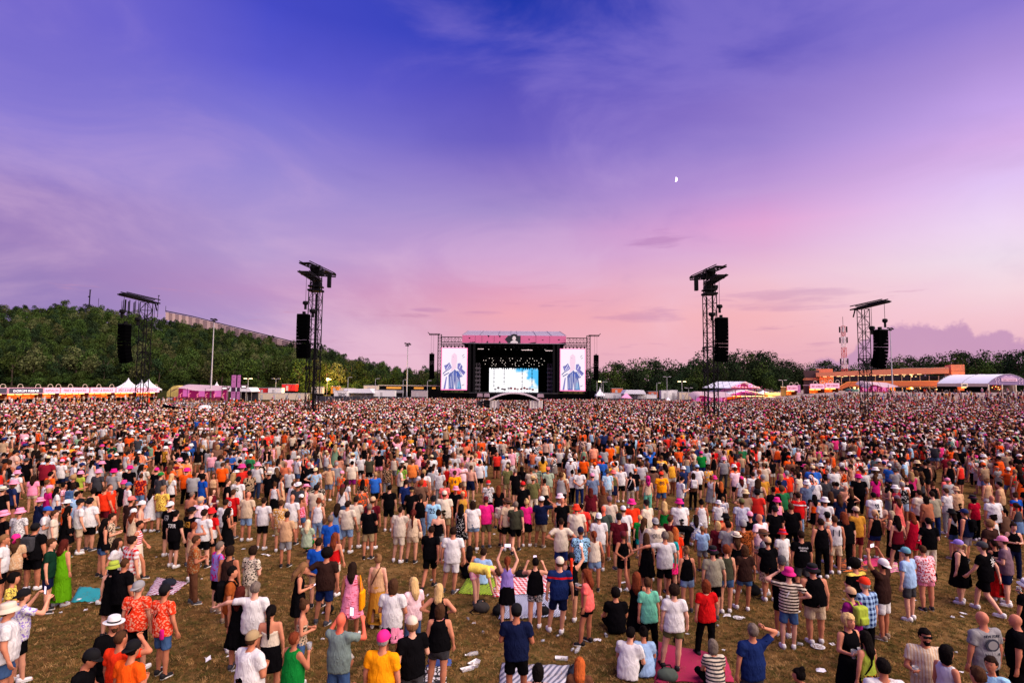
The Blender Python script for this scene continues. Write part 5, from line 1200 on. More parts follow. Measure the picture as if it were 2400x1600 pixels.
# ---- materials for people: the colour sits on each object
def cloth_mat(name, pattern=None):
	m, nt, b, N, L = newmat(name)
	oi = N('ShaderNodeObjectInfo'); tc = N('ShaderNodeTexCoord'); nz = N('ShaderNodeTexNoise'); L(tc.outputs['Object'], nz.inputs[0]); nz.inputs['Scale'].default_value = 9; nz.inputs['Detail'].default_value = 4
	base = oi.outputs['Color']
	if pattern:
		ac = N('ShaderNodeAttribute'); ac.attribute_type = 'OBJECT'; ac.attribute_name = 'accent'
		sp = N('ShaderNodeSeparateXYZ'); L(tc.outputs['Object'], sp.inputs[0])
		def mt(op, a, bb=None, cl=False):
			q = N('ShaderNodeMath'); q.operation = op; q.use_clamp = cl
			for i, v in enumerate((a, bb)):
				if v is None: continue
				if isinstance(v, (int, float)): q.inputs[i].default_value = v
				else: L(v, q.inputs[i])
			return q.outputs[0]
		x, y, z = sp.outputs
		wave = lambda v, f, th: mt('GREATER_THAN', mt('SINE', mt('MULTIPLY', v, f)), th)
		if pattern == 'stripe': f = wave(z, 95, .1)
		elif pattern == 'vstripe': f = mt('MULTIPLY', wave(x, 150, .35), .8)
		elif pattern == 'check': f = mt('ADD', mt('MULTIPLY', wave(x, 62, 0), .5), mt('MULTIPLY', wave(z, 62, 0), .5))
		elif pattern in ('floral', 'tie', 'leopard', 'dots', 'dash'):
			v = N('ShaderNodeTexVoronoi') if pattern in ('dots', 'leopard') else N('ShaderNodeTexNoise')
			mp = N('ShaderNodeMapping'); L(tc.outputs['Object'], mp.inputs[0]); L(mp.outputs[0], v.inputs[0])
			v.inputs['Scale'].default_value = {'floral': 26, 'tie': 8, 'leopard': 26, 'dots': 24, 'dash': 12}[pattern]
			if pattern == 'dash': mp.inputs['Scale'].default_value = (.6, .6, 3)
			if pattern in ('dots', 'leopard'): f = mt('LESS_THAN', v.outputs['Distance'], .3 if pattern == 'dots' else .42)
			else: v.inputs['Detail'].default_value = 3; f = mt('GREATER_THAN', v.outputs[0], .54 if pattern != 'dash' else .62)
		elif pattern == 'band': f = mt('MULTIPLY', mt('GREATER_THAN', z, 1.30), mt('LESS_THAN', z, 1.345))
		elif pattern == 'half': f = mt('LESS_THAN', mt('ADD', z, mt('MULTIPLY', x, .5)), 1.2)
		elif pattern == 'shoulder': f = mt('GREATER_THAN', z, 1.42)
		elif pattern == 'hem': f = mt('MULTIPLY', mt('GREATER_THAN', x, .03), mt('GREATER_THAN', nz.outputs[0], .45))
		elif pattern == 'print':   # a block of print between the shoulder blades
			n2 = N('ShaderNodeTexNoise'); L(tc.outputs['Object'], n2.inputs[0]); n2.inputs['Scale'].default_value = 30
			f = mt('MULTIPLY', mt('MULTIPLY', mt('LESS_THAN', mt('ABSOLUTE', x), .085), mt('LESS_THAN', mt('ABSOLUTE', mt('SUBTRACT', z, 1.27)), .085)), mt('MULTIPLY', mt('GREATER_THAN', n2.outputs[0], .47), mt('LESS_THAN', y, 0)))
		base = mixc(nt, f, base, ac.outputs['Color'])
	v2 = N('ShaderNodeMapRange'); L(nz.outputs[0], v2.inputs[0]); v2.inputs[3].default_value = .82; v2.inputs[4].default_value = 1.12
	L(mixc(nt, 1.0, base, v2.outputs[0], 'MULTIPLY'), b.inputs['Base Color']); b.inputs['Roughness'].default_value = .9; b.inputs['Specular IOR Level'].default_value = 0
	n3 = N('ShaderNodeTexNoise'); fm = N('ShaderNodeMapping'); fm.inputs['Scale'].default_value = (1.3, 1.3, .55); L(tc.outputs['Object'], fm.inputs[0]); L(fm.outputs[0], n3.inputs[0]); n3.inputs['Scale'].default_value = 7; n3.inputs['Detail'].default_value = 2; n3.inputs['Distortion'].default_value = 1.6
	bp = N('ShaderNodeBump'); bp.inputs['Strength'].default_value = .75; bp.inputs['Distance'].default_value = .035; L(n3.outputs[0], bp.inputs['Height']); L(bp.outputs[0], b.inputs['Normal'])
	return m
def tint_mat(name, rough, var, scale, stretch=None, spec=.15):
	m, nt, b, N, L = newmat(name)
	oi = N('ShaderNodeObjectInfo'); tc = N('ShaderNodeTexCoord'); nz = N('ShaderNodeTexNoise'); nz.inputs['Scale'].default_value = scale; nz.inputs['Detail'].default_value = 4
	if stretch:
		mp = N('ShaderNodeMapping'); mp.inputs['Scale'].default_value = stretch; L(tc.outputs['Object'], mp.inputs[0]); L(mp.outputs[0], nz.inputs[0])
	else: L(tc.outputs['Object'], nz.inputs[0])
	v2 = N('ShaderNodeMapRange'); L(nz.outputs[0], v2.inputs[0]); v2.inputs[3].default_value = 1-var; v2.inputs[4].default_value = 1+var
	L(mixc(nt, 1.0, oi.outputs['Color'], v2.outputs[0], 'MULTIPLY'), b.inputs['Base Color']); b.inputs['Roughness'].default_value = rough; b.inputs['Specular IOR Level'].default_value = spec
	if stretch:
		bp = N('ShaderNodeBump'); bp.inputs['Strength'].default_value = .8; bp.inputs['Distance'].default_value = .03; L(nz.outputs[0], bp.inputs['Height']); L(bp.outputs[0], b.inputs['Normal'])
	return m
CLOTH = {None: cloth_mat('cloth')}
for _p in ('stripe', 'vstripe', 'check', 'floral', 'tie', 'leopard', 'dots', 'dash', 'band', 'half', 'shoulder', 'hem', 'print'): CLOTH[_p] = cloth_mat('cloth_'+_p, _p)
SKIN = tint_mat('skin', .55, .14, 14); HAIRM = tint_mat('hair', .8, .5, 34, (1, 1, .22), .03); HATM = tint_mat('hat_felt', .85, .1, 20); SHOEM = tint_mat('shoe_leather', .6, .12, 20)
def accent_mat():
	m, nt, b, N, L = newmat('hat_band'); ac = N('ShaderNodeAttribute'); ac.attribute_type = 'OBJECT'; ac.attribute_name = 'accent'; L(ac.outputs['Color'], b.inputs['Base Color']); b.inputs['Roughness'].default_value = .8; return m
BANDM = accent_mat(); SOLEM = plain('shoe_sole', (205, 202, 198), .7)
# ---- skeletons
ARMS = {  # upper-arm and forearm directions for the right arm (x outward, y forward, z up) and hand kind
 'down': ((.20, .02, -1), (.06, .16, -1), 'relaxed'), 'down2': ((.28, -.05, -1), (.12, .30, -1), 'relaxed'), 'front': ((.24, .10, -1), (-.62, .74, .10), 'grip'), 'hold': ((.18, .05, -1), (-.35, .9, .22), 'grip'),
 'hip': ((.78, -.30, -.62), (-.80, .38, -.38), 'grip'), 'behind': ((.30, -.36, -.9), (-.82, -.08, -.55), 'relaxed'), 'high': ((.42, .42, .85), (-.40, .28, .95), 'grip'), 'face': ((.42, .66, -.28), (-.38, .42, .86), 'grip'),
 'brow': ((.80, .42, .10), (-.80, .22, .52), 'grip'), 'mouth': ((.34, .42, -.85), (-.40, .42, .82), 'grip'), 'cup': ((.26, .10, -1), (-.02, 1, .18), 'grip'), 'raise': ((.30, .12, 1), (.02, .12, 1), 'relaxed'),
 'round': ((1, .10, -.16), (.72, .42, -.42), 'relaxed'), 'nape': ((.78, .10, .62), (-.86, -.22, .36), 'grip'), 'swing': ((.18, .35, -1), (.0, .7, -.8), 'relaxed'), 'swingb': ((.20, -.40, -1), (.1, -.1, -1), 'relaxed'), 'lap': ((.2, .45, -.85), (-.45, .85, -.2), 'relaxed'), 'reach': ((.1, .35, -1), (-.1, .3, -1), 'relaxed'), 'phone1': ((.5, .5, .6), (-.15, .35, 1), 'grip')}
POSES = {  # right arm, left arm, legs, lean (degrees), head pitch
 'stand': ('down', 'down', 'stand', 1, 0), 'stand2': ('down2', 'down', 'weight', 0, 0), 'fold': ('front', 'front', 'stand', 2, 4), 'hips': ('hip', 'hip', 'stand', 0, 0), 'hip1': ('down', 'hip', 'weight', 0, 0), 'behind': ('behind', 'behind', 'stand', 1, 0), 'phonehigh': ('high', 'high', 'stand', -2, -14),
 'phone': ('face', 'face', 'stand', 1, 0), 'phone1': ('phone1', 'down', 'weight', 0, -6), 'brow': ('brow', 'down', 'weight', 0, 0), 'browhip': ('hip', 'brow', 'stand', 0, 0), 'drink': ('mouth', 'down', 'weight', -1, -8), 'cup': ('cup', 'down', 'weight', 1, 0), 'raise1': ('down', 'raise', 'stand', 0, -4), 'around': ('down2', 'round', 'stand', 1, 0),
 'headhand': ('nape', 'down', 'weight', -1, -12), 'walk': ('swingb', 'swing', 'walk', 3, 0), 'text': ('hold', 'front', 'stand', 4, 22), 'sit': ('lap', 'lap', 'sit', 14, 0), 'sitc': ('lap', 'lap', 'chair', 4, 0), 'bend': ('reach', 'reach', 'stand', 88, 20)}
def skeleton(sex, build, pose):
	ra, la, legs, lean, hp = POSES[pose]; f = sex == 'f'; hv = build == 'h'
	S = {'sh': (.162 if f else .194)+(.012 if hv else 0), 'f': f, 'hv': hv, 'lean': lean, 'fat': 1.16 if hv else 1.}
	pz = {'sit': .14, 'chair': .44}.get(legs, .945)
	rot = Matrix.Rotation(-R(lean), 3, 'X'); piv = Vector((0, -.02 if lean < 50 else -.08, pz))
	T = lambda x, y, z: np.array(piv+rot @ Vector((x, y, z)))
	S['T'] = T; S['rot'] = np.array(rot); S['piv'] = np.array(piv)
	S['neck'] = T(0, -.005, .525); hr = Matrix.Rotation(-R(lean*.5+hp if lean < 50 else lean*.9+hp), 3, 'X'); S['hrot'] = hr
	S['head'] = np.array(Vector(T(0, .0, .555))+hr @ Vector((0, .022, .135)))
	for sd, nm in ((1, ra), (-1, la)):
		u, w, kind = ARMS[nm]; u = Vector((u[0]*sd, u[1], u[2])).normalized(); w = Vector((w[0]*sd, w[1], w[2])).normalized()
		if nm != 'reach': u = rot @ u; w = rot @ w
		sh = Vector(T(sd*S['sh'], -.01, .462)); el = sh+u*(.275 if f else .295); wr = el+w*(.235 if f else .255)
		S['arm', sd] = (np.array(sh), np.array(el), np.array(wr), w, kind)
	hx = .085 if not f else .088
	L_ = {'stand': ((.12, 0, .12, .03), (-.12, -.01, -.12, -.02)), 'weight': ((.09, -.01, .07, 0), (-.15, .08, -.20, .10)), 'walk': ((.09, .20, .09, .26), (-.09, -.06, -.10, -.34))}
	for i, sd in enumerate((1, -1)):
		hip = T(sd*hx, 0, -.02) if lean < 50 else np.array((sd*hx, -.10, .90))
		if legs == 'sit': kn = np.array((sd*.24, .34, .36 if sd > 0 else .22)); an = np.array((sd*.10, .56 if sd > 0 else .42, .08)); ft = (sd*.3, 1)
		elif legs == 'chair': kn = np.array((sd*.14, .42, .46)); an = np.array((sd*.13, .40, .08)); ft = (sd*.2, 1)
		else:
			kx, ky, ax, ay = L_[legs][i]; kn = np.array((kx, ky, .50)); an = np.array((ax, ay, .085 if not (legs == 'walk' and sd < 0) else .13)); ft = (sd*.28, 1)
		S['leg', sd] = (hip, kn, an, ft)
	return S
def torso_d(P, S, g=0., loose=0.):
	"""trunk, g = cloth offset, loose = how straight it hangs"""
	q = (P-S['piv'])@S['rot']; f, hv = S['f'], S['hv']; ys = .70 if not hv else .84
	Q = np.stack([q[..., 0], q[..., 1]/ys, q[..., 2]], -1); e = .035 if hv else 0
	hip, wai, che = ((.162, .124, .142) if f else (.158, .146, .168)); hip += e; wai += e*1.5; che += e*.9
	if loose: wai = wai*(1-loose)+max(wai, (hip+che)/2+.012)*loose
	ds = [cone_d(Q, (0, 0, -.03), (0, 0, .14), hip+g, wai+g), cone_d(Q, (0, .01, .14), (0, .005, .34), wai+g, che+g), cone_d(Q, (-S['sh']*.72, 0, .43), (S['sh']*.72, 0, .43), .072+g*.8, .072+g*.8)]
	if f: ds += [cone_d(Q, (-.07, .09, .31), (.07, .09, .31), .07+g*.7, .07+g*.7)]
	if g > .013: ds.append(cone_d(Q, (0, 0, .10), (0, 0, -.12), wai+g, max(hip+g, (.192 if f else .200)+e*1.3)))
	if hv: ds.append(cone_d(Q, (0, .05, .06), (0, .06, .10), .15+g, .15+g))
	d = ds[0]
	for x in ds[1:]:
		h = np.clip(.5+.5*(d-x)/.07, 0, 1); d = d*(1-h)+x*h-.07*h*(1-h)
	return d*.82, q
HANDS = {}
def hand_arrays(kind):
	if kind in HANDS: return HANDS[kind]
	F = Field((-.07, -.07, -.22), (.09, .09, .03), .0075)
	F.put(F.cone((0, 0, .02), (0, 0, -.03), .027, .026), .01)
	for k, x in enumerate((-.027, -.009, .009, .027)): F.put(F.cone((x*.6, 0, -.02), (x, .0, -.085), .017, .014), .014)
	L_ = (.062, .072, .067, .052); b0 = {'relaxed': .35, 'grip': 1.15}[kind]
	for k, x in enumerate((-.028, -.0095, .0095, .028)):
		p = np.array((x, 0, -.088)); a = 0; ln = L_[k]
		for seg in (.42, .33, .25):
			a += b0*(.6 if seg == .42 else .75); qn = p+np.array((x*.08, math.sin(a)*ln*seg, -math.cos(a)*ln*seg)); F.put(F.cone(p, qn, .0095, .0085), .004); p = qn
	p = np.array((-.026, .006, -.035))
	for d in ((-.024, .018, -.030), (-.006, .018, -.030)):
		qn = p+np.array(d); F.put(F.cone(p, qn, .0115, .0095), .005); p = qn
	V, Q = F.mesh(); me = fin('hand', V, Q, [], .26); HANDS[kind] = arrays(me); bpy.data.meshes.remove(me); return HANDS[kind]
def place_hand(wr, w, kind, sd):
	v, f = hand_arrays(kind); z = -np.array(w); fw = np.array((-sd*.75, .65, 0.)) if abs(w[2]) > .6 else np.array((0, .1, .9))
	y = fw-z*(fw@z); y /= np.linalg.norm(y); x = np.cross(y, z); v2 = v.copy()
	v2 = v2*np.array((sd*1., 1, 1)); M_ = np.stack([x, y, z], 1); ff = f if sd > 0 else [q[::-1] for q in f]
	return v2@M_.T+wr, ff
def bounds(S, pad=.2):
	pts = [S['head'], S['piv'], S['neck']]+[p for sd in (1, -1) for p in S['arm', sd][:3]]+[p for sd in (1, -1) for p in S['leg', sd][:3]]
	pts = np.array(pts); return pts.min(0)-pad, pts.max(0)+pad
def head_d(P, S):
	q = (P-S['head'])@np.array(S['hrot'])
	d = ell_d(q, (0, -.005, .012), (.076, .096, .106))
	for x, k in ((cone_d(q, (0, .03, -.04), (0, .052, -.082), .058, .038), .04), (cone_d(q, (0, .088, .012), (0, .106, -.018), .010, .015), .012), (cone_d(q, (.076, -.005, .012), (.080, -.012, -.018), .013, .010), .008), (cone_d(q, (-.076, -.005, .012), (-.080, -.012, -.018), .013, .010), .008), (cone_d(q, (-.022, .078, -.052), (.022, .078, -.052), .011, .011), .012)):
		h = np.clip(.5+.5*(d-x)/k, 0, 1); d = d*(1-h)+x*h-k*h*(1-h)
	for sx in (-.03, .03):   # eye sockets
		e = ell_d(q, (sx, .098, .018), (.017, .014, .010)); d = np.maximum(d, -e)
	return d
MESH = {}
def body_mesh(sex, build, pose, ratio=.2):
	key = ('body', sex, build, pose, ratio)
	if key in MESH: return MESH[key]
	S = skeleton(sex, build, pose); lo, hi = bounds(S, .16); lo[2] = max(lo[2], -.03); F = Field(lo, hi, .022); ft = S['fat']; fm = .92 if sex == 'f' else 1.
	F.d = torso_d(F.P, S)[0]
	for sd in (1, -1):
		h, k, a, fd = S['leg', sd]; F.put(F.cone(h, k, .088*ft*(1.04 if sex == 'f' else 1), .056*ft), .03); F.put(F.cone(k, k+(a-k)*.35, .053*ft, .056*ft), .02); F.put(F.cone(k+(a-k)*.35, a, .056*ft, .037), .02)
		n = np.array((fd[0], fd[1], 0))/math.hypot(*fd); F.put(F.cone(a+np.array((0, 0, -.035)), a+n*.15+np.array((0, 0, -.05)), .036, .028), .02)
		s, e, w, _, _ = S['arm', sd]; F.put(F.cone(s, e, .052*ft*fm, .041*ft*fm), .03); F.put(F.cone(e, w, .041*ft*fm, .028*fm), .015)
	F.put(F.cone(S['neck'], S['head']-np.array((0, 0, .03)), .054 if sex == 'm' else .046, .05 if sex == 'm' else .043), .03); F.put(head_d(F.P, S), .02)
	V, Q = F.mesh(); ex = []
	for sd in (1, -1):
		s, e, w, dr, kind = S['arm', sd]; ex.append(place_hand(w, dr, kind, sd))
	MESH[key] = fin('person', V, Q, SKIN, ratio, extra=ex); return MESH[key]
def wrinkle(P, a=.006): return a*(np.sin(P[..., 2]*38+P[..., 0]*22)*np.cos(P[..., 0]*31-P[..., 2]*13+P[..., 1]*27))
def top_mesh(sex, build, pose, kind, mat, ratio=.3):
	arms = kind in ('tee', 'shirt'); pk = POSES[pose]; key = ('top', sex, build, pose if arms else (pk[2] in ('sit', 'chair'), pk[3], pk[2] if kind in ('dress', 'maxi') else 0), kind, mat.name, ratio)
	if key in MESH: return MESH[key]
	S = skeleton(sex, build, pose); lo, hi = bounds(S, .2); hi[2] = max(S['neck'][2], S['arm', 1][1][2], S['arm', -1][1][2])+.14
	if kind not in ('dress', 'maxi') and S['lean'] < 50: lo[2] = S['piv'][2]-.22
	F = Field(lo, hi, .022); P = F.P; loose = {'tee': .9, 'shirt': 1., 'sleeveless': .6, 'tank': .35, 'cami': .2, 'dress': .25, 'maxi': .2}[kind]; loose *= .6 if sex == 'f' else 1
	d, q = torso_d(P, S, .020 if arms else .014, loose); hem = -.13 if kind in ('tee', 'shirt') else -.07
	if arms:
		F.d = d
		for sd in (1, -1):
			s, e, w, _, _ = S['arm', sd]; t = .62; m = s+(e-s)*t; u = (e-s)/np.linalg.norm(e-s); c = F.cone(s, e, .070*S['fat'], .066*S['fat']); F.put(np.maximum(c, (P-m)@u), .035)
		d = F.d
	elif kind in ('tank', 'cami'):
		if kind == 'tank':
			for sd in (1, -1): d = np.maximum(d, -(np.linalg.norm(q-np.array((sd*(S['sh']+.035), 0, .47)), axis=-1)-.105))
		else:
			d = np.maximum(d, q[..., 2]-.34+.02*np.cos(q[..., 0]*20)); st = np.minimum(cone_d(q, (.085, -.10, .30), (.085, -.02, .50), .010, .010), cone_d(q, (-.085, -.10, .30), (-.085, -.02, .50), .010, .010))
			st = np.minimum(st, np.minimum(cone_d(q, (.085, .11, .32), (.085, -.02, .50), .010, .010), cone_d(q, (-.085, .11, .32), (-.085, -.02, .50), .010, .010))); d = np.minimum(d, st)
	elif kind in ('sleeveless', 'dress', 'maxi'):
		for sd in (1, -1): d = np.maximum(d, -(np.linalg.norm(q-np.array((sd*(S['sh']+.055), 0, .46)), axis=-1)-.092))
		if kind != 'sleeveless': d = np.maximum(d, -(np.linalg.norm(q-np.array((0, -.16, .53)), axis=-1)-.13))
	if kind in ('dress', 'maxi'):
		zb = .50 if kind == 'dress' else .16; zz = P[..., 2]; t = np.clip((.98-zz)/(.98-zb), 0, 1); rx = (.185+(.09 if kind == 'dress' else .07)*t)*(1.14 if build == 'h' else 1); an = np.arctan2(P[..., 1], P[..., 0])
		rr_ = np.hypot(P[..., 0], (P[..., 1]-.0)/.84); sk = rr_-rx-(.012*np.sin(an*9)+.006*np.sin(an*17+1))*t; sk = np.maximum(sk, np.maximum(zb-zz, zz-1.0))
		h = np.clip(.5+.5*(d-sk)/.03, 0, 1); d = d*(1-h)+sk*h-.03*h*(1-h)
	else: d = np.maximum(d, hem-q[..., 2]+.01*np.sin(q[..., 0]*14))
	d = np.maximum(d, -(cone_d(P, S['neck']+(S['head']-S['neck'])*.0, S['head'], .066, .07)))
	F.d = d+wrinkle(P, .007 if arms else .004); V, Q = F.mesh(); MESH[key] = fin('top', V, Q, mat, ratio); return MESH[key]
def bottom_mesh(sex, build, pose, kind, mat, ratio=.3):
	pk = POSES[pose]; key = ('bot', sex, build, pk[2], pk[3] > 50, kind, mat.name, ratio)
	if key in MESH: return MESH[key]
	if pk[2] in ('sit', 'chair') and kind in ('skirt', 'long'): kind = 'jeans'
	S = skeleton(sex, build, pose); lo, hi = bounds(S, .17); hi[2] = S['piv'][2]+.22; lo[2] = max(lo[2], .0); F = Field(lo, hi, .022); P = F.P; ft = S['fat']
	d, q = torso_d(P, S, .012 if kind != 'skirt' else .014, 0); F.d = np.maximum(d, q[..., 2]-.09)
	if kind in ('shorts', 'jeans'):
		cut = .84 if sex == 'm' else .56
		for sd in (1, -1):
			h, k, a, _ = S['leg', sd]; u = (k-h)/np.linalg.norm(k-h)
			if kind == 'shorts': F.put(np.maximum(F.cone(h, k, .098*ft, .092*ft if sex == 'm' else .09*ft), (P-(h+(k-h)*cut))@u), .03)
			else: F.put(F.cone(h, k, .102*ft, .074*ft), .03); v = (a-k)/np.linalg.norm(a-k); F.put(np.maximum(F.cone(k, a, .074*ft, .062), (P-a)@v-.02), .02)
	else:
		zb = .56 if kind == 'skirt' else .14; zz = P[..., 2]; t = np.clip((1.0-zz)/(1.0-zb), 0, 1); rx = (.17+(.06 if kind == 'skirt' else .10)*t)*(1.15 if build == 'h' else 1); an = np.arctan2(P[..., 1], P[..., 0])
		sk = np.hypot(P[..., 0], P[..., 1]/.84)-rx-.012*np.sin(an*10)*t; sk = np.maximum(sk, np.maximum(zb-zz, zz-1.04)); F.put(sk, .03)
	F.d = F.d+wrinkle(P, .005); V, Q = F.mesh(); MESH[key] = fin('bottom', V, Q, mat, ratio); return MESH[key]
def hair_mesh(kind, ratio=.3, hat=False):
	key = ('hair', kind, ratio, hat)
	if key in MESH: return MESH[key]
	F = Field((-.2, -.26, -.56 if 'long' in kind else -.32), (.2, .17, .26), .016 if kind not in ('afro', 'curly', 'curlylong') else .02); q = F.P; th = {'buzz': .002, 'short': .012}.get(kind, .014)
	d = ell_d(q, (0, -.008, .018), (.079+th, .099+th, .108+th*1.1)); d = np.maximum(d, -.06-q[..., 2]+.02*(q[..., 1] > 0)); face = np.maximum(.030-q[..., 1], q[..., 2]-.062); d = np.maximum(d, -face)
	side = np.maximum(np.maximum(-.02-q[..., 1], q[..., 2]+.0), q[..., 1]-.2); d = np.maximum(d, -side) if kind in ('short', 'buzz') else d
	def add(e, k=.025):
		nonlocal d; h = np.clip(.5+.5*(d-e)/k, 0, 1); d = d*(1-h)+e*h-k*h*(1-h)
	Qy = np.stack([q[..., 0], q[..., 1]*1.5, q[..., 2]], -1)
	if kind in ('long', 'curlylong'): add(cone_d(Qy, (0, -.08, .0), (0, -.175, -.20), .094, .088)*.8); add(cone_d(Qy, (0, -.175, -.20), (.01, -.185, -.31), .084, .05)*.8); add(np.minimum(cone_d(q, (.075, .01, .0), (.085, .0, -.20), .022, .02), cone_d(q, (-.075, .01, .0), (-.085, .0, -.20), .022, .02)))
	if kind == 'bob': add(cone_d(Qy, (0, -.05, .0), (0, -.06, -.09), .105, .10)*.8); d = np.maximum(d, -face)
	if kind in ('pony', 'ponylong'): add(cone_d(q, (0, -.11, .05), (0, -.165, .0), .03, .036), .015); add(cone_d(q, (0, -.165, .0), (0, -.15, -.18 if kind == 'pony' else -.44), .038, .022), .015)
	if kind == 'bun': add(np.linalg.norm(q-np.array((0, -.075, .125)), axis=-1)-.048, .012)
	if kind == 'afro': add(ell_d(q, (0, -.02, .04), (.135, .14, .135))); d = np.maximum(d, -face)
	if kind == 'curly': add(ell_d(q, (0, -.015, .02), (.108, .122, .13))); d = np.maximum(d, -face); d = np.maximum(d, -.085-q[..., 2])
	a = {'afro': .010, 'curly': .014, 'curlylong': .018, 'long': .011, 'bob': .009, 'ponylong': .007}.get(kind, .008); d = d+a*np.sin(q[..., 0]*72+2*np.sin(q[..., 2]*40))*np.sin(q[..., 2]*64)*np.cos(q[..., 1]*58)
	if hat: d = np.maximum(d, q[..., 2]-.05)
	F.d = d; V, Q = F.mesh(); MESH[key] = fin('hair', V, Q, HAIRM, ratio); return MESH[key]
def beard_mesh():
	if 'beard' in MESH: return MESH['beard']
	F = Field((-.12, -.05, -.16), (.12, .15, .06), .014); q = F.P; d = np.minimum(cone_d(q, (0, .03, -.04), (0, .056, -.088), .066, .044), cone_d(q, (-.03, .082, -.042), (.03, .082, -.042), .012, .012))
	d = np.maximum(d, .015-q[..., 1]); d = np.maximum(d, q[..., 2]+.035); F.d = d; V, Q = F.mesh(); MESH['beard'] = fin('beard', V, Q, HAIRM, .5); return MESH['beard']
def hat_mesh(kind):
	key = ('hat', kind)
	if key in MESH: return MESH[key]
	b = MB(); n = 18; sy = 1.2; mats = [HATM, BANDM]
	if kind in ('cap', 'capb'):
		b.lathe([(.097, .028), (.099, .06), (.088, .105), (.06, .138), (.02, .152), (0, .153)], n, c=(0, -.008, 0), sy=sy, sx=.98); b.lathe([(.012, .152), (.01, .162), (0, .163)], 8, c=(0, -.008, 0)); s = 1 if kind == 'cap' else -1
		k = 9; vs = []
		for lv in (0, .008):
			for rr_ in (0, 1):
				for i in range(k):
					t = math.pi*(.08+.84*i/(k-1)); y0 = math.sin(t)*.108; vs.append((math.cos(t)*(.093+.004*rr_), s*(y0+rr_*.075*math.sin(t)**.6)-.008, .034-.022*rr_*math.sin(t)+lv))
		fs = []
		for i in range(k-1): fs += [(i, i+1, k+i+1, k+i), (2*k+i, 3*k+i, 3*k+i+1, 2*k+i+1), (k+i, k+i+1, 3*k+i+1, 3*k+i)]
		b.add(vs, fs)
	elif kind == 'bucket': b.lathe([(.158, .006), (.160, .012), (.112, .052), (.104, .075)], n, sy=1.1); b.lathe([(.1055, .052), (.1045, .085)], n, sy=1.12, mi=1); b.lathe([(.104, .075), (.099, .125), (.088, .145), (0, .15)], n, sy=1.12); b.lathe([(.158, .006), (.1, .045)], n, sy=1.1)
	elif kind in ('straw', 'cowboy'):
		cv = .055 if kind == 'cowboy' else .008; vs = []; fs = []; prof = [(.10, .045), (.135, .043), (.168, .04)]
		for r_, z in prof:
			for i in range(n): t = 2*math.pi*i/n; vs.append((math.cos(t)*r_, math.sin(t)*r_*1.08, z+cv*(r_/.168)**2*abs(math.cos(t))**2-(.015 if kind == 'cowboy' else 0)*(r_/.168)*abs(math.sin(t))))
		fs = [(k*n+i, k*n+(i+1) % n, (k+1)*n+(i+1) % n, (k+1)*n+i) for k in range(2) for i in range(n)]
		b.add(vs, fs); b.add([(x, y, z-.006) for x, y, z in vs], [f[::-1] for f in fs]); b.lathe([(.104, .04), (.103, .075)], n, sy=1.12, mi=1); b.lathe([(.103, .075), (.094, .135), (.07, .15), (.03, .138), (0, .135)], n, sy=1.12)
	elif kind == 'beanie': b.lathe([(.100, .0), (.102, .03)], n, c=(0, -.01, 0), sy=1.2, mi=1); b.lathe([(.101, .03), (.1, .06), (.088, .115), (.055, .15), (0, .163)], n, c=(0, -.01, 0), sy=1.2)
	elif kind == 'bandana': b.lathe([(.098, .02), (.099, .06), (.088, .105), (.055, .14), (0, .15)], n, c=(0, -.008, 0), sy=1.2); b.add([(0, -.12, .04), (.05, -.16, -.06), (-.01, -.17, -.10), (-.05, -.155, -.05)], [(0, 1, 2, 3), (3, 2, 1, 0)])
	MESH[key] = b.mesh('hat', mats, True); return MESH[key]
def shoe_mesh():
	if 'shoe' in MESH: return MESH['shoe']
	F = Field((-.07, -.12, -.01), (.07, .26, .14), .015); F.put(F.cone((0, -.04, .05), (0, .125, .043), .043, .037), .03); F.put(F.cone((0, -.05, .05), (0, -.045, .10), .045, .044), .03); F.d = np.maximum(F.d, .018-F.P[..., 2]); F.d = np.maximum(F.d, F.P[..., 2]-.11)
	V, Q = F.mesh(); me0 = fin('shoe', V, Q, SHOEM, .3); v, f = arrays(me0); b = MB(); b.add(v, f); n = 12; ring = []
	for i in range(n): t = 2*math.pi*i/n; ring.append((math.cos(t)*.043, .042+math.sin(t)*.13))
	b.add([(x, y, .0) for x, y in ring]+[(x, y, .028) for x, y in ring], [tuple(range(n))[::-1], tuple(range(n, 2*n))]+[(i, (i+1) % n, n+(i+1) % n, n+i) for i in range(n)], 1)
	MESH['shoe'] = b.mesh('shoe', [SHOEM, SOLEM], True); return MESH['shoe']
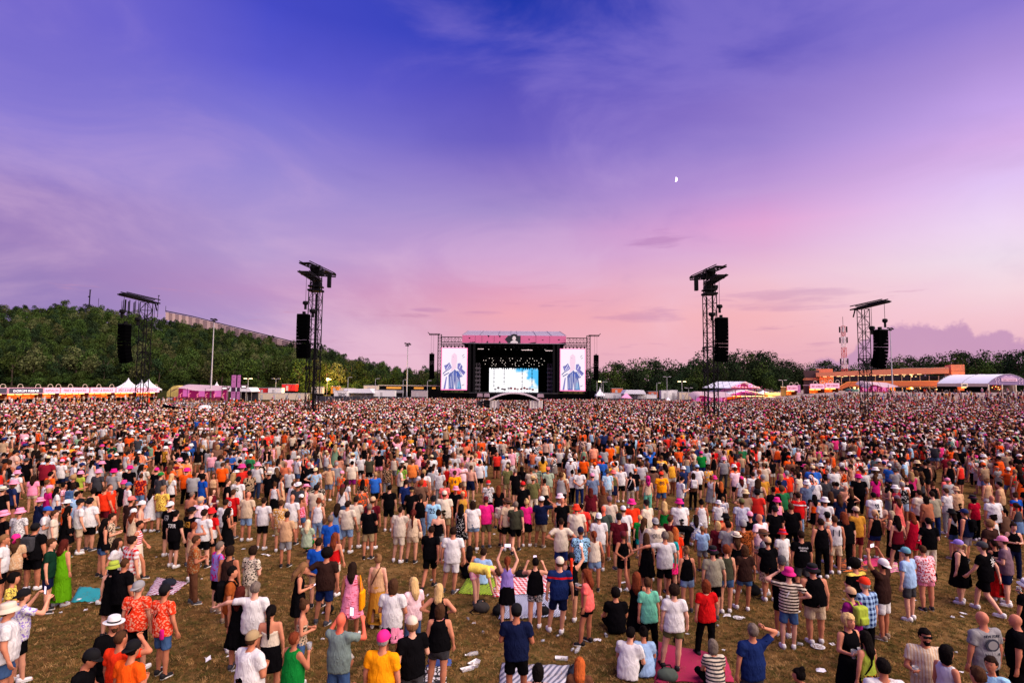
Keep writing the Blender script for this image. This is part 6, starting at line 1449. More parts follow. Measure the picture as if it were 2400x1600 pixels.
# ------------------------------------------------------------------ the people in front, one by one
COLS = dict(hotpink=(222,36,122), yelloworange=(244,152,18), black=(13,12,14), h_grey=(140,134,130), s4=(188,122,92), cream=(202,188,166), darkgrey=(58,57,60), h_lightbrown=(120,86,56), s3=(208,152,126), h_black=(17,13,12), white=(206,203,200), s2=(178,112,82), green=(18,112,44), denim=(62,88,126), h_auburn=(104,48,28), s5=(166,102,74), khaki=(150,128,92), h_brown=(66,43,28), brown=(94,60,42), h_orangehair=(168,82,38), s0=(202,142,112), greygreen=(112,128,122), s6=(206,98,72), s1=(192,126,96), navy=(20,26,52), orange=(238,88,22), h_greybrown=(104,92,82), darkblue=(26,40,84), maroon=(84,20,30), h_silver=(168,160,150), pink=(232,140,168), redorange=(228,54,26), lime=(156,172,60), mustard=(180,126,44), lightblueb=(150,198,222), h_darkbrown=(36,24,18), beige=(196,172,142), tan=(190,150,112), lightblue=(146,176,208), h_blond=(190,156,104), olive=(92,90,54), pinkwhite=(232,196,200), mint=(104,184,152), h_darkred=(74,28,22), red=(190,24,26), coral=(236,106,98), magenta=(196,30,112), salmon=(232,150,118), grey=(132,130,130), s7=(188,118,90), lightgrey=(186,183,182), purple=(116,24,92), rust=(146,74,34), lilac=(142,120,190), darkbrown=(48,31,27), h_redorange=(228,54,26), h_darkgrey=(80,76,72), yellow=(224,194,84), khakigrey=(138,132,112), lightdenim=(122,148,180), blue=(24,74,160), darkolive=(60,60,46), teal=(18,136,140), tealgrey=(96,148,160), bottlegreen=(18,46,32), grassgreen=(86,146,16), darkgreygreen=(62,74,66), mauve=(110,86,96), khakidark=(80,74,52), sage=(150,164,138), h_platinum=(206,184,146), gold=(170,136,60), h_greyblond=(164,144,116), crimson=(160,16,40), greypurple=(112,102,114), straw=(196,160,104), greyblue=(98,112,136), h_magenta=(170,30,100), orangelight=(240,130,60))
# x | y | height | sex | build | top | bottom | hair | hair colour | hat | pose | heading | extras | skin | label
PEOPLE_ROWS = """
-2.08|9.68|1.84|m|a|tee:yelloworange|shorts:black|short|h_grey|cap:hotpink/hotpink|stand|10||s4|person in an amber T-shirt and black shorts, with a hot pink cap
-1.65|10.30|1.81|m|a|tee:black|shorts:darkgrey|curly|h_lightbrown|cap:cream/cream|cup|-30|cup:beer|s3|person in a black T-shirt and dark grey shorts, with a cream cap
0.50|10.49|1.67|f|a|tank:black|shorts:black|bob|h_black|-|sit|10||s3|person in a black tank top and black shorts, with a black bob
5.70|9.03|1.78|m|a|tee:white|jeans:black|short|h_black|-|stand|10||s2|person in a white T-shirt and black trousers, with short black hair
-3.68|10.04|1.66|f|h|sleeveless:green|jeans:denim|short|h_auburn|-|drink|30|cup:beer|s5|person in a green sleeveless top and denim trousers, with short auburn hair
-4.25|9.82|1.75|m|h|tee:white|shorts:black|short|h_brown|cap:khaki/khaki|fold|25||s2|person in a white T-shirt and black shorts, with a khaki cap
1.26|10.68|1.71|f|a|tee:brown|shorts:black|long|h_orangehair|-|sit|5||s0|person in a brown T-shirt and black shorts, with long ginger hair
-3.00|10.45|1.83|m|a|tee:greygreen|shorts:denim|bald|h_brown|-|phone|15|phone|s6|person in a grey green T-shirt and denim shorts, with a bald head
6.81|8.61|1.83|m|a|tee:black|jeans:black|short|h_brown|-|stand|-5||s1|person in a black T-shirt with short brown hair, in front of the white sleeveless top
0.14|10.98|1.78|m|a|tee:navy|shorts:black|short|h_black|cap:black/black|fold|5||s5|person in a navy T-shirt and black shorts, with a black cap
-5.96|9.27|1.80|m|a|tee:orange|shorts:darkgrey|short|h_black|capb:black/black|fold|15||s2|person in an orange T-shirt and dark grey shorts, with a black backwards cap
-4.54|10.23|1.83|m|a|tee:darkgrey|shorts:black|short|h_greybrown|-|sit|20||s1|person in a dark grey T-shirt and black shorts, with short greying hair
4.27|10.38|1.75|m|a|tee:darkblue|jeans:darkgrey|short|h_greybrown|-|headhand|-5||s4|person in a dark blue T-shirt and dark grey trousers, with short greying hair
-6.57|9.16|1.75|m|a|tee:black|shorts:darkgrey|short|h_black|cap:black/black|text|80|phone|s5|person in a black T-shirt and dark grey shorts, with a black cap
-3.10|10.85|1.66|f|a|tank:maroon|shorts:black|curly|h_silver|-|sit|60||s5|person in a maroon tank top and black shorts, with curly silver hair
-1.35|11.38|1.64|f|h|tank:black|shorts:darkgrey|bob|h_brown|-|stand2|0|strap:pink|s4|person in a black tank top and dark grey shorts, with a brown bob
-6.37|9.74|1.80|m|a|tee:redorange|shorts:black|buzz|h_brown|-|brow|15||s2|person in a red orange T-shirt and black shorts, with cropped brown hair
5.29|10.47|1.66|f|a|tank:black|jeans:black|bun|h_black|-|sit|-60||s4|person in a black tank top and black trousers, with a black hair bun
-4.46|11.07|1.70|f|a|cami:cream|skirt:black|ponylong|h_black|-|stand|-5||s4|person in a cream camisole and black skirt, with a long black ponytail
7.14|9.60|1.72|f|a|sleeveless:white|jeans:black|bob|h_black|-|stand|80|face|s4|person in a white sleeveless top and black trousers, with a black bob
6.22|10.30|1.65|f|a|tank:lime|skirt:black*floral/mustard|long|h_black|-|cup|-20|cup:clear;strap:black|s1|person in a lime tank top and black skirt, with long black hair
7.63|9.35|1.67|f|a|tee:lightblueb|jeans:denim|short|h_darkbrown|-|stand|-125|face|s2|person in a sky blue T-shirt and denim trousers, with short dark brown hair
2.40|11.96|1.78|m|a|tee:white|jeans:black|short|h_black|-|sit|30||s0|person in a white T-shirt and black trousers, with short black hair, sitting on the ground
-4.08|11.52|1.65|f|a|cami:beige*leopard/black|shorts:denim|bun|h_brown|-|fold|75|face|s4|person in a beige leopard-print camisole and denim shorts, with a brown hair bun
4.03|11.58|1.64|f|a|tee:cream*stripe/darkgrey|jeans:black|bob|h_greybrown|-|sit|0||s1|person in a cream striped T-shirt and black trousers, with a greying bob
7.08|10.08|1.80|m|a|shirt:cream*vstripe/tan|jeans:brown|short|h_black|-|cup|195|cup:clear;face;sunglasses;beard|s2|person in a cream pinstriped shirt and brown trousers, with short black hair
2.78|12.10|1.69|f|a|shirt:lightblue|jeans:denim|bun|h_black|-|sit|5||s2|person in a pale blue shirt and denim trousers, with a black hair bun
-6.99|10.31|1.77|m|a|tee:black|shorts:black|short|h_brown|straw:white/black|fold|120|beard|s4|person in a black T-shirt and black shorts, with a white straw hat
-1.48|12.38|1.69|f|h|tank:black|shorts:black|long|h_blond|-|hips|5||s1|person in a black tank top and black shorts, with long blond hair
6.26|10.79|1.73|f|a|dress:black|-|curly|h_blond|-|cup|165|cup:clear;face|s1|person in a black dress, with curly blond hair
-2.43|12.27|1.78|m|a|tee:white|skirt:black*hem/pink|bob|h_brown|-|fold|8||s2|person in a white T-shirt and black skirt, with a brown bob
3.42|12.31|1.72|f|a|tee:white|shorts:olive|curly|h_darkbrown|-|stand2|5||s3|person in a white T-shirt and olive shorts, with curly dark brown hair
-2.11|12.74|1.67|f|a|tee:pinkwhite|jeans:denim|long|h_blond|-|fold|-35||s5|person in a pale pink T-shirt and denim trousers, with long blond hair
-5.26|12.01|1.82|m|a|tee:white|shorts:black|short|h_greybrown|-|around|-5||s3|person in a white T-shirt and black shorts, with short greying hair
3.05|12.75|1.71|f|a|tee:mint|jeans:black|short|h_brown|-|stand|0||s1|person in a mint T-shirt and black trousers, with short brown hair
-5.62|12.20|1.65|f|a|dress:black|-|long|h_darkred|-|stand|10||s1|person in a black dress, with long dark red hair
2.89|13.17|1.71|f|a|dress:black|-|long|h_auburn|-|raise1|20||s5|person in a black dress, with long auburn hair
4.34|12.90|1.64|f|a|tee:red|jeans:black|bob|h_auburn|-|drink|0|strap:red|s0|person in a red T-shirt and black trousers, with an auburn bob
1.80|13.53|1.65|f|a|tee:coral|shorts:black|long|h_auburn|-|cup|-65|cup:beer|s5|person in a coral T-shirt and black shorts, with long auburn hair
-6.93|11.82|1.79|m|a|tee:redorange*floral/salmon|shorts:denim|short|h_black|cap:black/black|stand2|15|strap:black;pouch:magenta|s2|person in a red orange patterned T-shirt and denim shorts, with a black cap
8.67|10.78|1.83|m|a|tee:grey|jeans:black|bald|h_brown|-|stand|-5|harlem|s7|person in a grey T-shirt and black trousers, with a bald head
1.16|14.02|1.76|m|a|tee:darkblue*band/red|shorts:navy|short|h_brown|cap:cream/cream|stand2|0||s0|person in a dark blue chest-band T-shirt and navy shorts, with a cream cap
-9.15|10.72|1.83|m|h|tee:white*vstripe/lightgrey|shorts:denim|short|h_brown|bucket:cream/cream|stand2|45||s4|person in a white pinstriped T-shirt and denim shorts, with a cream bucket hat
-3.70|13.74|1.69|f|a|dress:pink*dash/red|-|long|h_darkbrown|-|stand|0|tote:yelloworange|s5|person in a pink dash-print dress, with long dark brown hair
0.61|14.30|1.67|f|h|tank:black|shorts:darkgrey*floral/white|short|h_black|-|phone|0|phone|s0|person in a black tank top and dark grey shorts, with short black hair
-7.64|12.11|1.76|m|a|tee:redorange*floral/salmon|shorts:black|short|h_grey|capb:grey/grey|stand|5|strap:black|s0|person in a red orange patterned T-shirt and black shorts, with a grey backwards cap
9.37|10.83|1.75|m|h|tee:black|shorts:black|bald|h_brown|-|cup|-45|cup:beer|s7|person in a black T-shirt and black shorts, with a bald head
7.21|12.38|1.66|f|a|tee:purple|jeans:maroon|short|h_black|cap:tan/tan|fold|-15|backpack:lime|s0|person in a purple T-shirt and maroon trousers, with a tan cap
2.56|14.10|1.84|m|a|tee:black|shorts:black|curly|h_black|-|sit|0||s4|person in a black T-shirt and black shorts, with curly black hair
-6.16|12.97|1.82|m|a|tee:rust|shorts:brown|short|h_black|-|stand|70|backpack:black|s4|person in a rust T-shirt and brown shorts, with short black hair
-0.07|14.44|1.67|f|a|tank:lilac|skirt:black|pony|h_auburn|-|phonehigh|0|phone|s3|person in a lilac tank top and black skirt, with an auburn ponytail
-4.88|13.59|1.72|f|a|tank:black|skirt:black|long|h_lightbrown|-|text|65|phone|s1|person in a black tank top and black skirt, with long light brown hair
-3.21|14.26|1.73|f|a|tank:tan|long:mustard|bun|h_lightbrown|-|stand|5|strap:brown|s3|person in a tan tank top and mustard long skirt, with a light brown hair bun
7.58|12.54|1.82|m|a|tee:darkblue*check/lightblue|jeans:black|short|h_grey|cap:redorange/redorange|stand|-15||s3|person in a dark blue checked T-shirt and black trousers, with a red orange cap
6.31|13.34|1.76|m|a|tee:cream*stripe/darkbrown|shorts:denim|short|h_brown|bucket:magenta/magenta|browhip|15|strap:white|s3|person in a cream striped T-shirt and denim shorts, with a magenta bucket hat
1.55|14.71|1.65|f|a|tank:black|shorts:black|ponylong|h_redorange|capb:black/black|phone1|5|phone|s0|person in a black tank top and black shorts, with a black backwards cap
-4.55|14.38|1.81|m|a|tee:darkbrown|shorts:darkblue|afro|h_black|-|hip1|0||s4|person in a dark brown T-shirt and dark blue shorts, with a black afro
-9.65|11.63|1.75|m|a|tee:white*floral/lilac|shorts:black|short|h_brown|capb:black/black|phone|30|phone|s0|person in a white patterned T-shirt and black shorts, with a black backwards cap
7.08|13.61|1.75|m|h|tank:black|shorts:beige|short|h_brown|bucket:black/purple|stand|5||s4|person in a black tank top and beige shorts, with a black bucket hat
6.48|13.95|1.84|m|a|tee:black|shorts:black|short|h_darkgrey|cap:darkgrey/darkgrey|fold|40||s5|person in a black T-shirt and black shorts, with a dark grey cap
-0.91|15.78|1.73|f|a|tee:yellow|shorts:pink*floral/cream|short|h_brown|-|bend|110||s3|person in a yellow T-shirt and pink shorts, with short brown hair
5.20|14.93|1.78|m|a|tee:khakigrey|shorts:black|short|h_darkbrown|bucket:black/purple|stand2|5||s0|person in a grey khaki T-shirt and black shorts, with a black bucket hat
4.66|15.37|1.68|f|a|tank:black|shorts:lightdenim|bun|h_lightbrown|-|stand|0||s1|person in a black tank top and light denim shorts, with a light brown hair bun
-6.54|14.68|1.76|m|a|tee:cream*floral/black|shorts:cream|curly|h_darkbrown|-|fold|20||s3|person in a cream patterned T-shirt and cream shorts, with curly dark brown hair
-6.94|14.50|1.83|m|a|tank:darkbrown|shorts:black|curly|h_darkbrown|-|stand|5||s5|person in a dark brown tank top and black shorts, with curly dark brown hair
8.21|13.82|1.83|m|a|tee:black*shoulder/yellow|shorts:black|afro|h_black|-|fold|-15||s1|person in a black yoked T-shirt and black shorts, with a black afro
-8.90|13.45|1.83|m|h|tee:black|shorts:black|buzz|h_brown|-|stand2|20||s5|person in a black T-shirt and black shorts, with cropped brown hair
-5.10|15.49|1.77|m|a|tee:blue|shorts:tan|short|h_darkbrown|-|stand|5||s0|person in a blue T-shirt and tan shorts, with short dark brown hair
5.64|15.35|1.72|f|a|sleeveless:darkolive|shorts:denim|curly|h_auburn|-|stand|0||s0|person in a dark olive sleeveless top and denim shorts, with curly auburn hair
8.83|13.86|1.83|m|a|tee:darkbrown|shorts:white|short|h_black|capb:white/white|phonehigh|-30|phone|s5|person in a dark brown T-shirt and white shorts, with a white backwards cap
-9.27|13.62|1.68|f|a|tank:black|skirt:black|bob|h_black|bucket:lime/olive|stand|0||s3|person in a black tank top and black skirt, with a lime striped bucket hat
-1.67|16.57|1.83|m|a|tee:white|shorts:white|short|h_darkbrown|-|stand2|0||s1|person in a white T-shirt and white shorts, with short dark brown hair
-10.84|12.68|1.71|f|a|tee:yellow*floral/olive|shorts:black|curly|h_black|-|fold|60||s1|person in a yellow patterned T-shirt and black shorts, with curly black hair
6.22|15.52|1.68|f|a|tee:darkbrown|shorts:denim|bob|h_brown|-|stand2|5||s5|person in a dark brown T-shirt and denim shorts, with a brown bob
4.26|16.25|1.84|m|a|tee:lightgrey|shorts:black|short|h_greybrown|-|around|-5||s4|person in a light grey T-shirt and black shorts, with short greying hair
-7.54|15.09|1.78|m|a|tee:lilac*tie/magenta|shorts:black|short|h_greybrown|-|fold|40||s3|person in a lilac tie-dye T-shirt and black shorts, with short greying hair
2.04|16.86|1.78|m|a|tee:lightblueb*floral/navy|shorts:black|short|h_brown|cap:navy/navy|stand2|0||s2|person in a sky blue patterned T-shirt and black shorts, with a navy cap
-4.88|16.27|1.71|f|a|cami:red|shorts:cream|curlylong|h_auburn|-|stand2|5||s1|person in a red camisole and cream shorts, with long curly auburn hair
2.47|16.82|1.68|f|a|sleeveless:cream|shorts:lightdenim|pony|h_auburn|-|stand2|0|bag:brown|s2|person in a cream sleeveless top and light denim shorts, with an auburn ponytail
-2.35|16.92|1.76|m|a|tee:black|shorts:black|short|h_darkbrown|-|walk|5||s2|person in a black T-shirt and black shorts, with short dark brown hair
11.26|12.86|1.71|f|a|tee:black|jeans:black|short|h_black|bucket:white/olive|drink|-15|cup:beer|s4|person in a black T-shirt and black trousers, with a white striped bucket hat
3.27|16.84|1.66|f|a|tank:black|shorts:black|short|h_brown|cap:maroon/maroon|behind|0|strap:black|s5|person in a black tank top and black shorts, with a maroon cap
3.92|16.73|1.67|f|a|dress:black|-|long|h_brown|-|stand|0||s2|person in a black dress, with long brown hair
-0.85|17.37|1.83|m|a|tee:lightblue|shorts:grey|short|h_darkbrown|-|sit|20||s3|person in a pale blue T-shirt and grey shorts, with short dark brown hair
4.60|16.77|1.69|f|a|tee:teal|skirt:hotpink*floral/red|long|h_lightbrown|-|stand|10||s3|person in a teal T-shirt and hot pink skirt, with long light brown hair
7.17|16.20|1.70|f|h|tee:black|skirt:beige*leopard/brown|bun|h_brown|cap:tan/tan|stand|10||s1|person in a black T-shirt and beige skirt, with a tan cap
-8.45|15.66|1.77|m|a|tee:rust*floral/khaki|jeans:brown|short|h_brown|-|fold|55||s5|person in a rust patterned T-shirt and brown trousers, with short brown hair
1.55|17.78|1.84|m|a|tee:cream|shorts:darkblue|buzz|h_darkbrown|-|hips|0||s2|person in a cream T-shirt and dark blue shorts, with cropped dark brown hair
4.86|17.19|1.72|f|a|tee:redorange|jeans:black|long|h_orangehair|-|stand|5||s5|person in a red orange T-shirt and black trousers, with long ginger hair
-1.26|17.86|1.70|f|a|cami:black|skirt:black|long|h_black|-|sit|0||s2|person in a black camisole and black skirt, with long black hair
6.50|16.80|1.67|f|a|cami:black|skirt:black|long|h_brown|straw:cream/black|stand|0||s5|person in a black camisole and black skirt, with a cream straw hat
10.22|14.97|1.78|m|a|tee:lightblue|shorts:darkgrey|short|h_brown|cap:tealgrey/tealgrey|stand|-25||s3|person in a pale blue T-shirt and dark grey shorts, with a grey teal cap
7.33|16.73|1.77|m|a|tee:grey|shorts:black|short|h_brown|straw:brown/black|fold|-60||s2|person in a grey T-shirt and black shorts, with a brown straw hat
4.42|17.73|1.84|m|h|tee:cream|jeans:black|short|h_brown|capb:grey/grey|stand|0|strap:black;text:OLLI@d|s4|person in a cream T-shirt and black trousers, with a grey backwards cap
-9.98|15.39|1.81|m|a|tee:white*check/red|jeans:beige|short|h_darkbrown|-|stand|30||s0|person in a white checked T-shirt and beige trousers, with short dark brown hair
8.22|16.49|1.83|m|a|tee:black|shorts:darkgrey|short|h_darkbrown|-|stand|5|text:Originals/Studio@l|s4|person in a black T-shirt and dark grey shorts, with short dark brown hair
-10.46|15.50|1.72|f|a|tee:white|shorts:grey|long|h_darkbrown|-|walk|70||s4|person in a white T-shirt and grey shorts, with long dark brown hair
2.84|18.58|1.80|m|a|tee:white|shorts:grey|short|h_brown|capb:white/white|stand|0||s1|person in a white T-shirt and grey shorts, with a white backwards cap
-5.53|18.00|1.81|m|a|tee:blue|jeans:navy|short|h_greybrown|-|stand|0||s5|person in a blue T-shirt and navy trousers, with short greying hair
7.06|17.60|1.84|m|a|tee:rust*leopard/black|shorts:khaki|short|h_brown|beanie:grey/grey|stand|0||s1|person in a rust leopard-print T-shirt and khaki shorts, with a grey beanie
4.27|18.51|1.67|f|a|tank:cream|skirt:cream|long|h_brown|-|stand|60|face|s3|person in a cream tank top and cream skirt, with long brown hair
6.68|17.79|1.76|m|a|tee:grey|shorts:black|short|h_darkbrown|-|fold|10||s0|person in a grey T-shirt and black shorts, with short dark brown hair
8.07|17.25|1.66|m|a|tee:white*print/grey|shorts:grey|short|h_brown|bucket:red/blue|stand|165|face|s0|person in a white back-printed T-shirt, beside the grey T-shirt
3.50|18.77|1.76|m|a|tee:maroon|shorts:black|short|h_black|capb:black/black|stand|0||s0|person in a maroon T-shirt and black shorts, with a black backwards cap
-11.83|15.00|1.83|m|a|tee:bottlegreen|shorts:navy|short|h_brown|-|stand|65||s0|person in a bottle green T-shirt and navy shorts, with short brown hair
11.12|15.60|1.67|f|h|tee:pinkwhite*floral/red|shorts:pink|short|h_brown|-|stand|5|bag:black;strap:black|s1|person in a pale pink patterned T-shirt and pink shorts, with short brown hair
6.47|18.13|1.68|f|h|tee:maroon|skirt:black|bob|h_blond|-|stand|0||s1|person in a maroon T-shirt and black skirt, with a blond bob
-11.83|15.40|1.71|f|h|maxi:grassgreen|-|long|h_darkred|-|stand|10|strap:brown|s1|person in a grass green long dress, with long dark red hair
-3.22|19.27|1.72|f|a|sleeveless:beige|shorts:beige|ponylong|h_darkred|-|stand2|0|strap:beige;bag:beige|s0|person in a beige sleeveless top and beige shorts, with a long dark red ponytail
-2.42|19.44|1.69|f|a|cami:black|shorts:grey|bun|h_darkbrown|-|stand|0||s3|person in a black camisole and grey shorts, with a dark brown hair bun
-3.69|19.26|1.83|m|a|tee:cream|shorts:cream|buzz|h_darkbrown|-|drink|10||s3|person in a cream T-shirt and cream shorts, with cropped dark brown hair
6.16|18.69|1.39|m|c|tee:lightblue|shorts:grey|short|h_lightbrown|-|stand|5||s5|person in a pale blue T-shirt and grey shorts, with short light brown hair
-9.45|17.29|1.72|f|a|cami:tan|shorts:beige|short|h_auburn|-|brow|25||s2|person in a tan camisole and beige shorts, with short auburn hair
2.24|19.62|1.84|m|h|tee:cream|shorts:brown|short|h_brown|bucket:redorange/redorange|stand2|0|strap:black|s0|person in a cream T-shirt and brown shorts, with a red orange bucket hat
12.57|15.47|1.82|m|a|tee:black|shorts:black|buzz|h_brown|cap:darkgrey/darkgrey|walk|-25|flower|s3|person in a black back-printed T-shirt and black shorts, with a dark grey cap
3.20|19.72|1.81|m|a|tee:darkgreygreen|shorts:black|bald|h_brown|-|stand|10||s6|person in a dark grey green T-shirt and black shorts, with a bald head
3.86|19.61|1.81|m|a|tee:white|shorts:grey|short|h_brown|cap:white/white|fold|0||s3|person in a white T-shirt and grey shorts, with a white cap
-7.23|18.74|1.75|m|a|tee:tan|shorts:grey|short|h_darkbrown|-|fold|0||s2|person in a tan T-shirt and grey shorts, with short dark brown hair
-4.80|19.65|1.81|m|a|tee:black|shorts:khaki|short|h_greybrown|-|fold|0||s4|person in a black T-shirt and khaki shorts, with short greying hair
7.97|18.60|1.82|m|a|tee:pinkwhite|shorts:grey|bald|h_brown|-|fold|-30||s7|person in a pale pink T-shirt and grey shorts, with a bald head
12.45|16.16|1.69|f|h|dress:black|-|pony|h_blond|cap:lilac/lilac|stand|-35||s3|person in a black dress, with a lilac cap
-13.39|15.40|1.81|m|a|tee:white|shorts:black|short|h_lightbrown|-|stand|60||s2|person in a white T-shirt and black shorts, with short light brown hair
4.48|19.99|1.43|m|c|tee:green|shorts:teal|short|h_blond|-|stand|0||s3|person in a green T-shirt and teal shorts, with short blond hair
-1.74|20.42|1.66|f|a|dress:black*dots/white|-|long|h_black|-|walk|10||s3|person in a black dotted dress, with long black hair
0.20|20.53|1.76|m|a|tee:darkolive|shorts:black|short|h_greybrown|-|walk|5||s0|person in a dark olive T-shirt and black shorts, with short greying hair
9.70|18.11|1.81|m|a|tank:black|jeans:black|short|h_darkbrown|-|stand|5||s1|person in a black tank top and black trousers, with short dark brown hair
7.88|19.05|1.77|m|a|tee:black|shorts:black|short|h_brown|cap:pink/pink|stand|0||s1|person in a black T-shirt and black shorts, with a pink cap
-13.45|15.80|1.71|f|a|tee:tan*floral/beige|jeans:brown|long|h_brown|bandana:hotpink/hotpink|fold|-30|strap:black|s5|person in a tan patterned T-shirt and brown trousers, with a hot pink headscarf
-1.32|20.73|1.71|f|h|tee:white|shorts:lightdenim|bob|h_darkbrown|-|stand|0||s1|person in a white T-shirt and light denim shorts, with a dark brown bob
-0.11|20.79|1.79|m|a|tee:beige|shorts:black|short|h_brown|straw:brown/black|stand|-20||s0|person in a beige T-shirt and black shorts, with a brown straw hat
-11.27|17.57|1.68|f|a|tank:pinkwhite*stripe/red|long:cream|short|h_darkbrown|-|walk|70||s2|person in a pale pink striped tank top, beside the black tank top
13.59|16.00|1.82|m|a|tee:mauve|shorts:navy|short|h_brown|cap:pink/pink|fold|-40||s3|person in a mauve T-shirt and navy shorts, with a pink cap
-9.79|18.60|1.83|m|a|tee:white|shorts:black|short|h_darkbrown|-|stand|10||s3|person in a white T-shirt with short dark brown hair, behind the tan camisole
-5.65|20.27|1.78|m|a|tee:cream|shorts:lightdenim|short|h_darkbrown|-|stand2|5||s1|person in a cream T-shirt and light denim shorts, with short dark brown hair
-0.87|21.08|1.80|m|a|tee:hotpink|shorts:khakidark|short|h_brown|cap:maroon/maroon|stand|0||s4|person in a hot pink T-shirt and dark khaki shorts, with a maroon cap
4.28|20.66|1.83|m|a|tee:redorange|jeans:black|short|h_brown|bucket:hotpink/purple|stand|0||s2|person in a red orange T-shirt and black trousers, with a hot pink bucket hat
-6.96|19.93|1.69|f|a|tee:sage*shoulder/maroon|shorts:green|long|h_platinum|-|sitc|0||s1|person in a sage yoked T-shirt and green shorts, with long platinum hair
10.31|18.53|1.79|m|a|sleeveless:lightgrey|shorts:beige|short|h_brown|-|stand|10|text:11@d|s2|person in a light grey sleeveless top and beige shorts, with short brown hair
1.12|21.18|1.80|m|a|tee:navy|shorts:khaki|short|h_brown|cap:white/white|brow|15||s5|person in a navy T-shirt and khaki shorts, with a white cap
-0.29|21.21|1.70|f|a|tee:pink|skirt:black|bun|h_brown|-|text|60|phone;backpack:cream|s1|person in a pink T-shirt and black skirt, with a brown hair bun
6.15|20.32|1.68|f|a|tank:black|jeans:black|short|h_orangehair|-|bend|-60||s0|person in a black tank top and black trousers, with short ginger hair
-6.10|20.35|1.67|f|a|dress:lightdenim|-|long|h_darkbrown|-|stand|0||s3|person in a light denim dress, with long dark brown hair
5.63|20.49|1.84|m|a|tee:maroon|shorts:black|short|h_brown|-|sitc|60||s0|person in a maroon T-shirt and black shorts, with short brown hair
0.59|21.28|1.69|f|a|tee:hotpink|skirt:black|bun|h_blond|-|stand|10||s2|person in a hot pink T-shirt and black skirt, with a blond hair bun
13.63|16.41|1.65|f|a|tank:black|long:red|short|h_darkbrown|-|stand|-5||s2|person in a black tank top and red long skirt, with short dark brown hair
-13.50|16.53|1.82|m|h|tee:black|shorts:black|short|h_black|cap:black/black|stand|0|backpack:darkgrey|s2|person in a black T-shirt and black shorts, with a black cap
-2.82|21.15|1.80|m|a|tee:lightblueb|shorts:lightblueb|short|h_black|beanie:black/black|stand|5|text:25@d|s0|person in a sky blue T-shirt and sky blue shorts, with a black beanie
1.86|21.26|1.78|m|a|tee:black|jeans:black|bald|h_brown|-|stand|0||s7|person in a black T-shirt and black trousers, with a bald head
-9.75|19.01|1.76|m|a|tee:red*half/white|shorts:black|short|h_brown|bucket:red/red|stand2|10||s5|person in a red two-tone T-shirt and black shorts, with a red bucket hat
4.88|20.81|1.79|m|a|tee:cream|jeans:black|short|h_brown|beanie:black/black|fold|-30||s0|person in a cream T-shirt and black trousers, with a black beanie
-4.96|20.79|1.82|m|a|tee:maroon*print/grey|shorts:black|short|h_brown|cap:tan/tan|stand|0||s5|person in a maroon back-printed T-shirt and black shorts, with a tan cap
-10.26|18.79|1.84|m|a|tee:black*print/mustard|shorts:black|short|h_brown|cap:black/black|phone|20|phone|s3|person in a black back-printed T-shirt and black shorts, with a black cap
-10.71|18.56|1.78|m|a|tee:black|shorts:black|short|h_black|-|stand2|10|text:TOUR@l|s3|person in a black T-shirt and black shorts, with short black hair, lettering TOURDATES
-12.36|17.66|1.72|f|a|tank:black|shorts:denim|long|h_black|-|stand|40|bag:black|s1|person in a black tank top and denim shorts, with long black hair
-5.58|20.91|1.82|m|a|tee:cream|shorts:khaki|short|h_darkbrown|-|stand|5|strap:black|s0|person in a cream T-shirt and khaki shorts, with short dark brown hair
-9.47|19.48|1.68|f|a|dress:black|-|curlylong|h_black|-|fold|45||s5|person in a black dress, with long curly black hair
1.86|21.67|1.80|m|a|tank:white|shorts:cream|short|h_brown|bucket:pinkwhite/pinkwhite|stand|10||s2|person in a white tank top and cream shorts, with a pale pink bucket hat
3.71|21.50|1.76|m|a|tee:cream|shorts:beige|short|h_greybrown|cap:mauve/mauve|stand|5||s2|person in a cream T-shirt and beige shorts, with a mauve cap
10.92|18.95|1.82|m|h|tee:black|jeans:black|long|h_auburn|-|hip1|5||s3|person in a black T-shirt and black trousers, with long auburn hair
5.62|21.14|1.68|f|a|cami:green|shorts:beige|curlylong|h_blond|-|stand|5||s5|person in a green camisole and beige shorts, with long curly blond hair
6.13|21.00|1.78|m|h|tee:white|shorts:grey|short|h_brown|bucket:magenta/magenta|stand|0||s1|person in a white T-shirt and grey shorts, with a magenta bucket hat
-8.07|20.41|1.77|m|a|tee:mustard*floral/cream|shorts:khaki|short|h_brown|-|stand|0||s1|person in a mustard patterned T-shirt and khaki shorts, with short brown hair
-12.44|18.13|1.78|m|a|tee:beige*floral/black|shorts:khaki|short|h_darkbrown|-|fold|60||s0|person in a beige patterned T-shirt and khaki shorts, with short dark brown hair
9.11|20.08|1.76|m|a|tee:black|jeans:black|short|h_brown|capb:black/black|stand|0||s1|person in a black T-shirt and black trousers, with a black backwards cap
-2.50|21.99|1.83|m|h|tee:cream|shorts:khaki|short|h_brown|cap:cream/cream|stand|0||s5|person in a cream T-shirt and khaki shorts, with a cream cap
-6.98|21.06|1.71|f|a|tank:white|jeans:lightdenim|bun|h_auburn|-|stand|0|bag:brown|s0|person in a white tank top and light denim trousers, with an auburn hair bun
-3.41|21.97|1.73|f|h|tank:black|jeans:lightdenim|pony|h_darkbrown|-|stand|0||s4|person in a black tank top and light denim trousers, with a dark brown ponytail
6.78|21.20|1.68|f|a|tee:white*floral/blue|shorts:denim|long|h_darkbrown|-|sitc|10||s1|person in a white patterned T-shirt and denim shorts, with long dark brown hair
10.72|19.65|1.67|f|a|tank:cream|skirt:cream|short|h_black|cap:black/black|stand|0||s5|person in a cream tank top and cream skirt, with a black cap
-8.78|20.61|1.80|m|a|tee:white|shorts:black|short|h_darkbrown|-|stand2|0||s0|person in a white T-shirt with short dark brown hair, left of the mustard patterned T-shirt
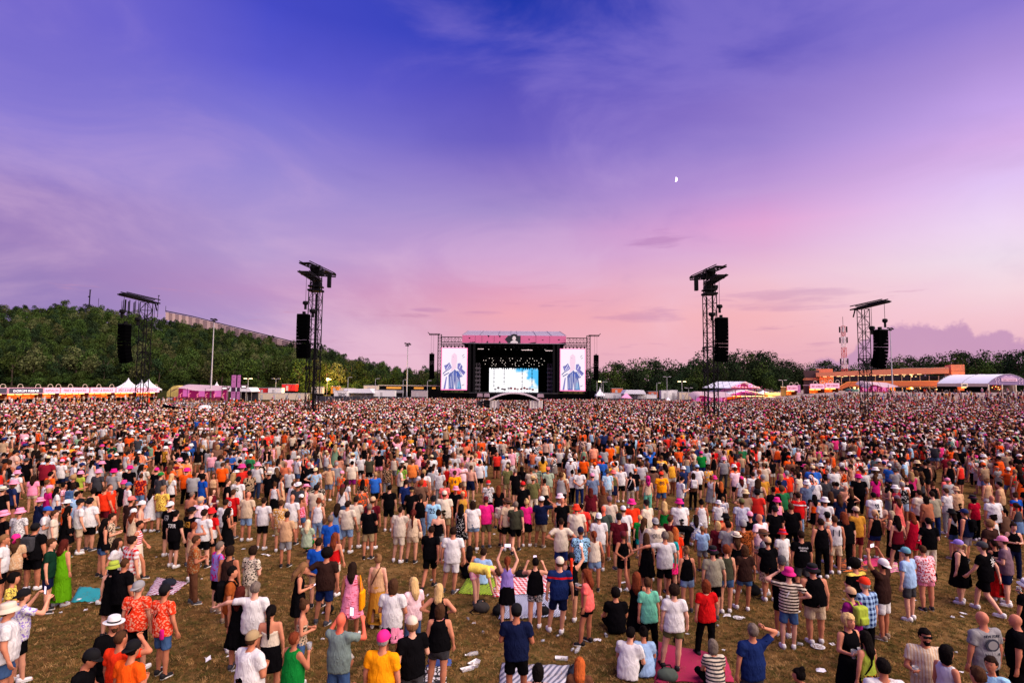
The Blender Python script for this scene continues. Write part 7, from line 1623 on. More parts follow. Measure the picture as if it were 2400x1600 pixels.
9.81|20.19|1.84|m|a|tee:black|jeans:black|short|h_brown|-|stand|10||s4|person in a black T-shirt with short brown hair, in front of the pink dress
13.20|18.38|1.79|m|a|tee:black|jeans:cream|short|h_black|-|fold|10||s3|person in a black T-shirt and cream trousers, with short black hair
-1.85|22.59|1.71|f|a|dress:mustard*floral/gold|-|short|h_blond|-|stand|160|face|s5|person in a mustard patterned dress, with short blond hair
-7.97|21.24|1.81|m|a|tee:white|shorts:beige|bald|h_brown|-|stand|5||s7|person in a white T-shirt and beige shorts, with a bald head
7.12|21.59|1.67|f|a|tank:white|shorts:white|bun|h_black|-|stand|5||s2|person in a white tank top and white shorts, with a black hair bun
8.43|21.22|1.77|m|a|shirt:white*vstripe/blue|shorts:grey|short|h_brown|cap:olive/olive|stand|10||s5|person in a white pinstriped shirt and grey shorts, with an olive cap
-10.06|20.50|1.76|m|a|tee:white|shorts:grey|short|h_darkbrown|-|stand|10||s2|person in a white T-shirt and grey shorts, with short dark brown hair
-12.43|19.19|1.68|f|a|tank:beige|shorts:brown|long|h_auburn|bandana:white/white|stand|10||s1|person in a beige tank top and brown shorts, with a white headscarf
-11.60|19.74|1.79|m|a|tee:black*print/grey|shorts:black|short|h_brown|capb:white/white|stand|15||s3|person in a black back-printed T-shirt and black shorts, with a white backwards cap
11.76|19.76|1.83|m|a|tee:mustard|shorts:maroon|short|h_brown|cap:beige/beige|stand|0||s2|person in a mustard T-shirt and maroon shorts, with a beige cap
-2.22|23.04|1.81|m|a|tee:black|shorts:black|short|h_brown|bucket:pink/purple|cup|175|face;cup:beer|s2|person in a black T-shirt and black shorts, with a pink bucket hat, holding a cup
-7.88|21.83|1.68|f|a|cami:pink*floral/red|shorts:denim|pony|h_brown|cap:white/white|stand|-5||s5|person in a pink patterned camisole and denim shorts, with a white cap
-12.56|19.64|1.84|m|a|-|shorts:black|short|h_brown|capb:white/white|fold|60||s3|person with no shirt and black shorts, with a white backwards cap
-10.96|20.59|1.81|m|h|tee:pinkwhite|shorts:black|short|h_grey|cap:tan/tan|drink|15|cup:beer|s1|person in a pale pink T-shirt and black shorts, with a tan cap
14.91|18.12|1.80|m|h|tee:darkbrown|shorts:grey|curly|h_lightbrown|-|stand|-20||s1|person in a dark brown T-shirt and grey shorts, with curly light brown hair
3.25|23.45|1.72|f|h|tee:maroon|long:beige|curlylong|h_darkred|-|stand|0||s1|person in a maroon T-shirt and beige long skirt, with long curly dark red hair
12.59|20.12|1.65|f|h|tank:black|shorts:darkblue|pony|h_blond|cap:tan/tan|cup|-10|cup:clear|s5|person in a black tank top and dark blue shorts, with a tan cap
13.07|19.82|1.68|f|h|maxi:black|-|bob|h_greyblond|-|fold|-30||s1|person in a black long dress, with a grey blond bob
-4.89|23.28|1.81|m|a|tee:black|shorts:black|short|h_black|-|stand|5||s0|person in a black T-shirt and black shorts, with short black hair
-9.88|21.69|1.81|m|a|tee:beige|shorts:lightdenim|bald|h_brown|-|fold|5||s7|person in a beige T-shirt and light denim shorts, with a bald head
-0.49|23.95|1.71|f|a|tee:black|skirt:black|curlylong|h_auburn|-|stand|0||s5|person in a black T-shirt and black skirt, with long curly auburn hair
13.64|19.73|1.69|f|h|dress:crimson|-|curlylong|h_auburn|-|stand|-10|phone|s4|person in a crimson dress, with long curly auburn hair
15.70|18.17|1.71|f|a|tank:black|jeans:navy|bun|h_darkbrown|-|fold|200|face|s3|person in a black tank top and navy trousers, with a dark brown hair bun
-2.08|23.92|1.81|m|a|tee:redorange|shorts:black|short|h_brown|-|fold|10||s5|person in a red orange T-shirt and black shorts, with short brown hair
-15.76|18.13|1.82|m|a|tee:black|shorts:black|short|h_black|bucket:pink/black|stand|20||s2|person in a black T-shirt and black shorts, with a pink bucket hat
10.09|21.85|1.70|f|a|dress:pink|-|short|h_brown|bucket:hotpink/hotpink|stand|0||s0|person in a pink dress, with a hot pink bucket hat
-14.88|18.97|1.67|f|a|tee:cream|shorts:lightdenim|short|h_brown|-|stand|60||s3|person in a cream T-shirt and light denim shorts, with short brown hair
11.51|21.29|1.83|m|a|tee:white|shorts:lightblue|short|h_brown|bucket:white/white|stand|15||s5|person in a white T-shirt and pale blue shorts, with a white bucket hat
8.18|22.88|1.38|m|c|tee:white|shorts:redorange|short|h_brown|bucket:white/white|stand|5||s3|person in a white T-shirt and red orange shorts, with a white bucket hat
-15.28|19.04|1.76|m|a|tee:white|shorts:black|short|h_brown|cap:blue/blue|fold|60||s1|person in a white T-shirt and black shorts, with a blue cap
0.49|24.42|1.78|m|a|tee:black|shorts:black|short|h_brown|cap:red/red|stand|0||s0|person in a black T-shirt and black shorts, with a red cap
-10.58|22.02|1.82|m|a|tee:red|shorts:black|short|h_brown|-|stand|10|text:8@l|s0|person in a red T-shirt and black shorts, with short brown hair
-15.76|18.69|1.77|m|a|tee:white*floral/grey|shorts:black|short|h_brown|bucket:pink/pink|stand|0||s4|person in a white patterned T-shirt and black shorts, with a pink dotted bucket hat
-13.42|20.48|1.82|m|a|tee:darkbrown|shorts:black|short|h_brown|cap:coral/coral|stand|20||s4|person in a dark brown T-shirt and black shorts, with a coral cap
-14.93|19.53|1.68|f|a|dress:black|-|long|h_black|-|stand|30|bag:black|s4|person in a black dress, with long black hair
3.90|24.43|1.64|f|h|tee:brown|jeans:black|long|h_auburn|-|stand|0||s2|person in a brown T-shirt and black trousers, with long auburn hair
-14.77|19.90|1.84|m|a|tee:white|shorts:beige|short|h_brown|cap:black/black|stand2|35||s0|person in a white T-shirt and beige shorts, with a black cap
-11.94|21.73|1.78|m|h|-|shorts:brown|buzz|h_greybrown|-|fold|20||s5|person with no shirt and brown shorts, with cropped greying hair
-4.39|24.46|1.84|m|a|tee:darkblue|shorts:black|short|h_darkbrown|-|stand|0||s0|person in a dark blue T-shirt and black shorts, with short dark brown hair
11.07|22.32|1.81|m|a|tee:red*band/white|jeans:lightdenim|short|h_darkbrown|-|stand|10||s1|person in a red chest-band T-shirt and light denim trousers, with short dark brown hair
8.62|23.47|1.41|m|c|tee:white*print/blue|shorts:grey|short|h_lightbrown|-|stand|5||s3|person in a white back-printed T-shirt and grey shorts, with short light brown hair
-14.64|20.28|1.81|m|h|tee:white|shorts:black|short|h_black|capb:black/black|stand2|5|strap:navy|s0|person in a white T-shirt and black shorts, with a black backwards cap
-7.01|24.01|1.68|f|a|tank:white|shorts:denim|long|h_brown|beanie:maroon/maroon|stand|0|strap:black|s3|person in a white tank top and denim shorts, with a maroon beanie
-0.94|25.14|1.70|f|a|tee:white*floral/black|jeans:black|short|h_brown|beanie:red/white|stand|0||s0|person in a white patterned T-shirt and black trousers, with a red beanie
-2.84|25.03|1.68|f|a|tee:coral|skirt:red|bun|h_auburn|-|stand|0||s5|person in a coral T-shirt and red skirt, with an auburn hair bun
15.54|19.86|1.76|m|h|tank:navy|shorts:greypurple|short|h_brown|cap:darkblue/darkblue|stand|-30|backpack:black|s1|person in a navy tank top and grey purple shorts, with a dark blue cap
-8.72|23.67|1.80|m|a|tee:darkgrey|shorts:black|short|h_brown|cowboy:white/white|stand|10||s5|person in a dark grey T-shirt and black shorts, with a white cowboy hat
15.37|20.23|1.67|f|a|tank:lightgrey*half/black|shorts:denim|long|h_darkbrown|bucket:black/black|stand|-20||s0|person in a light grey two-tone tank top and denim shorts, with a black bucket hat
-9.07|23.87|1.83|m|a|tee:white|shorts:white|short|h_brown|-|text|60|phone|s3|person in a white T-shirt and white shorts, with short brown hair
-8.55|24.08|1.66|f|a|tank:pink|shorts:white|short|h_brown|cowboy:pink/pink|stand|70||s3|person in a pink tank top and white shorts, with a pink cowboy hat
-8.09|24.24|1.75|m|a|tee:black*leopard/cream|shorts:black|buzz|h_brown|-|hip1|0||s0|person in a black leopard-print T-shirt and black shorts, with cropped brown hair
12.00|22.78|1.66|f|a|cami:orange|skirt:black|long|h_black|-|stand|10||s0|person in an orange camisole and black skirt, with long black hair
1.03|25.78|1.80|m|a|tee:olive|jeans:cream|short|h_brown|straw:straw/black|fold|0||s2|person in an olive T-shirt and cream trousers, with a straw straw hat
-6.44|25.11|1.71|f|a|tee:black*floral/tan|jeans:black|curlylong|h_black|-|stand|0||s3|person in a black patterned T-shirt and black trousers, with long curly black hair
-11.85|23.06|1.67|f|h|tank:maroon|skirt:black|bob|h_brown|-|cup|85|cup:clear|s3|person in a maroon tank top and black skirt, with a brown bob
1.55|25.95|1.67|f|a|tank:beige|skirt:black|bun|h_darkbrown|-|stand|0||s2|person in a beige tank top and black skirt, with a dark brown hair bun
12.83|22.62|1.70|f|a|tee:navy|jeans:grey|long|h_brown|-|stand|5||s5|person in a navy T-shirt and grey trousers, with long brown hair
-7.22|25.46|1.65|f|a|tee:white|skirt:black|long|h_darkbrown|-|stand|30||s0|person in a white T-shirt and black skirt, with long dark brown hair
-13.71|22.83|1.78|m|a|tee:yellow*floral/rust|shorts:grey|short|h_lightbrown|-|stand|5||s0|person in a yellow patterned T-shirt and grey shorts, with short light brown hair
-10.07|24.71|1.64|f|a|tank:white|skirt:black|bun|h_brown|-|stand2|10||s1|person in a white tank top and black skirt, with a brown hair bun
12.99|23.41|1.68|f|a|tank:black|jeans:lightdenim|long|h_brown|-|stand|10||s1|person in a black tank top and light denim trousers, with long brown hair
-14.24|22.85|1.68|f|a|dress:white|-|long|h_black|-|stand|5|strap:black|s5|person in a white dress, with long black hair
14.34|22.81|1.76|m|h|tee:white*print/navy|shorts:darkblue|short|h_black|-|stand|0|strap:black|s4|person in a white back-printed T-shirt and dark blue shorts, with short black hair
9.25|25.35|1.71|f|a|tee:black|jeans:black|curlylong|h_orangehair|-|stand|5||s5|person in a black T-shirt and black trousers, with long curly ginger hair
-11.87|24.33|1.82|m|a|tee:black|shorts:black|short|h_brown|-|stand|60||s3|person in a black T-shirt and black shorts, with short brown hair
3.85|26.96|1.76|m|a|tee:greyblue|jeans:grey|short|h_brown|cap:pink/pink|stand|0||s1|person in a grey blue T-shirt and grey trousers, with a pink cap
15.20|22.72|1.66|f|a|dress:coral|-|long|h_brown|cap:mauve/mauve|stand|-10||s4|person in a coral dress, with a mauve cap
-11.65|24.74|1.84|m|a|tee:white*print/olive|shorts:white|short|h_black|capb:black/black|stand|0||s1|person in a white back-printed T-shirt and white shorts, with a black backwards cap
7.70|26.24|1.79|m|a|tee:white|jeans:darkblue|short|h_black|-|text|70|phone|s0|person in a white T-shirt and dark blue trousers, with short black hair, looking down
-2.60|27.28|1.81|m|a|tee:yelloworange|jeans:black|short|h_brown|-|stand|5|text:14@d|s2|person in an amber T-shirt and black trousers, with short brown hair
6.34|26.87|1.69|f|a|cami:beige|jeans:mint|long|h_magenta|bandana:magenta/magenta|stand|0||s0|person in a beige camisole and mint trousers, with a magenta headscarf
-16.19|22.50|1.73|f|a|tank:tan|skirt:brown|curly|h_black|-|stand|-10||s0|person in a tan tank top and brown skirt, with curly black hair
-15.91|22.79|1.76|m|a|tee:redorange|shorts:maroon|buzz|h_brown|-|stand2|10||s4|person in a red orange T-shirt and maroon shorts, with cropped brown hair
2.54|27.70|1.67|f|a|tee:cream|shorts:white|long|h_blond|-|stand2|0||s1|person in a cream T-shirt and white shorts, with long blond hair
11.80|25.36|1.78|m|a|tee:redorange|shorts:black|short|h_black|-|stand|0||s4|person in a red orange T-shirt and black shorts, with short black hair
0.26|27.98|1.82|m|a|tee:black|shorts:black|short|h_greybrown|-|stand|0||s0|person in a black T-shirt and black shorts, with short greying hair
-3.43|27.84|1.81|m|a|shirt:white*vstripe/grey|jeans:grey|short|h_black|-|stand|0||s5|person in a white pinstriped shirt and grey trousers, with short black hair
-15.48|23.48|1.79|m|a|tee:white|shorts:white|short|h_grey|cap:denim/denim|stand|40||s1|person in a white T-shirt and white shorts, with a denim cap
-16.00|23.19|1.78|m|a|tee:redorange|shorts:red|buzz|h_brown|-|drink|100|cup:beer|s4|person in a red orange T-shirt and red shorts, with cropped brown hair
14.26|24.32|1.65|f|a|tank:black|shorts:black|long|h_brown|-|hips|-10||s0|person in a black tank top and black shorts, with long brown hair
16.67|22.79|1.82|m|a|tee:khakigrey|jeans:darkblue|short|h_darkbrown|-|fold|0||s3|person in a grey khaki T-shirt and dark blue trousers, with short dark brown hair
16.32|23.11|1.82|m|h|tee:cream|shorts:black|short|h_darkbrown|-|fold|-10||s4|person in a cream T-shirt and black shorts, with short dark brown hair
-10.48|26.40|1.67|f|a|tank:cream|skirt:tan|short|h_brown|-|stand|60||s2|person in a cream tank top and tan skirt, with short brown hair
4.71|28.04|1.80|m|a|tee:lightblueb*floral/white|shorts:grey|short|h_brown|bucket:darkgrey/darkgrey|stand|0|bag:beige|s3|person in a sky blue patterned T-shirt and grey shorts, with a dark grey bucket hat
13.00|25.32|1.80|m|a|tee:greyblue|jeans:denim|short|h_brown|bucket:white/white|phone1|10||s3|person in a grey blue T-shirt and denim trousers, with a white bucket hat
7.20|27.54|1.78|m|a|tee:yelloworange|shorts:denim|short|h_brown|cap:redorange/redorange|stand2|0|text:88@d|s4|person in an amber T-shirt and denim shorts, with a red orange cap
5.78|27.97|1.68|f|a|tank:black|jeans:beige*floral/grey|bun|h_darkbrown|-|stand|0|strap:white;bag:white|s3|person in a black tank top and beige trousers, with a dark brown hair bun
3.38|28.42|1.78|m|a|tee:white|jeans:darkblue|short|h_black|-|behind|0||s4|person in a white T-shirt and dark blue trousers, with short black hair, hands clasped behind
18.35|22.01|1.84|m|h|tee:white|shorts:black|bald|h_brown|-|stand2|5||s7|person in a white T-shirt and black shorts, with a bald head
9.37|27.09|1.69|f|a|dress:white*half/grey|-|bun|h_auburn|-|walk|50||s5|person in a white two-tone dress, with an auburn hair bun
2.99|28.52|1.69|f|a|tank:white|jeans:black|bun|h_black|-|walk|0||s1|person in a white tank top and black trousers, with a black hair bun
1.87|28.66|1.80|m|a|tee:sage|shorts:khaki|short|h_brown|cap:coral/coral|stand|0||s5|person in a sage T-shirt and khaki shorts, with a coral cap
4.99|28.35|1.71|f|a|tank:olive|skirt:navy|short|h_brown|bucket:coral/coral|stand|0||s0|person in an olive tank top and navy skirt, with a coral bucket hat
-13.51|25.47|1.83|m|a|tee:blue|shorts:darkblue|curly|h_black|-|stand|30||s2|person in a blue T-shirt and dark blue shorts, with curly black hair
-11.11|26.63|1.79|m|a|tee:black|jeans:black|short|h_brown|straw:cream/black|stand|5||s5|person in a black T-shirt and black trousers, with a cream straw hat
-17.84|22.78|1.71|f|a|tee:white|shorts:lightdenim|long|h_black|-|stand|40|bag:navy|s3|person in a white T-shirt and light denim shorts, with long black hair
18.13|22.62|1.71|f|a|tee:crimson|jeans:black|bob|h_black|bucket:black/purple|stand|-10||s1|person in a crimson T-shirt and black trousers, with a black bucket hat
10.73|26.95|1.68|f|a|tee:white|shorts:black|long|h_darkred|cap:hotpink/hotpink|stand|0||s4|person in a white T-shirt and black shorts, with a hot pink cap
9.68|27.36|1.64|f|a|dress:black|-|short|h_brown|bucket:hotpink/purple|stand|10||s0|person in a black dress, with a hot pink bucket hat
8.71|27.70|1.72|f|a|tank:brown|jeans:black|bob|h_darkbrown|-|stand|5|backpack:white|s3|person in a brown tank top and black trousers, with a dark brown bob
-5.43|28.56|1.79|m|a|tee:cream|shorts:black|short|h_black|-|cup|70|cup:clear|s0|person in a cream T-shirt and black shorts, with short black hair
11.62|26.75|1.81|m|a|tee:mustard|shorts:brown|short|h_grey|cap:grey/grey|stand|-10||s2|person in a mustard T-shirt and brown shorts, with a grey cap
-2.02|29.16|1.79|m|a|-|shorts:navy|short|h_brown|-|around|20||s3|person with no shirt and navy shorts, with short brown hair
-18.45|22.73|1.82|m|a|tee:navy|shorts:black|short|h_brown|bucket:pink/purple|sitc|30||s2|person in a navy T-shirt and black shorts, with a pink bucket hat
1.30|29.34|1.79|m|a|tee:black*stripe/sage|shorts:darkgrey|short|h_black|-|stand|0||s4|person in a black striped T-shirt and dark grey shorts, with short black hair
-0.18|29.53|1.78|m|a|tee:olive|shorts:khaki|short|h_brown|cap:khaki/khaki|stand|-10||s0|person in an olive T-shirt and khaki shorts, with a khaki cap
17.74|23.61|1.81|m|a|tee:lightgrey|jeans:grey|short|h_brown|-|fold|-20||s3|person in a light grey T-shirt and grey trousers, with short brown hair
-18.47|23.13|1.71|f|a|tee:magenta|skirt:black|bob|h_blond|bandana:pink/pink|stand|30||s1|person in a magenta T-shirt and black skirt, with a pink headscarf
13.80|26.20|1.76|m|a|tee:white|shorts:denim|short|h_brown|cap:white/white|stand|10||s5|person in a white T-shirt and denim shorts, with a white cap
-19.57|22.30|1.79|m|a|tee:black|shorts:black|short|h_brown|straw:cream/black|stand|0||s0|person in a black T-shirt and black shorts, with a cream straw hat
5.56|29.28|1.81|m|a|tee:white|shorts:black|short|h_grey|-|stand|0||s3|person in a white T-shirt and black shorts, with short grey hair
-17.98|23.80|1.70|f|a|tee:beige*floral/grey|shorts:denim|bob|h_darkbrown|-|stand|0|backpack:denim|s4|person in a beige patterned T-shirt and denim shorts, with a dark brown bob
-6.75|29.09|1.67|f|a|tee:rust*stripe/black|jeans:black|curly|h_black|-|sit|20||s5|person in a rust striped T-shirt and black trousers, with curly black hair
11.59|27.59|1.81|m|a|tee:white|shorts:lightgrey|short|h_darkbrown|-|stand|0||s1|person in a white T-shirt and light grey shorts, with short dark brown hair
-18.38|23.80|1.70|f|a|tee:pinkwhite*floral/magenta|skirt:cream|bun|h_black|-|stand|60||s2|person in a pale pink patterned T-shirt and cream skirt, with a black hair bun
14.37|26.42|1.82|m|a|tee:darkgrey|jeans:darkgrey|short|h_black|-|stand|0||s0|person in a dark grey T-shirt and dark grey trousers, with short black hair
-2.87|30.01|1.81|m|a|tee:pink|shorts:black|short|h_brown|-|stand|0||s3|person in a pink T-shirt and black shorts, with short brown hair
-6.35|29.59|1.77|m|a|shirt:black*floral/tan|jeans:grey|short|h_brown|-|stand|10||s5|person in a black patterned shirt and grey trousers, with short brown hair
-2.53|30.22|1.76|m|a|tee:pinkwhite|shorts:beige|short|h_lightbrown|-|stand|5||s1|person in a pale pink T-shirt and beige shorts, with short light brown hair
-15.70|25.98|1.80|m|a|tee:darkgrey|shorts:black|short|h_brown|cap:green/green|stand|20||s0|person in a dark grey T-shirt and black shorts, with a green cap
-13.93|27.00|1.64|f|a|tank:tan|skirt:brown|long|h_brown|-|stand|170|face|s5|person in a tan tank top and brown skirt, with long brown hair
-5.65|29.87|1.73|f|a|tee:green*stripe/lime|jeans:black|short|h_brown|-|stand|0||s1|person in a green striped T-shirt and black trousers, with short brown hair
-9.14|29.03|1.77|m|a|tee:tan|shorts:greyblue|short|h_brown|bucket:tan/tan|hip1|0||s2|person in a tan T-shirt and grey blue shorts, with a tan bucket hat
-15.41|26.26|1.71|f|a|tee:white|shorts:black|long|h_blond|cap:tan/tan|stand|5|strap:black|s2|person in a white T-shirt and black shorts, with a tan cap
-3.35|30.29|1.64|f|a|tank:red|jeans:black|bun|h_darkbrown|-|stand|0||s0|person in a red tank top and black trousers, with a dark brown hair bun
18.66|24.28|1.75|m|h|tee:tan|jeans:black|short|h_grey|bucket:tan/tan|stand|0||s0|person in a tan T-shirt and black trousers, with a tan bucket hat
20.13|23.08|1.75|m|a|tee:blue*half/red|shorts:lightdenim|bun|h_brown|-|stand|-10||s3|person in a blue two-tone T-shirt and light denim shorts, with a brown hair bun
4.41|30.37|1.82|m|a|tee:white|shorts:white|short|h_brown|cap:orange/orange|stand|0||s2|person in a white T-shirt and white shorts, with an orange cap
13.34|27.84|1.83|m|a|tee:redorange|shorts:grey|short|h_grey|cap:grey/grey|stand|0||s3|person in a red orange T-shirt and grey shorts, with a grey cap
-4.41|30.65|1.81|m|a|tee:black|shorts:grey|short|h_darkbrown|-|stand|0||s4|person in a black T-shirt and grey shorts, with short dark brown hair
"""
# x | y | height | figure | top | bottom | hair | hat | heading
MORE_ROWS = """
17.4|25.7|1.76|0|pinkwhite|black|h_blond|black|0
9.6|29.7|1.83|1|white|black|h_brown|lightblue|5
-1.7|31.2|1.77|0|white|black|h_black|black|5
17.1|26.2|1.67|2|tan|brown|h_brown|black|0
16.2|26.9|1.83|5|black|black|h_brown|magenta|10
11.4|29.3|1.80|0|pinkwhite|black|h_brown|black|0
-9.1|30.1|1.77|0|grey|lightdenim|h_grey|black|0
-5.3|31.1|1.81|1|orangelight|greypurple|h_brown|brown|5
-8.4|30.5|1.78|0|cream|purple|h_black|black|-5
-15.5|27.6|1.76|5|orange|black|h_brown|hotpink|0
-16.9|27.5|1.77|1|black|black|h_brown|hotpink|10
-18.3|26.6|1.84|5|grey|darkgrey|h_brown|magenta|0
18.3|26.7|1.75|0|black|black|h_brown|black|0
-19.0|26.6|1.81|5|darkgrey|black|h_brown|pink|0
-14.7|29.4|1.79|0|orange|black|h_brown|black|5
-10.8|31.2|1.78|1|white|black|h_brown|darkgrey|60
17.6|27.9|1.65|2|magenta|magenta|h_brown|hotpink|0
21.4|25.3|1.81|0|tan|black|h_black|black|-40
-20.8|26.1|1.78|0|orange|darkgrey|h_black|black|20
3.5|33.3|1.75|0|white|black|h_darkbrown|black|0
4.2|33.2|1.78|1|orange|black|h_brown|maroon|20
-21.3|25.8|1.67|2|pink|beige|h_darkbrown|black|-10
-11.3|31.5|1.70|6|black|black|h_black|black|60
-14.3|30.4|1.83|0|black|darkgrey|h_black|black|0
-18.5|28.0|1.79|5|black|black|h_brown|magenta|0
5.1|33.2|1.82|1|redorange|black|h_brown|red|30
-20.2|27.1|1.66|11|lime|black|h_brown|pink|0
-0.3|33.8|1.81|18|white|white|h_brown|cream|0
-8.1|33.0|1.75|0|darkolive|black|h_brown|black|0
9.3|32.8|1.77|0|white|black|h_grey|black|0
-18.3|28.8|1.69|1|cream|navy|h_brown|orange|15
20.5|27.2|1.79|0|coral|brown|h_darkbrown|black|-20
-11.9|32.2|1.79|8|white|denim|h_brown|cream|40
-18.6|29.0|1.70|6|brown|black|h_brown|black|30
-22.4|26.2|1.80|5|white|navy|h_brown|pink|5
22.0|26.7|1.73|9|tan|white|h_lightbrown|black|-10
16.6|30.9|1.80|5|redorange|black|h_brown|white|10
12.3|33.3|1.78|5|grey|darkgrey|h_brown|pink|0
-17.7|30.8|1.79|5|orangelight|brown|h_brown|pink|5
-3.1|35.5|1.82|0|cream|black|h_darkbrown|black|5
19.7|29.6|1.76|5|grey|black|h_brown|darkgrey|10
-2.6|35.6|1.79|0|tan|brown|h_black|black|10
13.0|33.4|1.79|0|red|black|h_darkbrown|black|0
-21.6|29.0|1.76|1|black|darkgrey|h_brown|darkblue|30
-17.7|31.5|1.68|9|orangelight|beige|h_brown|black|170
-8.1|35.4|1.76|0|black|pink|h_darkbrown|black|0
-5.6|35.9|1.64|9|redorange|white|h_auburn|black|5
-22.0|29.1|1.84|8|white|black|h_black|black|40
-6.3|36.3|1.81|0|white|white|h_brown|black|0
-21.5|30.3|1.67|11|grey|black|h_black|pink|60
-1.9|37.4|1.82|0|white|grey|h_brown|black|0
-15.6|34.4|1.76|0|orange|lightdenim|h_brown|black|5
-23.3|29.9|1.81|1|white|navy|h_brown|pink|0
11.9|36.0|1.79|1|green|darkblue|h_brown|hotpink|0
16.5|34.2|1.78|1|orange|black|h_brown|redorange|0
-7.4|37.6|1.75|0|sage|black|h_grey|black|0
-22.5|31.0|1.64|6|white|black|h_black|black|10
-6.5|38.4|1.76|0|orange|black|h_brown|black|5
13.2|37.5|1.83|0|red|denim|h_darkbrown|black|0
-25.7|30.6|1.76|8|black|black|h_brown|darkgrey|0
-25.2|31.0|1.76|0|black|black|h_greybrown|black|0
-4.0|39.8|1.80|0|white|white|h_brown|black|60
5.7|39.8|1.77|0|salmon|orange|h_brown|black|0
6.8|39.7|1.83|0|orange|orange|h_brown|black|0
-5.3|41.3|1.80|0|black|grey|h_darkbrown|black|0
-23.0|34.7|1.84|0|orange|darkgrey|h_brown|black|-5
23.5|34.5|1.76|0|white|black|h_black|black|0
-4.8|42.3|1.78|0|red|black|h_darkbrown|black|0
"""
def garment(s):
	if s == '-': return None
	k, _, c = s.partition(':'); c, _, p = c.partition('*'); p, _, a = p.partition('/')
	return k, COLS[c], p or None, COLS[a] if a else (200, 200, 200)
def person_row(l):
	x, y, h, sex, bd, top, bot, hk, hc, hat, pose, hd, ex, skin, label = l.split('|')
	ht = None
	if hat != '-': k, _, c = hat.partition(':'); c, _, a = c.partition('/'); ht = (k, COLS[c], COLS[a])
	return (float(x), float(y), float(h), sex, bd, garment(top), garment(bot), (hk, COLS[hc]), ht, pose, float(hd), [e for e in ex.split(';') if e], COLS[skin], label)
PEOPLE = [person_row(l) for l in PEOPLE_ROWS.strip().splitlines()]
def more_row(l):
	x, y, h, k, top, bot, hc, hat, hd = l.split('|'); return (float(x), float(y), float(h), '', int(k), COLS[top], COLS[bot], COLS[hc], COLS[hat], float(hd))
MORE = [more_row(l) for l in MORE_ROWS.strip().splitlines()]
def sh(srgb): return lin(srgb)
PART = {'tee': 't_shirt', 'shirt': 'shirt', 'sleeveless': 'sleeveless_top', 'tank': 'tank_top', 'cami': 'camisole', 'dress': 'dress', 'maxi': 'long_dress', 'shorts': 'shorts', 'jeans': 'trousers', 'skirt': 'skirt', 'long': 'long_skirt'}
def strap_mesh():
	if 'strap' in MESH: return MESH['strap']
	pts = []
	for i in range(17):
		t = 2*math.pi*i/16; u = math.cos(t); y = -math.sin(t)*.150; x = .075+(-.165-.075)*(1-u)/2; z = .965+.50+(.02-.50)*(1-u)/2; y *= (1.0-.25*abs(u)); pts.append((x, y, z))
	b = MB().path(pts, .016, 5); MESH['strap'] = b.mesh('strap', CLOTH[None]); return MESH['strap']
def rounded_box(key, lo, hi, r, ratio=.3):
	if key in MESH: return MESH[key]
	lo = np.array(lo); hi = np.array(hi); F = Field(lo-.04, hi+.04, .016); c = (lo+hi)/2; q = np.abs(F.P-c)-(hi-lo)/2+r; F.d = np.linalg.norm(np.maximum(q, 0), axis=-1)+np.minimum(q.max(-1), 0)-r
	V, Q = F.mesh(); MESH[key] = fin(key, V, Q, CLOTH[None], ratio); return MESH[key]
def pack_straps():
	if 'pack_straps' in MESH: return MESH['pack_straps']
	b = MB()
	for s in (-1, 1): b.path([(s*.09, -.13, 1.40), (s*.10, -.06, 1.485), (s*.10, .06, 1.465), (s*.11, .125, 1.36), (s*.13, .10, 1.18), (s*.14, -.06, 1.10), (s*.11, -.14, 1.08)], .018, 5)
	MESH['pack_straps'] = b.mesh('shoulder_strap', CLOTH[None]); return MESH['pack_straps']
CUPM = None
def cup_mesh(kind):
	key = ('cup', kind)
	if key in MESH: return MESH[key]
	global CUPM
	if CUPM is None:
		m, nt, b, N, L = newmat('clear_plastic'); b.inputs['Base Color'].default_value = (.85, .85, .86, 1); b.inputs['Roughness'].default_value = .15; b.inputs['Transmission Weight'].default_value = .75; b.inputs['IOR'].default_value = 1.2
		CUPM = (m, plain('beer', (150, 70, 16), .2), plain('beer_foam', (225, 205, 170), .7))
	c = MB().lathe([(0, 0), (.031, 0), (.044, .13), (.042, .13), (.03, .004)], 12).mesh('cup_wall', CUPM[0], True)
	l = MB().lathe([(0, .006), (.028, .006), (.036, .09), (0, .092)], 12, mi=0).mesh('drink', [CUPM[1]], True)
	MESH[key] = (c, l); return MESH[key]
PHM = None
def hand_pos(root, S, sd, out=.085):
	w = S['arm', sd][2]+np.array(S['arm', sd][3])*out
	return root.matrix_basis @ Vector(w)
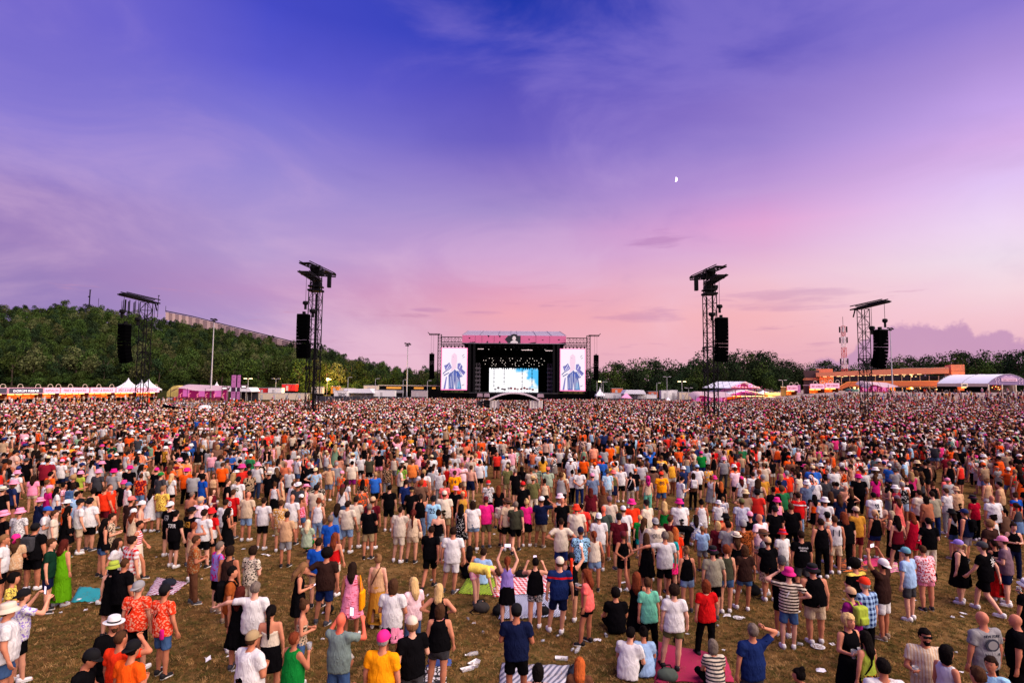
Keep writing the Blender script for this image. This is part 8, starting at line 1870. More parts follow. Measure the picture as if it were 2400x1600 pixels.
def make_person(d):
	x, y, h, sex, build, top, bot, hair, hat, pose, head, extras, skin, label = d
	build = 'a' if build == 'c' else build; S = skeleton(sex, build, pose); sc = h/1.755
	root = link('person', body_mesh(sex, build, pose), None, (x, y, gz(x, y)), sh(skin)); rw = random.Random(int(x*91)+int(y*53)); wx = sc*rw.uniform(.95, 1.1)
	root.matrix_basis = Matrix.Translation((x, y, 0)) @ Matrix.Rotation(-R(head), 4, 'Z') @ Matrix.Rotation(R(rw.uniform(-1.8, 1.8)), 4, 'Y') @ Matrix.Rotation(R(rw.uniform(-1.5, 1.5)), 4, 'X') @ Matrix.Diagonal((wx, wx, sc, 1))
	tag(root, label, 'person', 'people standing about on the grass')
	tp = None
	if top:
		k, c, pat, ac = top; tp = link(PART[k], top_mesh(sex, build, pose, k, CLOTH[pat]), root, None, sh(c)); tp['accent'] = sh(ac)
	if bot:
		k, c, pat, ac = bot; o = link(PART[k], bottom_mesh(sex, build, pose, k, CLOTH[pat]), root, None, sh(c)); o['accent'] = sh(ac)
	hm = Matrix.Translation(Vector(S['head'])) @ S['hrot'].to_4x4()
	def onhead(nm, me, c, ac=None, tilt=0):
		o = link(nm, me, root, None, sh(c)); o.matrix_basis = hm @ Matrix.Rotation(tilt, 4, 'X')
		if ac: o['accent'] = sh(ac)
		return o
	if hair[0] != 'bald':
		onhead('hair', hair_mesh(hair[0], hat=bool(hat)), hair[1])
	if hat: onhead('hat', hat_mesh(hat[0]), hat[1], hat[2], .06)
	if 'beard' in extras: onhead('beard', beard_mesh(), hair[1])
	if 'face' in extras:
		em = MESH.get('eye')
		if em is None:
			em = MESH['eye'] = MB().lathe([(0, -.006), (.007, -.003), (.007, .003), (0, .006)], 6, sx=1.5).mesh('eye', plain('eye_dark', (40, 30, 26), .2), True)
			MESH['mouth'] = MB().box(-.022, .022, -.004, .004, -.004, .004).box(-.014, .014, -.003, .006, -.007, .004).mesh('mouth', plain('lip', (150, 70, 66), .5), True)
			MESH['eyebrow'] = MB().box(-.016, .016, -.003, .003, -.003, .003).mesh('eyebrow', plain('brow_brown', (60, 44, 34), .7), True)
		for sx in (-.031, .031):
			o = onhead('eye', em, (40, 30, 26)); o.matrix_basis = hm @ Matrix.Translation((sx, .083, .018)); o = onhead('eyebrow', MESH['eyebrow'], (60, 44, 34)); o.matrix_basis = hm @ Matrix.Translation((sx, .091, .038))
		o = onhead('mouth', MESH['mouth'], (150, 70, 66)); o.matrix_basis = hm @ Matrix.Translation((0, .093, -.052))
	if 'sunglasses' in extras:
		b = MESH.get('sunglasses')
		if b is None:
			q = MB(); [q.box(s*.032-.028, s*.032+.028, .086, .102, .0, .038) for s in (-1, 1)]; q.box(-.01, .01, .09, .1, .02, .03); [q.box(s*.07-.003 if s > 0 else -.073, s*.07+.003 if s > 0 else -.067, -.02, .1, .022, .032) for s in (-1, 1)]
			b = MESH['sunglasses'] = q.mesh('sunglasses', M['black'])
		onhead('sunglasses', b, (20, 20, 20))
	sitting = POSES[pose][2] in ('sit', 'chair')
	rr = random.Random(int(x*100)+int(y*37)); shc = rr.choice([(214, 210, 206), (214, 210, 206), (200, 198, 196), (28, 26, 28), (28, 26, 28), (120, 100, 84), (60, 60, 66)])
	for sd in (1, -1):
		h_, k_, a_, f_ = S['leg', sd]; o = link('shoe', shoe_mesh(), root, (a_[0], a_[1], max(0, a_[2]-.085)), sh(shc)); o.rotation_euler = (0, 0, -math.atan2(f_[0], f_[1]))
	for ex in extras:
		k, _, v = ex.partition(':')
		if k == 'strap' and not sitting: link('strap', strap_mesh(), root, None, sh(COLS[v]))
		elif k == 'backpack':
			o = link('backpack', rounded_box('backpack', (-.15, -.30, 1.06), (.15, -.125, 1.46), .06), root, None, sh(COLS[v])); link('front_pocket', rounded_box('front_pocket', (-.11, -.345, 1.09), (.11, -.26, 1.26), .04), o, None, sh(COLS[v])); link('shoulder_strap', pack_straps(), root, None, sh(COLS[v]))
		elif k == 'bag': link('handbag', rounded_box('handbag', (.17, -.10, .84), (.28, .12, 1.04), .04), root, None, sh(COLS[v]))
		elif k == 'tote': link('tote_bag', rounded_box('tote_bag', (.20, -.16, .66), (.29, .14, 1.10), .04), root, None, sh(COLS[v])); link('strap', MB().path([(.24, -.10, 1.08), (.20, -.05, 1.47), (.24, .09, 1.08)], .014, 5).mesh('strap', CLOTH[None]), root, None, sh(COLS[v]))
		elif k == 'pouch': link('pouch', rounded_box('pouch', (.10, -.21, .80), (.19, -.15, 1.0), .03), root, None, sh(COLS[v]))
		elif k == 'text' and tp:
			s, _, cc = v.partition('@'); s = s.replace('/', '\n'); dark = cc == 'd'
			big = len(s) <= 2; me = text_mesh(s, .13 if big and len(s) == 1 else .20 if big else .26, .19 if big else .12, M['letter_dark'] if dark else M['letter_light'], .004, shear=.25 if 'Studio' in s else 0)
			link('lettering', me, tp, (0, -.150 if build == 'a' else -.19, 1.27 if big else 1.31))
		elif k == 'harlem' and tp:
			dk = M['letter_dark']
			link('lettering', text_mesh('NEW YORK', .27, .045, dk, .004), tp, (0, -.150, 1.405)); link('lettering', text_mesh('HARLEM', .24, .045, dk, .004), tp, (0, -.152, 1.10))
			q = MB(); q.prism([(math.cos(t)*.115, 1.255+math.sin(t)*.105) for t in np.linspace(0, 6.283, 21)[:-1]], -.158, -.150); link('roundel', q.mesh('roundel', dk), tp)
			q = MB(); q.prism([(math.cos(t)*.082, 1.255+math.sin(t)*.074) for t in np.linspace(0, 6.283, 21)[:-1]], -.163, -.159); link('roundel_face', q.mesh('roundel_face', plain('roundel_grey', (120, 118, 118), .8)), tp)
		elif k == 'flower' and tp:
			q = MB()
			for cx, cz, s in ((.02, 1.36, .06), (.07, 1.30, .05), (.03, 1.23, .035)):
				for a in range(5):
					t = a*1.257+.3; q.add([(cx, -.155, cz), (cx+math.cos(t-.25)*s, -.156, cz+math.sin(t-.25)*s), (cx+math.cos(t)*s*1.5, -.156, cz+math.sin(t)*s*1.5), (cx+math.cos(t+.25)*s, -.156, cz+math.sin(t+.25)*s)], [(0, 3, 2, 1)[::-1]])
			link('flower_print', q.mesh('flower_print', M['letter_light']), tp)
		elif k == 'cup':
			p = hand_pos(root, S, 1, .07); p.z -= .05*sc; cm, dm = cup_mesh(v); e = empty('plastic_cup', p, 0, '%s cup held by the %s' % ('beer' if v == 'beer' else 'clear', ' '.join(label.split()[:11]).rstrip(',')), 'cup', 'cups in people\'s hands')
			link('cup_wall', cm, e); link('drink', dm, e, None) if v == 'beer' else None; e.scale = (1.1,)*3
		elif k == 'phone':
			sd = 1; p = hand_pos(root, S, 1, .10)
			if pose in ('phone', 'phonehigh'): p = (hand_pos(root, S, 1, .10)+hand_pos(root, S, -1, .10))/2; p.z += .05
			e = empty('smartphone', p, -R(head), 'smartphone held by the %s' % ' '.join(label.split()[:9]).rstrip(','), 'phone', 'phones in people\'s hands')
			if 'phm' not in MESH:
				MESH['phm'] = (MB().box(-.038, .038, .0, .009, -.075, .075).mesh('phone_case', M['black']), MB().box(-.034, .034, -.002, -.0005, -.068, .068).mesh('phone_screen', glow('phone_glow', (225, 205, 225), .8)))
			link('phone_case', MESH['phm'][0], e); link('phone_screen', MESH['phm'][1], e); e.rotation_euler = (0 if pose not in ('text', 'stand') else -.9, math.pi/2 if pose == 'phonehigh' else 0, -R(head)); e.scale = (1.1,)*3
	return root
M['letter_dark'] = plain('letter_dark', (26, 30, 48), .8); M['letter_light'] = plain('letter_light', (212, 210, 206), .8)
for d in PEOPLE: make_person(d)
# ------------------------------------------------------------------ the crowd beyond
def inst_mat(name, attr, rough, pattern=False):
	m, nt, b, N, L = newmat(name); a = N('ShaderNodeAttribute'); a.attribute_type = 'INSTANCER'; a.attribute_name = attr; c = a.outputs['Color']
	tc = N('ShaderNodeTexCoord'); nz = N('ShaderNodeTexNoise'); L(tc.outputs['Object'], nz.inputs[0]); nz.inputs['Scale'].default_value = 12
	if pattern:
		g = N('ShaderNodeMath'); g.operation = 'GREATER_THAN'; L(nz.outputs[0], g.inputs[0]); g.inputs[1].default_value = .53; k = N('ShaderNodeMath'); k.operation = 'MULTIPLY'; L(g.outputs[0], k.inputs[0]); a2 = N('ShaderNodeAttribute'); a2.attribute_type = 'INSTANCER'; a2.attribute_name = 'c_accent'
		sub = N('ShaderNodeMath'); sub.operation = 'MULTIPLY'; L(k.outputs[0], sub.inputs[0]); L(a2.outputs['Alpha'], sub.inputs[1]); k.inputs[1].default_value = 1; c = mixc(nt, sub.outputs[0], c, a2.outputs['Color'])
	v2 = N('ShaderNodeMapRange'); L(nz.outputs[0], v2.inputs[0]); v2.inputs[3].default_value = .8; v2.inputs[4].default_value = 1.15
	L(mixc(nt, 1., c, v2.outputs[0], 'MULTIPLY'), b.inputs['Base Color']); b.inputs['Roughness'].default_value = rough; b.inputs['Specular IOR Level'].default_value = 0; return m
CM = [inst_mat('crowd_skin', 'c_skin', .6), inst_mat('crowd_top', 'c_top', .9, True), inst_mat('crowd_bottom', 'c_bottom', .9), inst_mat('crowd_hair', 'c_hair', .7), inst_mat('crowd_hat', 'c_hat', .9)]
KINDS = [('m', 'a', 'stand', 'tee', 'shorts', 'short', None), ('m', 'a', 'fold', 'tee', 'shorts', 'short', 'cap'), ('f', 'a', 'stand', 'tee', 'shorts', 'long', None), ('f', 'a', 'fold', 'tank', 'skirt', 'pony', None), ('m', 'h', 'stand2', 'tee', 'shorts', 'buzz', None), ('m', 'a', 'stand2', 'tee', 'jeans', 'short', 'bucket'), ('f', 'a', 'stand2', 'dress', None, 'curlylong', None), ('f', 'h', 'stand', 'tee', 'jeans', 'bob', None), ('m', 'a', 'hip1', 'tee', 'shorts', 'short', 'capb'), ('f', 'a', 'stand', 'tank', 'shorts', 'bun', None), ('m', 'a', 'cup', 'tee', 'shorts', 'curly', None), ('f', 'a', 'hip1', 'tee', 'shorts', 'bob', 'bucket'), ('m', 'a', 'stand', 'tee', 'shorts', 'bald', None), ('m', 'a', 'brow', 'tee', 'shorts', 'short', None), ('f', 'a', 'cup', 'cami', 'shorts', 'long', None), ('m', 'h', 'fold', 'tee', 'shorts', 'short', 'cap'), ('f', 'a', 'phone', 'tank', 'shorts', 'ponylong', None), ('m', 'a', 'walk', 'tee', 'shorts', 'short', None), ('f', 'a', 'stand', 'tee', 'skirt', 'short', 'straw'), ('m', 'a', 'stand', 'tank', 'shorts', 'short', None), ('m', 'a', 'raise1', 'tee', 'shorts', 'short', None), ('m', 'a', 'around', 'tee', 'shorts', 'short', 'cap'), ('f', 'a', 'drink', 'tee', 'shorts', 'long', None), ('m', 'a', 'phonehigh', 'tee', 'shorts', 'short', None), ('f', 'a', 'sitc', 'tee', 'shorts', 'pony', None)]
def crowd_mesh(i, k):
	sex, bd, pose, tk, bk, hr, ht = k; v = []; f = []; mi = []
	def join(me, slot, mt=None):
		a, q = arrays(me)
		if mt is not None: mt = np.array(mt); a = a@mt[:3, :3].T+mt[:3, 3]
		b = len(v); v.extend(map(tuple, a)); f.extend([tuple(j+b for j in w) for w in q]); mi.extend([slot]*len(q))
	S = skeleton(sex, bd, pose); hm = Matrix.Translation(Vector(S['head'])) @ S['hrot'].to_4x4()
	join(body_mesh(sex, bd, pose, .12), 0); join(top_mesh(sex, bd, pose, tk, CLOTH[None], .14), 1)
	if bk: join(bottom_mesh(sex, bd, pose, bk, CLOTH[None], .14), 2)
	if hr != 'bald': join(hair_mesh(hr, .2, bool(ht)), 3, hm)
	if ht: join(hat_mesh(ht), 4, hm)
	me = bpy.data.meshes.new('crowd_figure'); me.from_pydata(v, [], f)
	for m in CM: me.materials.append(m)
	me.polygons.foreach_set('material_index', mi); me.polygons.foreach_set('use_smooth', [True]*len(f)); return me
def build_crowd():
	src = [crowd_mesh(i, k) for i, k in enumerate(KINDS)]; r = np.random.default_rng(21)
	TOPS = [((206, 204, 200), 21), ((190, 172, 148), 8), ((16, 15, 17), 25), ((60, 60, 64), 4), ((228, 84, 30), 8), ((222, 50, 40), 6), ((166, 138, 108), 8), ((226, 160, 172), 4), ((200, 50, 110), 2), ((120, 26, 40), 4), ((34, 44, 84), 4), ((40, 90, 170), 2.5), ((150, 186, 210), 3), ((120, 150, 120), 3), ((40, 110, 66), 1.5), ((224, 160, 50), 2), ((110, 80, 64), 4), ((150, 148, 146), 5), ((196, 160, 142), 3), ((214, 116, 78), 2)]
	BOTS = [((24, 23, 25), 36), ((40, 52, 80), 12), ((90, 116, 150), 14), ((150, 170, 196), 7), ((186, 164, 132), 10), ((214, 206, 194), 8), ((120, 110, 100), 6), ((110, 108, 106), 6)]
	HAIR = [((24, 18, 16), 34), ((52, 35, 25), 34), ((84, 58, 38), 18), ((150, 118, 78), 9), ((120, 60, 34), 5), ((150, 142, 136), 8)]; HATS = [((222, 218, 210), 30), ((212, 60, 126), 8), ((226, 140, 165), 9), ((26, 24, 26), 26), ((40, 50, 96), 6), ((226, 90, 40), 8), ((206, 182, 140), 12)]
	SKINS = [((190, 130, 102), 6), ((176, 112, 86), 6), ((158, 96, 70), 4), ((198, 142, 116), 3), ((140, 90, 66), 1.2), ((96, 62, 48), .7)]
	def pick(T, n): c = np.array([lin(t[0]) for t in T]); w = np.array([t[1] for t in T], float); return c[r.choice(len(T), n, p=w/w.sum())]
	xy = []
	known = np.array([(d[0], d[1]) for d in PEOPLE]+[(d[0], d[1]) for d in MORE])
	twr = [at(px, 980, Y) for px, Y in ((730, 89), (1668, 89), (329, 85), (2032, 85))]; twr = [(t.x, t.y, 2.6 if i < 2 else 1.6) for i, t in enumerate(twr)]
	Y = 18.5
	while Y < 176:
		dens = np.interp(Y, [18, 22, 27, 36, 48, 62, 80, 176], [.14, .42, .8, 1.35, 1.9, 2.2, 2.3, 2.3]); step = .62 if Y > 48 else .8; half = Y*.99+4
		nrow = int(dens*step*2*half); xs = r.uniform(-half, half, nrow)
		if Y > 48: xs = np.linspace(-half, half, nrow)+r.uniform(-.4, .4, nrow)/max(.5, dens*step)
		for x in xs:
			y = Y+r.uniform(0, step); u = x/y
			if Y < 48 and abs(u) < .38 and r.random() < .34: continue
			if Y < 62 and math.sin(x*.62+1.3*math.sin(y*.41))*math.sin(y*.55+1.1*math.sin(x*.37)) < -.32: continue
			if y > 163: continue
			# stalls, stage, platform and towers keep their room
			if u < -.2 and y > np.interp(u, [-.9, -.5, -.3, -.2], [104, 112, 132, 158]) and r.random() < .972: continue
			if x < -40:
				t = (x-A[0])/(B[0]-A[0]); lim = A[1]+(B[1]-A[1])*min(1, max(-.3, t))-2.2
				if y > min(lim, 158) or y > lim-14+r.uniform(-4, 4): continue
			if abs(x-at(1205, 935, 112).x) < 6.6 and 101 < y < 116: continue
			if 88.6 < y < 95 and at(378, 950, 90).x < x < at(495, 950, 90).x: continue
			if any(abs(x-tx) < w and abs(y-ty) < w for tx, ty, w in twr): continue
			g = gz(x, y)
			if g > .6 and r.random() < .35+.6*min(1, (g-.6)/2.6): continue
			if y > 152 and x > 48: continue
			if y < 60:
				dd = np.hypot(known[:, 0]-x, known[:, 1]-y).min()
				if dd < (.66 if y < 36 else .5): continue
			xy.append((x, y))
		Y += step
	# queues before the stalls
	for k in range(48):
		t = r.uniform(-.15, 1); q = lerp(A, B, t); xy.append((q[0]+r.uniform(-1, 1), q[1]-r.uniform(1.2, 5)))
	xy = np.array(xy); n = len(xy); wts = np.array([.25 if k[2] in ('around', 'raise1', 'phonehigh', 'brow', 'phone') else .5 if k[2] == 'sitc' else 1. for k in KINDS]); idx = r.choice(len(src), n, p=wts/wts.sum()); hd = np.degrees(np.arctan2(0-xy[:, 0], 190-xy[:, 1]))+r.normal(0, 22, n); odd = r.random(n) < .12; hd[odd] = r.uniform(-180, 180, odd.sum())
	s = r.normal(.995, .055, n).clip(.86, 1.12); ct = pick(TOPS, n); cb = pick(BOTS, n); ch = pick(HAIR, n); ck = pick(SKINS, n); cc = pick(HATS, n); ca = pick(TOPS, n); al = (r.random(n) < .16).astype(float)
	none = r.random(n) < .02; ct[none] = ck[none]
	z = ground_z(xy[:, 0], xy[:, 1]); jit = r.uniform(.7, 1.05, (n, 1)); ct = ct*jit
	P = np.column_stack([xy, z]); 
	# the further standing figures surveyed in the middle distance
	for x, y, h, sex, kind, top, bot, hair, hat, head in MORE:
		P = np.vstack([P, (x, y, 0)]); idx = np.append(idx, kind); hd = np.append(hd, head); s = np.append(s, h/1.755); ct = np.vstack([ct, lin(top)]); cb = np.vstack([cb, lin(bot)]); ch = np.vstack([ch, lin(hair)]); ck = np.vstack([ck, lin((204, 144, 114))]); cc = np.vstack([cc, lin(hat)]); ca = np.vstack([ca, lin(top)]); al = np.append(al, 0)
	n = len(P); one = np.ones(n)
	rot = np.column_stack([np.zeros(n), np.zeros(n), -np.radians(hd)]); A4 = lambda c, a=one: np.column_stack([c, a])
	instancer('crowd', P.tolist(), idx, rot, np.column_stack([s*1.03*(w_ := r.uniform(.93, 1.14, n)), s*1.03*w_, s]), src, {'c_top': A4(ct), 'c_bottom': A4(cb), 'c_hair': A4(ch), 'c_skin': A4(ck), 'c_hat': A4(cc), 'c_accent': A4(ca, al)}, 'dense festival crowd of thousands filling the field up to the stage')
	print('crowd', n)
build_crowd()
# ------------------------------------------------------------------ blankets, bags and litter on the grass
def G(px, py):
	d = ray(px, py); t = -CAM_H/d.z; return Vector((d.x*t, d.y*t, 0))
def blanket(corners, mat, label, sub=8, name='blanket'):
	a, b, c, d = [G(*q) for q in corners]; vs = []; fs = []; rr = random.Random(int(corners[0][0])); ph = [rr.uniform(0, 6) for _ in range(4)]
	n = sub+1
	for j in range(n):
		for i in range(n):
			u, v = i/sub, j/sub; p = (a*(1-u)+b*u)*(1-v)+(d*(1-u)+c*u)*v; p = p+Vector((rr.uniform(-.02, .02), rr.uniform(-.02, .02), 0)); p.z = .018+.014*(math.sin(u*9+ph[0])*math.sin(v*8+ph[1])+1)+.01*math.sin(u*23+ph[2])*math.sin(v*19+ph[3]); vs.append(p)
	fs = [(j*n+i, j*n+i+1, (j+1)*n+i+1, (j+1)*n+i) for j in range(sub) for i in range(sub)]
	cen = sum(vs, Vector())/len(vs); cen.z = 0
	top = [v-cen for v in vs]; me = bpy.data.meshes.new(name); N_ = len(top); rim = [j for j in range(n)]+[j*n+sub for j in range(1, n)]+[sub*n+i for i in range(sub-1, -1, -1)]+[j*n for j in range(sub-1, 0, -1)]
	low = [Vector((v.x, v.y, v.z-.012)) for v in top]; m = len(rim)
	me.from_pydata([tuple(v) for v in top+low], [], fs+[(rim[(k+1) % m], rim[k], rim[k]+N_, rim[(k+1) % m]+N_) for k in range(m)]); me.materials.append(mat); me.polygons.foreach_set('use_smooth', [True]*len(me.polygons))
	return tag(link(name, me, None, cen), label, 'blanket')
def print_mat(name, base, accent, kind, scale, third=None):
	m, nt, b, N, L = newmat(name); tc = N('ShaderNodeTexCoord'); mp = N('ShaderNodeMapping'); L(tc.outputs['Object'], mp.inputs[0]); mp.inputs['Scale'].default_value = (scale,)*3; mp.inputs['Rotation'].default_value = (0, 0, .5)
	if kind == 'check': t = N('ShaderNodeTexChecker'); L(mp.outputs[0], t.inputs[0]); t.inputs['Scale'].default_value = 1; f = t.outputs['Fac']
	elif kind == 'noise': t = N('ShaderNodeTexNoise'); L(mp.outputs[0], t.inputs[0]); t.inputs['Scale'].default_value = 1; g = N('ShaderNodeMath'); g.operation = 'GREATER_THAN'; L(t.outputs[0], g.inputs[0]); g.inputs[1].default_value = .5; f = g.outputs[0]
	elif kind == 'wave': t = N('ShaderNodeTexWave'); L(mp.outputs[0], t.inputs[0]); t.inputs['Scale'].default_value = 1; t.inputs['Distortion'].default_value = 5; g = N('ShaderNodeMath'); g.operation = 'GREATER_THAN'; L(t.outputs[0], g.inputs[0]); g.inputs[1].default_value = .5; f = g.outputs[0]
	elif kind == 'stripe': t = N('ShaderNodeTexWave'); L(mp.outputs[0], t.inputs[0]); t.inputs['Scale'].default_value = 1; g = N('ShaderNodeMath'); g.operation = 'GREATER_THAN'; L(t.outputs[0], g.inputs[0]); g.inputs[1].default_value = .55; f = g.outputs[0]
	else: t = N('ShaderNodeTexVoronoi'); t.feature = 'DISTANCE_TO_EDGE'; L(mp.outputs[0], t.inputs[0]); t.inputs['Scale'].default_value = 1; g = N('ShaderNodeMath'); g.operation = 'GREATER_THAN'; L(t.outputs[0], g.inputs[0]); g.inputs[1].default_value = .12; f = g.outputs[0]
	L(mixc(nt, f, lin(base), lin(accent)), b.inputs['Base Color']); b.inputs['Roughness'].default_value = .9; return m
blanket([(166, 1412), (232, 1410), (240, 1380), (186, 1376)], plain('teal_towel', (16, 136, 142), .9, 0, .08), 'plain teal towel spread beside the woman in the long green dress')
blanket([(343, 1396), (405, 1394), (440, 1366), (366, 1354)], print_mat('plum_print', (120, 24, 62), (196, 186, 196), 'wave', 3.2), 'plum and white patterned blanket ahead of the two men in red shirts')
blanket([(1073, 1392), (1158, 1395), (1162, 1354), (1096, 1352)], print_mat('lime_print', (158, 190, 20), (26, 44, 16), 'wave', 5), 'lime green towel with dark zigzag print under the bending person')
blanket([(1156, 1400), (1290, 1388), (1284, 1340), (1160, 1352)], print_mat('red_check', (190, 24, 36), (220, 206, 206), 'check', 11), 'red and white checked picnic blanket behind the person in a lilac top')
blanket([(1168, 1452), (1318, 1446), (1308, 1392), (1178, 1396)], print_mat('blue_white', (196, 200, 214), (44, 54, 84), 'wave', 6), 'blue and white scroll patterned blanket in the middle foreground')
blanket([(1535, 1600), (1722, 1600), (1700, 1540), (1541, 1506)], plain('magenta_rug', (150, 12, 62), .9, 0, .1), 'large plain magenta blanket under the person in red')
blanket([(1168, 1606), (1330, 1612), (1336, 1562), (1176, 1556)], print_mat('grey_stripe', (176, 174, 180), (98, 100, 116), 'stripe', 3), 'crumpled pale grey striped throw at the bottom of the picture')
blanket([(985, 1612), (1046, 1612), (1046, 1566), (1000, 1562)], print_mat('diamond', (16, 16, 18), (205, 200, 196), 'vor', 9), 'black and white diamond patterned rug at the bottom edge')
blanket([(1000, 1566), (1058, 1562), (1056, 1545), (1006, 1548)], plain('blue_rug', (44, 70, 128), .9, 0, .4, 8), 'mottled blue rug next to the diamond patterned rug')
blanket([(1966, 1341), (2032, 1338), (2040, 1312), (1975, 1310)], print_mat('orange_leopard', (196, 96, 26), (40, 24, 14), 'noise', 9), 'orange and black animal print rug behind the raised arms')
blanket([(2018, 1330), (2090, 1326), (2094, 1310), (2026, 1308)], plain('pink_cloth', (206, 44, 98), .9), 'bright pink cloth beside the orange animal print rug'); blanket([(2068, 1346), (2106, 1340), (2102, 1316), (2064, 1318)], print_mat('pastel', (216, 196, 150), (206, 120, 150), 'noise', 6), 'pastel towel behind the man in a teal cap')
blanket([(828, 1126), (880, 1124), (884, 1110), (838, 1108)], print_mat('beige_blk', (186, 166, 150), (30, 28, 30), 'noise', 5), 'beige and black picnic cloth in the open patch of grass')
blanket([(1620, 1232), (1664, 1230), (1664, 1210), (1626, 1208)], print_mat('green_print', (130, 170, 70), (206, 204, 190), 'noise', 7), 'pale green patterned towel in the right middle of the crowd')
def bag(px, py, s, col, label, name='backpack', rz=0):
	p = G(px, py); e = empty(name, p, rz, label, 'bag')
	F = Field((-.3, -.24, -.02), (.3, .24, .34), .02); F.put(F.ell((0, 0, .11), (.22, .15, .14)), .05); F.put(F.ell((.05, -.08, .09), (.14, .09, .09)), .05); F.d = np.maximum(F.d+.005*np.sin(F.P[..., 0]*34)*np.cos(F.P[..., 2]*30), -F.P[..., 2]); V, Q = F.mesh()
	link('bag_body', fin('bag_body', V, Q, plain('bag_'+label[:12].replace(' ', '_'), tuple(int(v*.75) for v in col), .8, 0, .35, 9, spec=.1), .3), e)
	MB().path([(-.12, .02, .2), (-.08, .0, .3), (.06, .0, .31), (.12, .02, .2)], .014, 5).build('bag_handle', M['black'], e); MB().path([(-.2, .0, .06), (-.3, -.1, .02), (-.2, -.22, .012), (0, -.2, .012)], .012, 5).build('bag_strap', M['black'], e); e.scale = (s*.78,)*3
bag(1128, 1432, 1.25, (70, 64, 60), 'dark backpack with pale patches before the red checked blanket'); bag(1168, 1438, 1.2, (22, 20, 22), 'black bag at the feet of the person in lilac', 'bag', 1.2); bag(1272, 1440, 1.1, (24, 22, 24), 'black bag in front of the blue and white blanket', 'bag', .4); bag(770, 1434, 1.0, (16, 16, 18), 'small black bag lying between the white shoes', 'bag', 2); bag(1564, 1592, 1.2, (92, 104, 92), 'grey green bag with a teal flap on the magenta blanket'); bag(1345, 1582, 1.0, (40, 44, 60), 'dark blue bag on the grey striped throw', 'bag', 1); bag(1590, 1504, .8, (14, 14, 16), 'black cloth bag on the far edge of the magenta blanket', 'bag', .7); bag(1765, 1392, 1.4, (18, 18, 20), 'black sack on the grass behind the striped shirt', 'bag', .9); bag(1222, 1352, 1.2, (20, 19, 21), 'black bag on the red checked blanket', 'bag', .2); bag(396, 1372, 1.1, (36, 40, 54), 'dark blue bag lying on the plum blanket', 'bag', .2); bag(1530, 1262, 1.2, (18, 18, 20), 'black bag on the grass between groups in the middle', 'bag', .6)
LIT = plain('litter_white', (218, 216, 216), .6, 0, .08); PLAS = None
def dish(px, py, r_, label):
	e = empty('paper_plate', G(px, py), 0, label, 'plate'); MB().lathe([(0, .012), (r_*.7, .012), (r_, .035), (r_*.98, .028), (r_*.7, .004), (0, .004)], 18).build('plate', LIT, e, smooth=True)
dish(2395-480+2, 1517, .15, 'white paper plate on the grass right of the man in dark blue'); dish(1729, 1449, .12, 'small white paper plate behind the man in dark blue')
def tray(px, py, rz, label, w=.24):
	e = empty('paper_tray', G(px, py), rz, label, 'food tray', 'paper trays lying on the grass'); b = MB(); d = .1
	b.add([(-w/2, -d/2, .006), (w/2, -d/2, .006), (w/2, d/2, .006), (-w/2, d/2, .006), (-w/2*1.15, -d/2*1.3, .05), (w/2*1.15, -d/2*1.3, .05), (w/2*1.15, d/2*1.3, .05), (-w/2*1.15, d/2*1.3, .05)], [(0, 1, 2, 3), (0, 4, 5, 1), (1, 5, 6, 2), (2, 6, 7, 3), (3, 7, 4, 0)]); b.build('tray', LIT, e)
tray(1095, 1570, .5, 'white paper tray lowest of three near the black and white rug'); tray(1111, 1555, .9, 'white paper tray uppermost of three near the black and white rug'); tray(1116, 1560, 1.4, 'short white paper tray in the middle of three near the rug', .18); tray(1316, 1545, -.1, 'single white paper tray in front of the grey striped throw')
def litter(px, py, kind, label, s=1):
	p = G(px, py); e = empty({'paper': 'paper_scrap', 'cup': 'crushed_cup', 'bottle': 'plastic_bottle'}[kind], p, px*.7, label, {'paper': 'paper', 'cup': 'cup', 'bottle': 'bottle'}[kind], 'litter scattered on the grass'); e.scale = (s,)*3
	rr = random.Random(int(px*3)); b = MB()
	if kind == 'paper':
		v = [(rr.uniform(-.03, .03)+x*.09, rr.uniform(-.03, .03)+y*.07, rr.uniform(.008, .05)) for y in (-1, 0, 1) for x in (-1, 0, 1)]; b.add(v, [(j*3+i, j*3+i+1, j*3+i+4, j*3+i+3) for j in (0, 1) for i in (0, 1)]); b.build('paper', LIT, e)
	elif kind == 'cup': me, _ = cup_mesh('clear'); o = link('cup_wall', me, e, (0, 0, .045)); o.rotation_euler = (1.57, 0, .3)
	else:
		global CUPM
		cup_mesh('clear'); b.lathe([(0, 0), (.032, .004), (.034, .12), (.03, .15), (.012, .19), (.012, .21), (0, .21)], 10); o = b.build('bottle_body', CUPM[0], e, (0, 0, .036), smooth=True); o.rotation_euler = (1.57, 0, .2); c = MB().lathe([(0, .21), (.014, .21), (.014, .228), (0, .228)], 8).build('bottle_cap', LIT, e, (0, 0, .036)); c.rotation_euler = (1.57, 0, .2)
litter(1120, 1534, 'bottle', 'clear plastic bottle near the three paper trays', 1.3); litter(1350, 1532, 'bottle', 'clear plastic bottle with a white label above the paper tray', 1.3)
rr = random.Random(31)
for px, py in ((1131, 1481), (1400, 1500), (1268, 1504), (1882, 1513), (1855, 1472), (1870, 1432), (1705, 1440), (488, 1546), (1008, 1361), (1070, 1384), (1345, 1522), (1705, 1444), (1000, 1398), (617, 1299), (628, 1302), (1950, 1510), (1925, 1572), (1470, 1384), (1738, 1448), (1418, 1488)):
	litter(px, py, 'cup' if rr.random() < .35 else 'paper', 'small white scrap of litter on the open brown grass', rr.uniform(.6, 1.0))
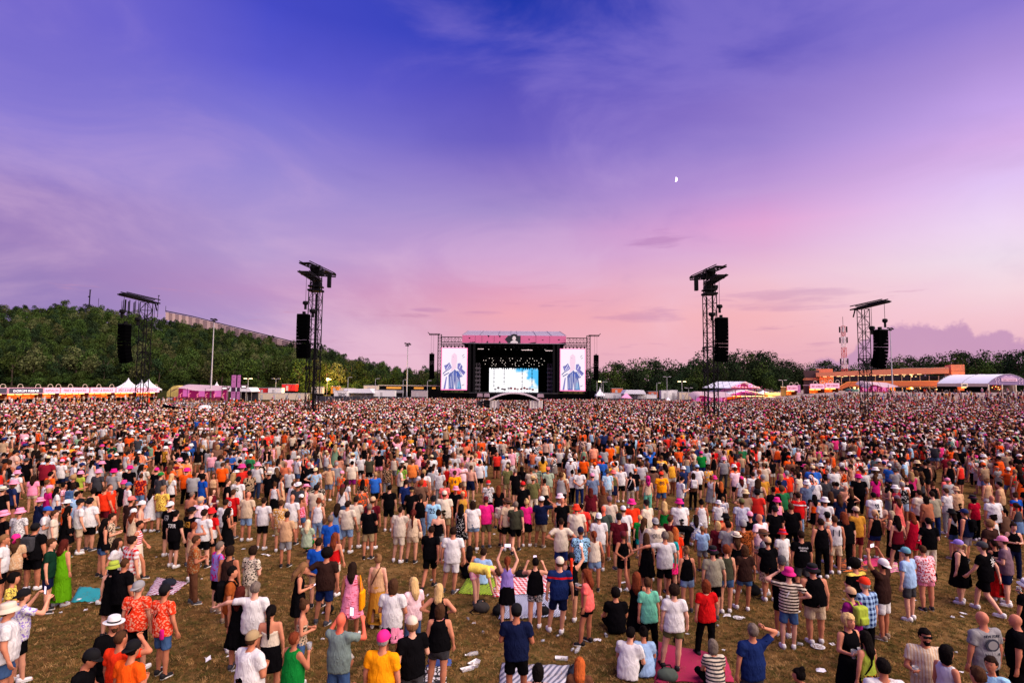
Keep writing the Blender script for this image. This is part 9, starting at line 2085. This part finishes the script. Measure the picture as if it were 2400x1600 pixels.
for k in range(120):
	px = rr.uniform(40, 2360); py = rr.uniform(1130, 1590); litter(px, py, rr.choice(['paper', 'paper', 'cup']), 'tiny scrap of litter trodden into the grass', rr.uniform(.4, .8))
# garden chair under the seated people in the middle distance
for px, py, lab in ((439, 1175, 'black folding chair under the person in a pink hat, far left'),):
	pass
# ------------------------------------------------------------------ the grass itself
def build_grass():
	m, nt, b, N, L = newmat('grass_blades'); a = N('ShaderNodeAttribute'); a.attribute_type = 'INSTANCER'; a.attribute_name = 'c_blade'; L(a.outputs['Color'], b.inputs['Base Color']); b.inputs['Roughness'].default_value = .9; b.inputs['Specular IOR Level'].default_value = 0
	src = []
	for k in range(5):
		r_ = random.Random(k); q = MB()
		for i in range(16):
			t = r_.uniform(0, 6.28); d = r_.uniform(0, .09); x, y = math.cos(t)*d, math.sin(t)*d; l = r_.uniform(.03, .075); a2 = r_.uniform(0, 6.28); w = .006; lx, ly = math.cos(a2)*l*.9, math.sin(a2)*l*.9
			q.add([(x-math.sin(a2)*w, y+math.cos(a2)*w, 0), (x+math.sin(a2)*w, y-math.cos(a2)*w, 0), (x+lx, y+ly, l*.6)], [(0, 1, 2)])
		src.append(q.mesh('grass_tuft', m))
	r = np.random.default_rng(3); n = 60000; Y = 9.5+(30-9.5)*r.random(n)**1.5; X = (r.random(n)*2-1)*(Y*.95+1)
	P = np.column_stack([X, Y, np.zeros(n)]); pal = np.array([lin(c) for c in ((148, 110, 63), (130, 95, 54), (112, 85, 49), (88, 79, 40), (164, 128, 81), (83, 65, 38))]); f = np.sin(X*.9+np.sin(Y*.7)*2)+np.sin(Y*1.3+X*.3); ci = np.where(r.random(n) < .28+.12*np.clip(f, -1, 1), 3, r.integers(0, 6, n)); col = pal[ci]*r.uniform(.7, 1.15, (n, 1))
	s = r.uniform(.6, 1.25, n)
	instancer('grass', P.tolist(), r.integers(0, 5, n), np.column_stack([np.zeros(n), np.zeros(n), r.uniform(0, 6.28, n)]), np.repeat(s[:, None], 3, 1), src, {'c_blade': np.column_stack([col, np.ones(n)])}, 'short dry brown and green grass of the field')
build_grass()
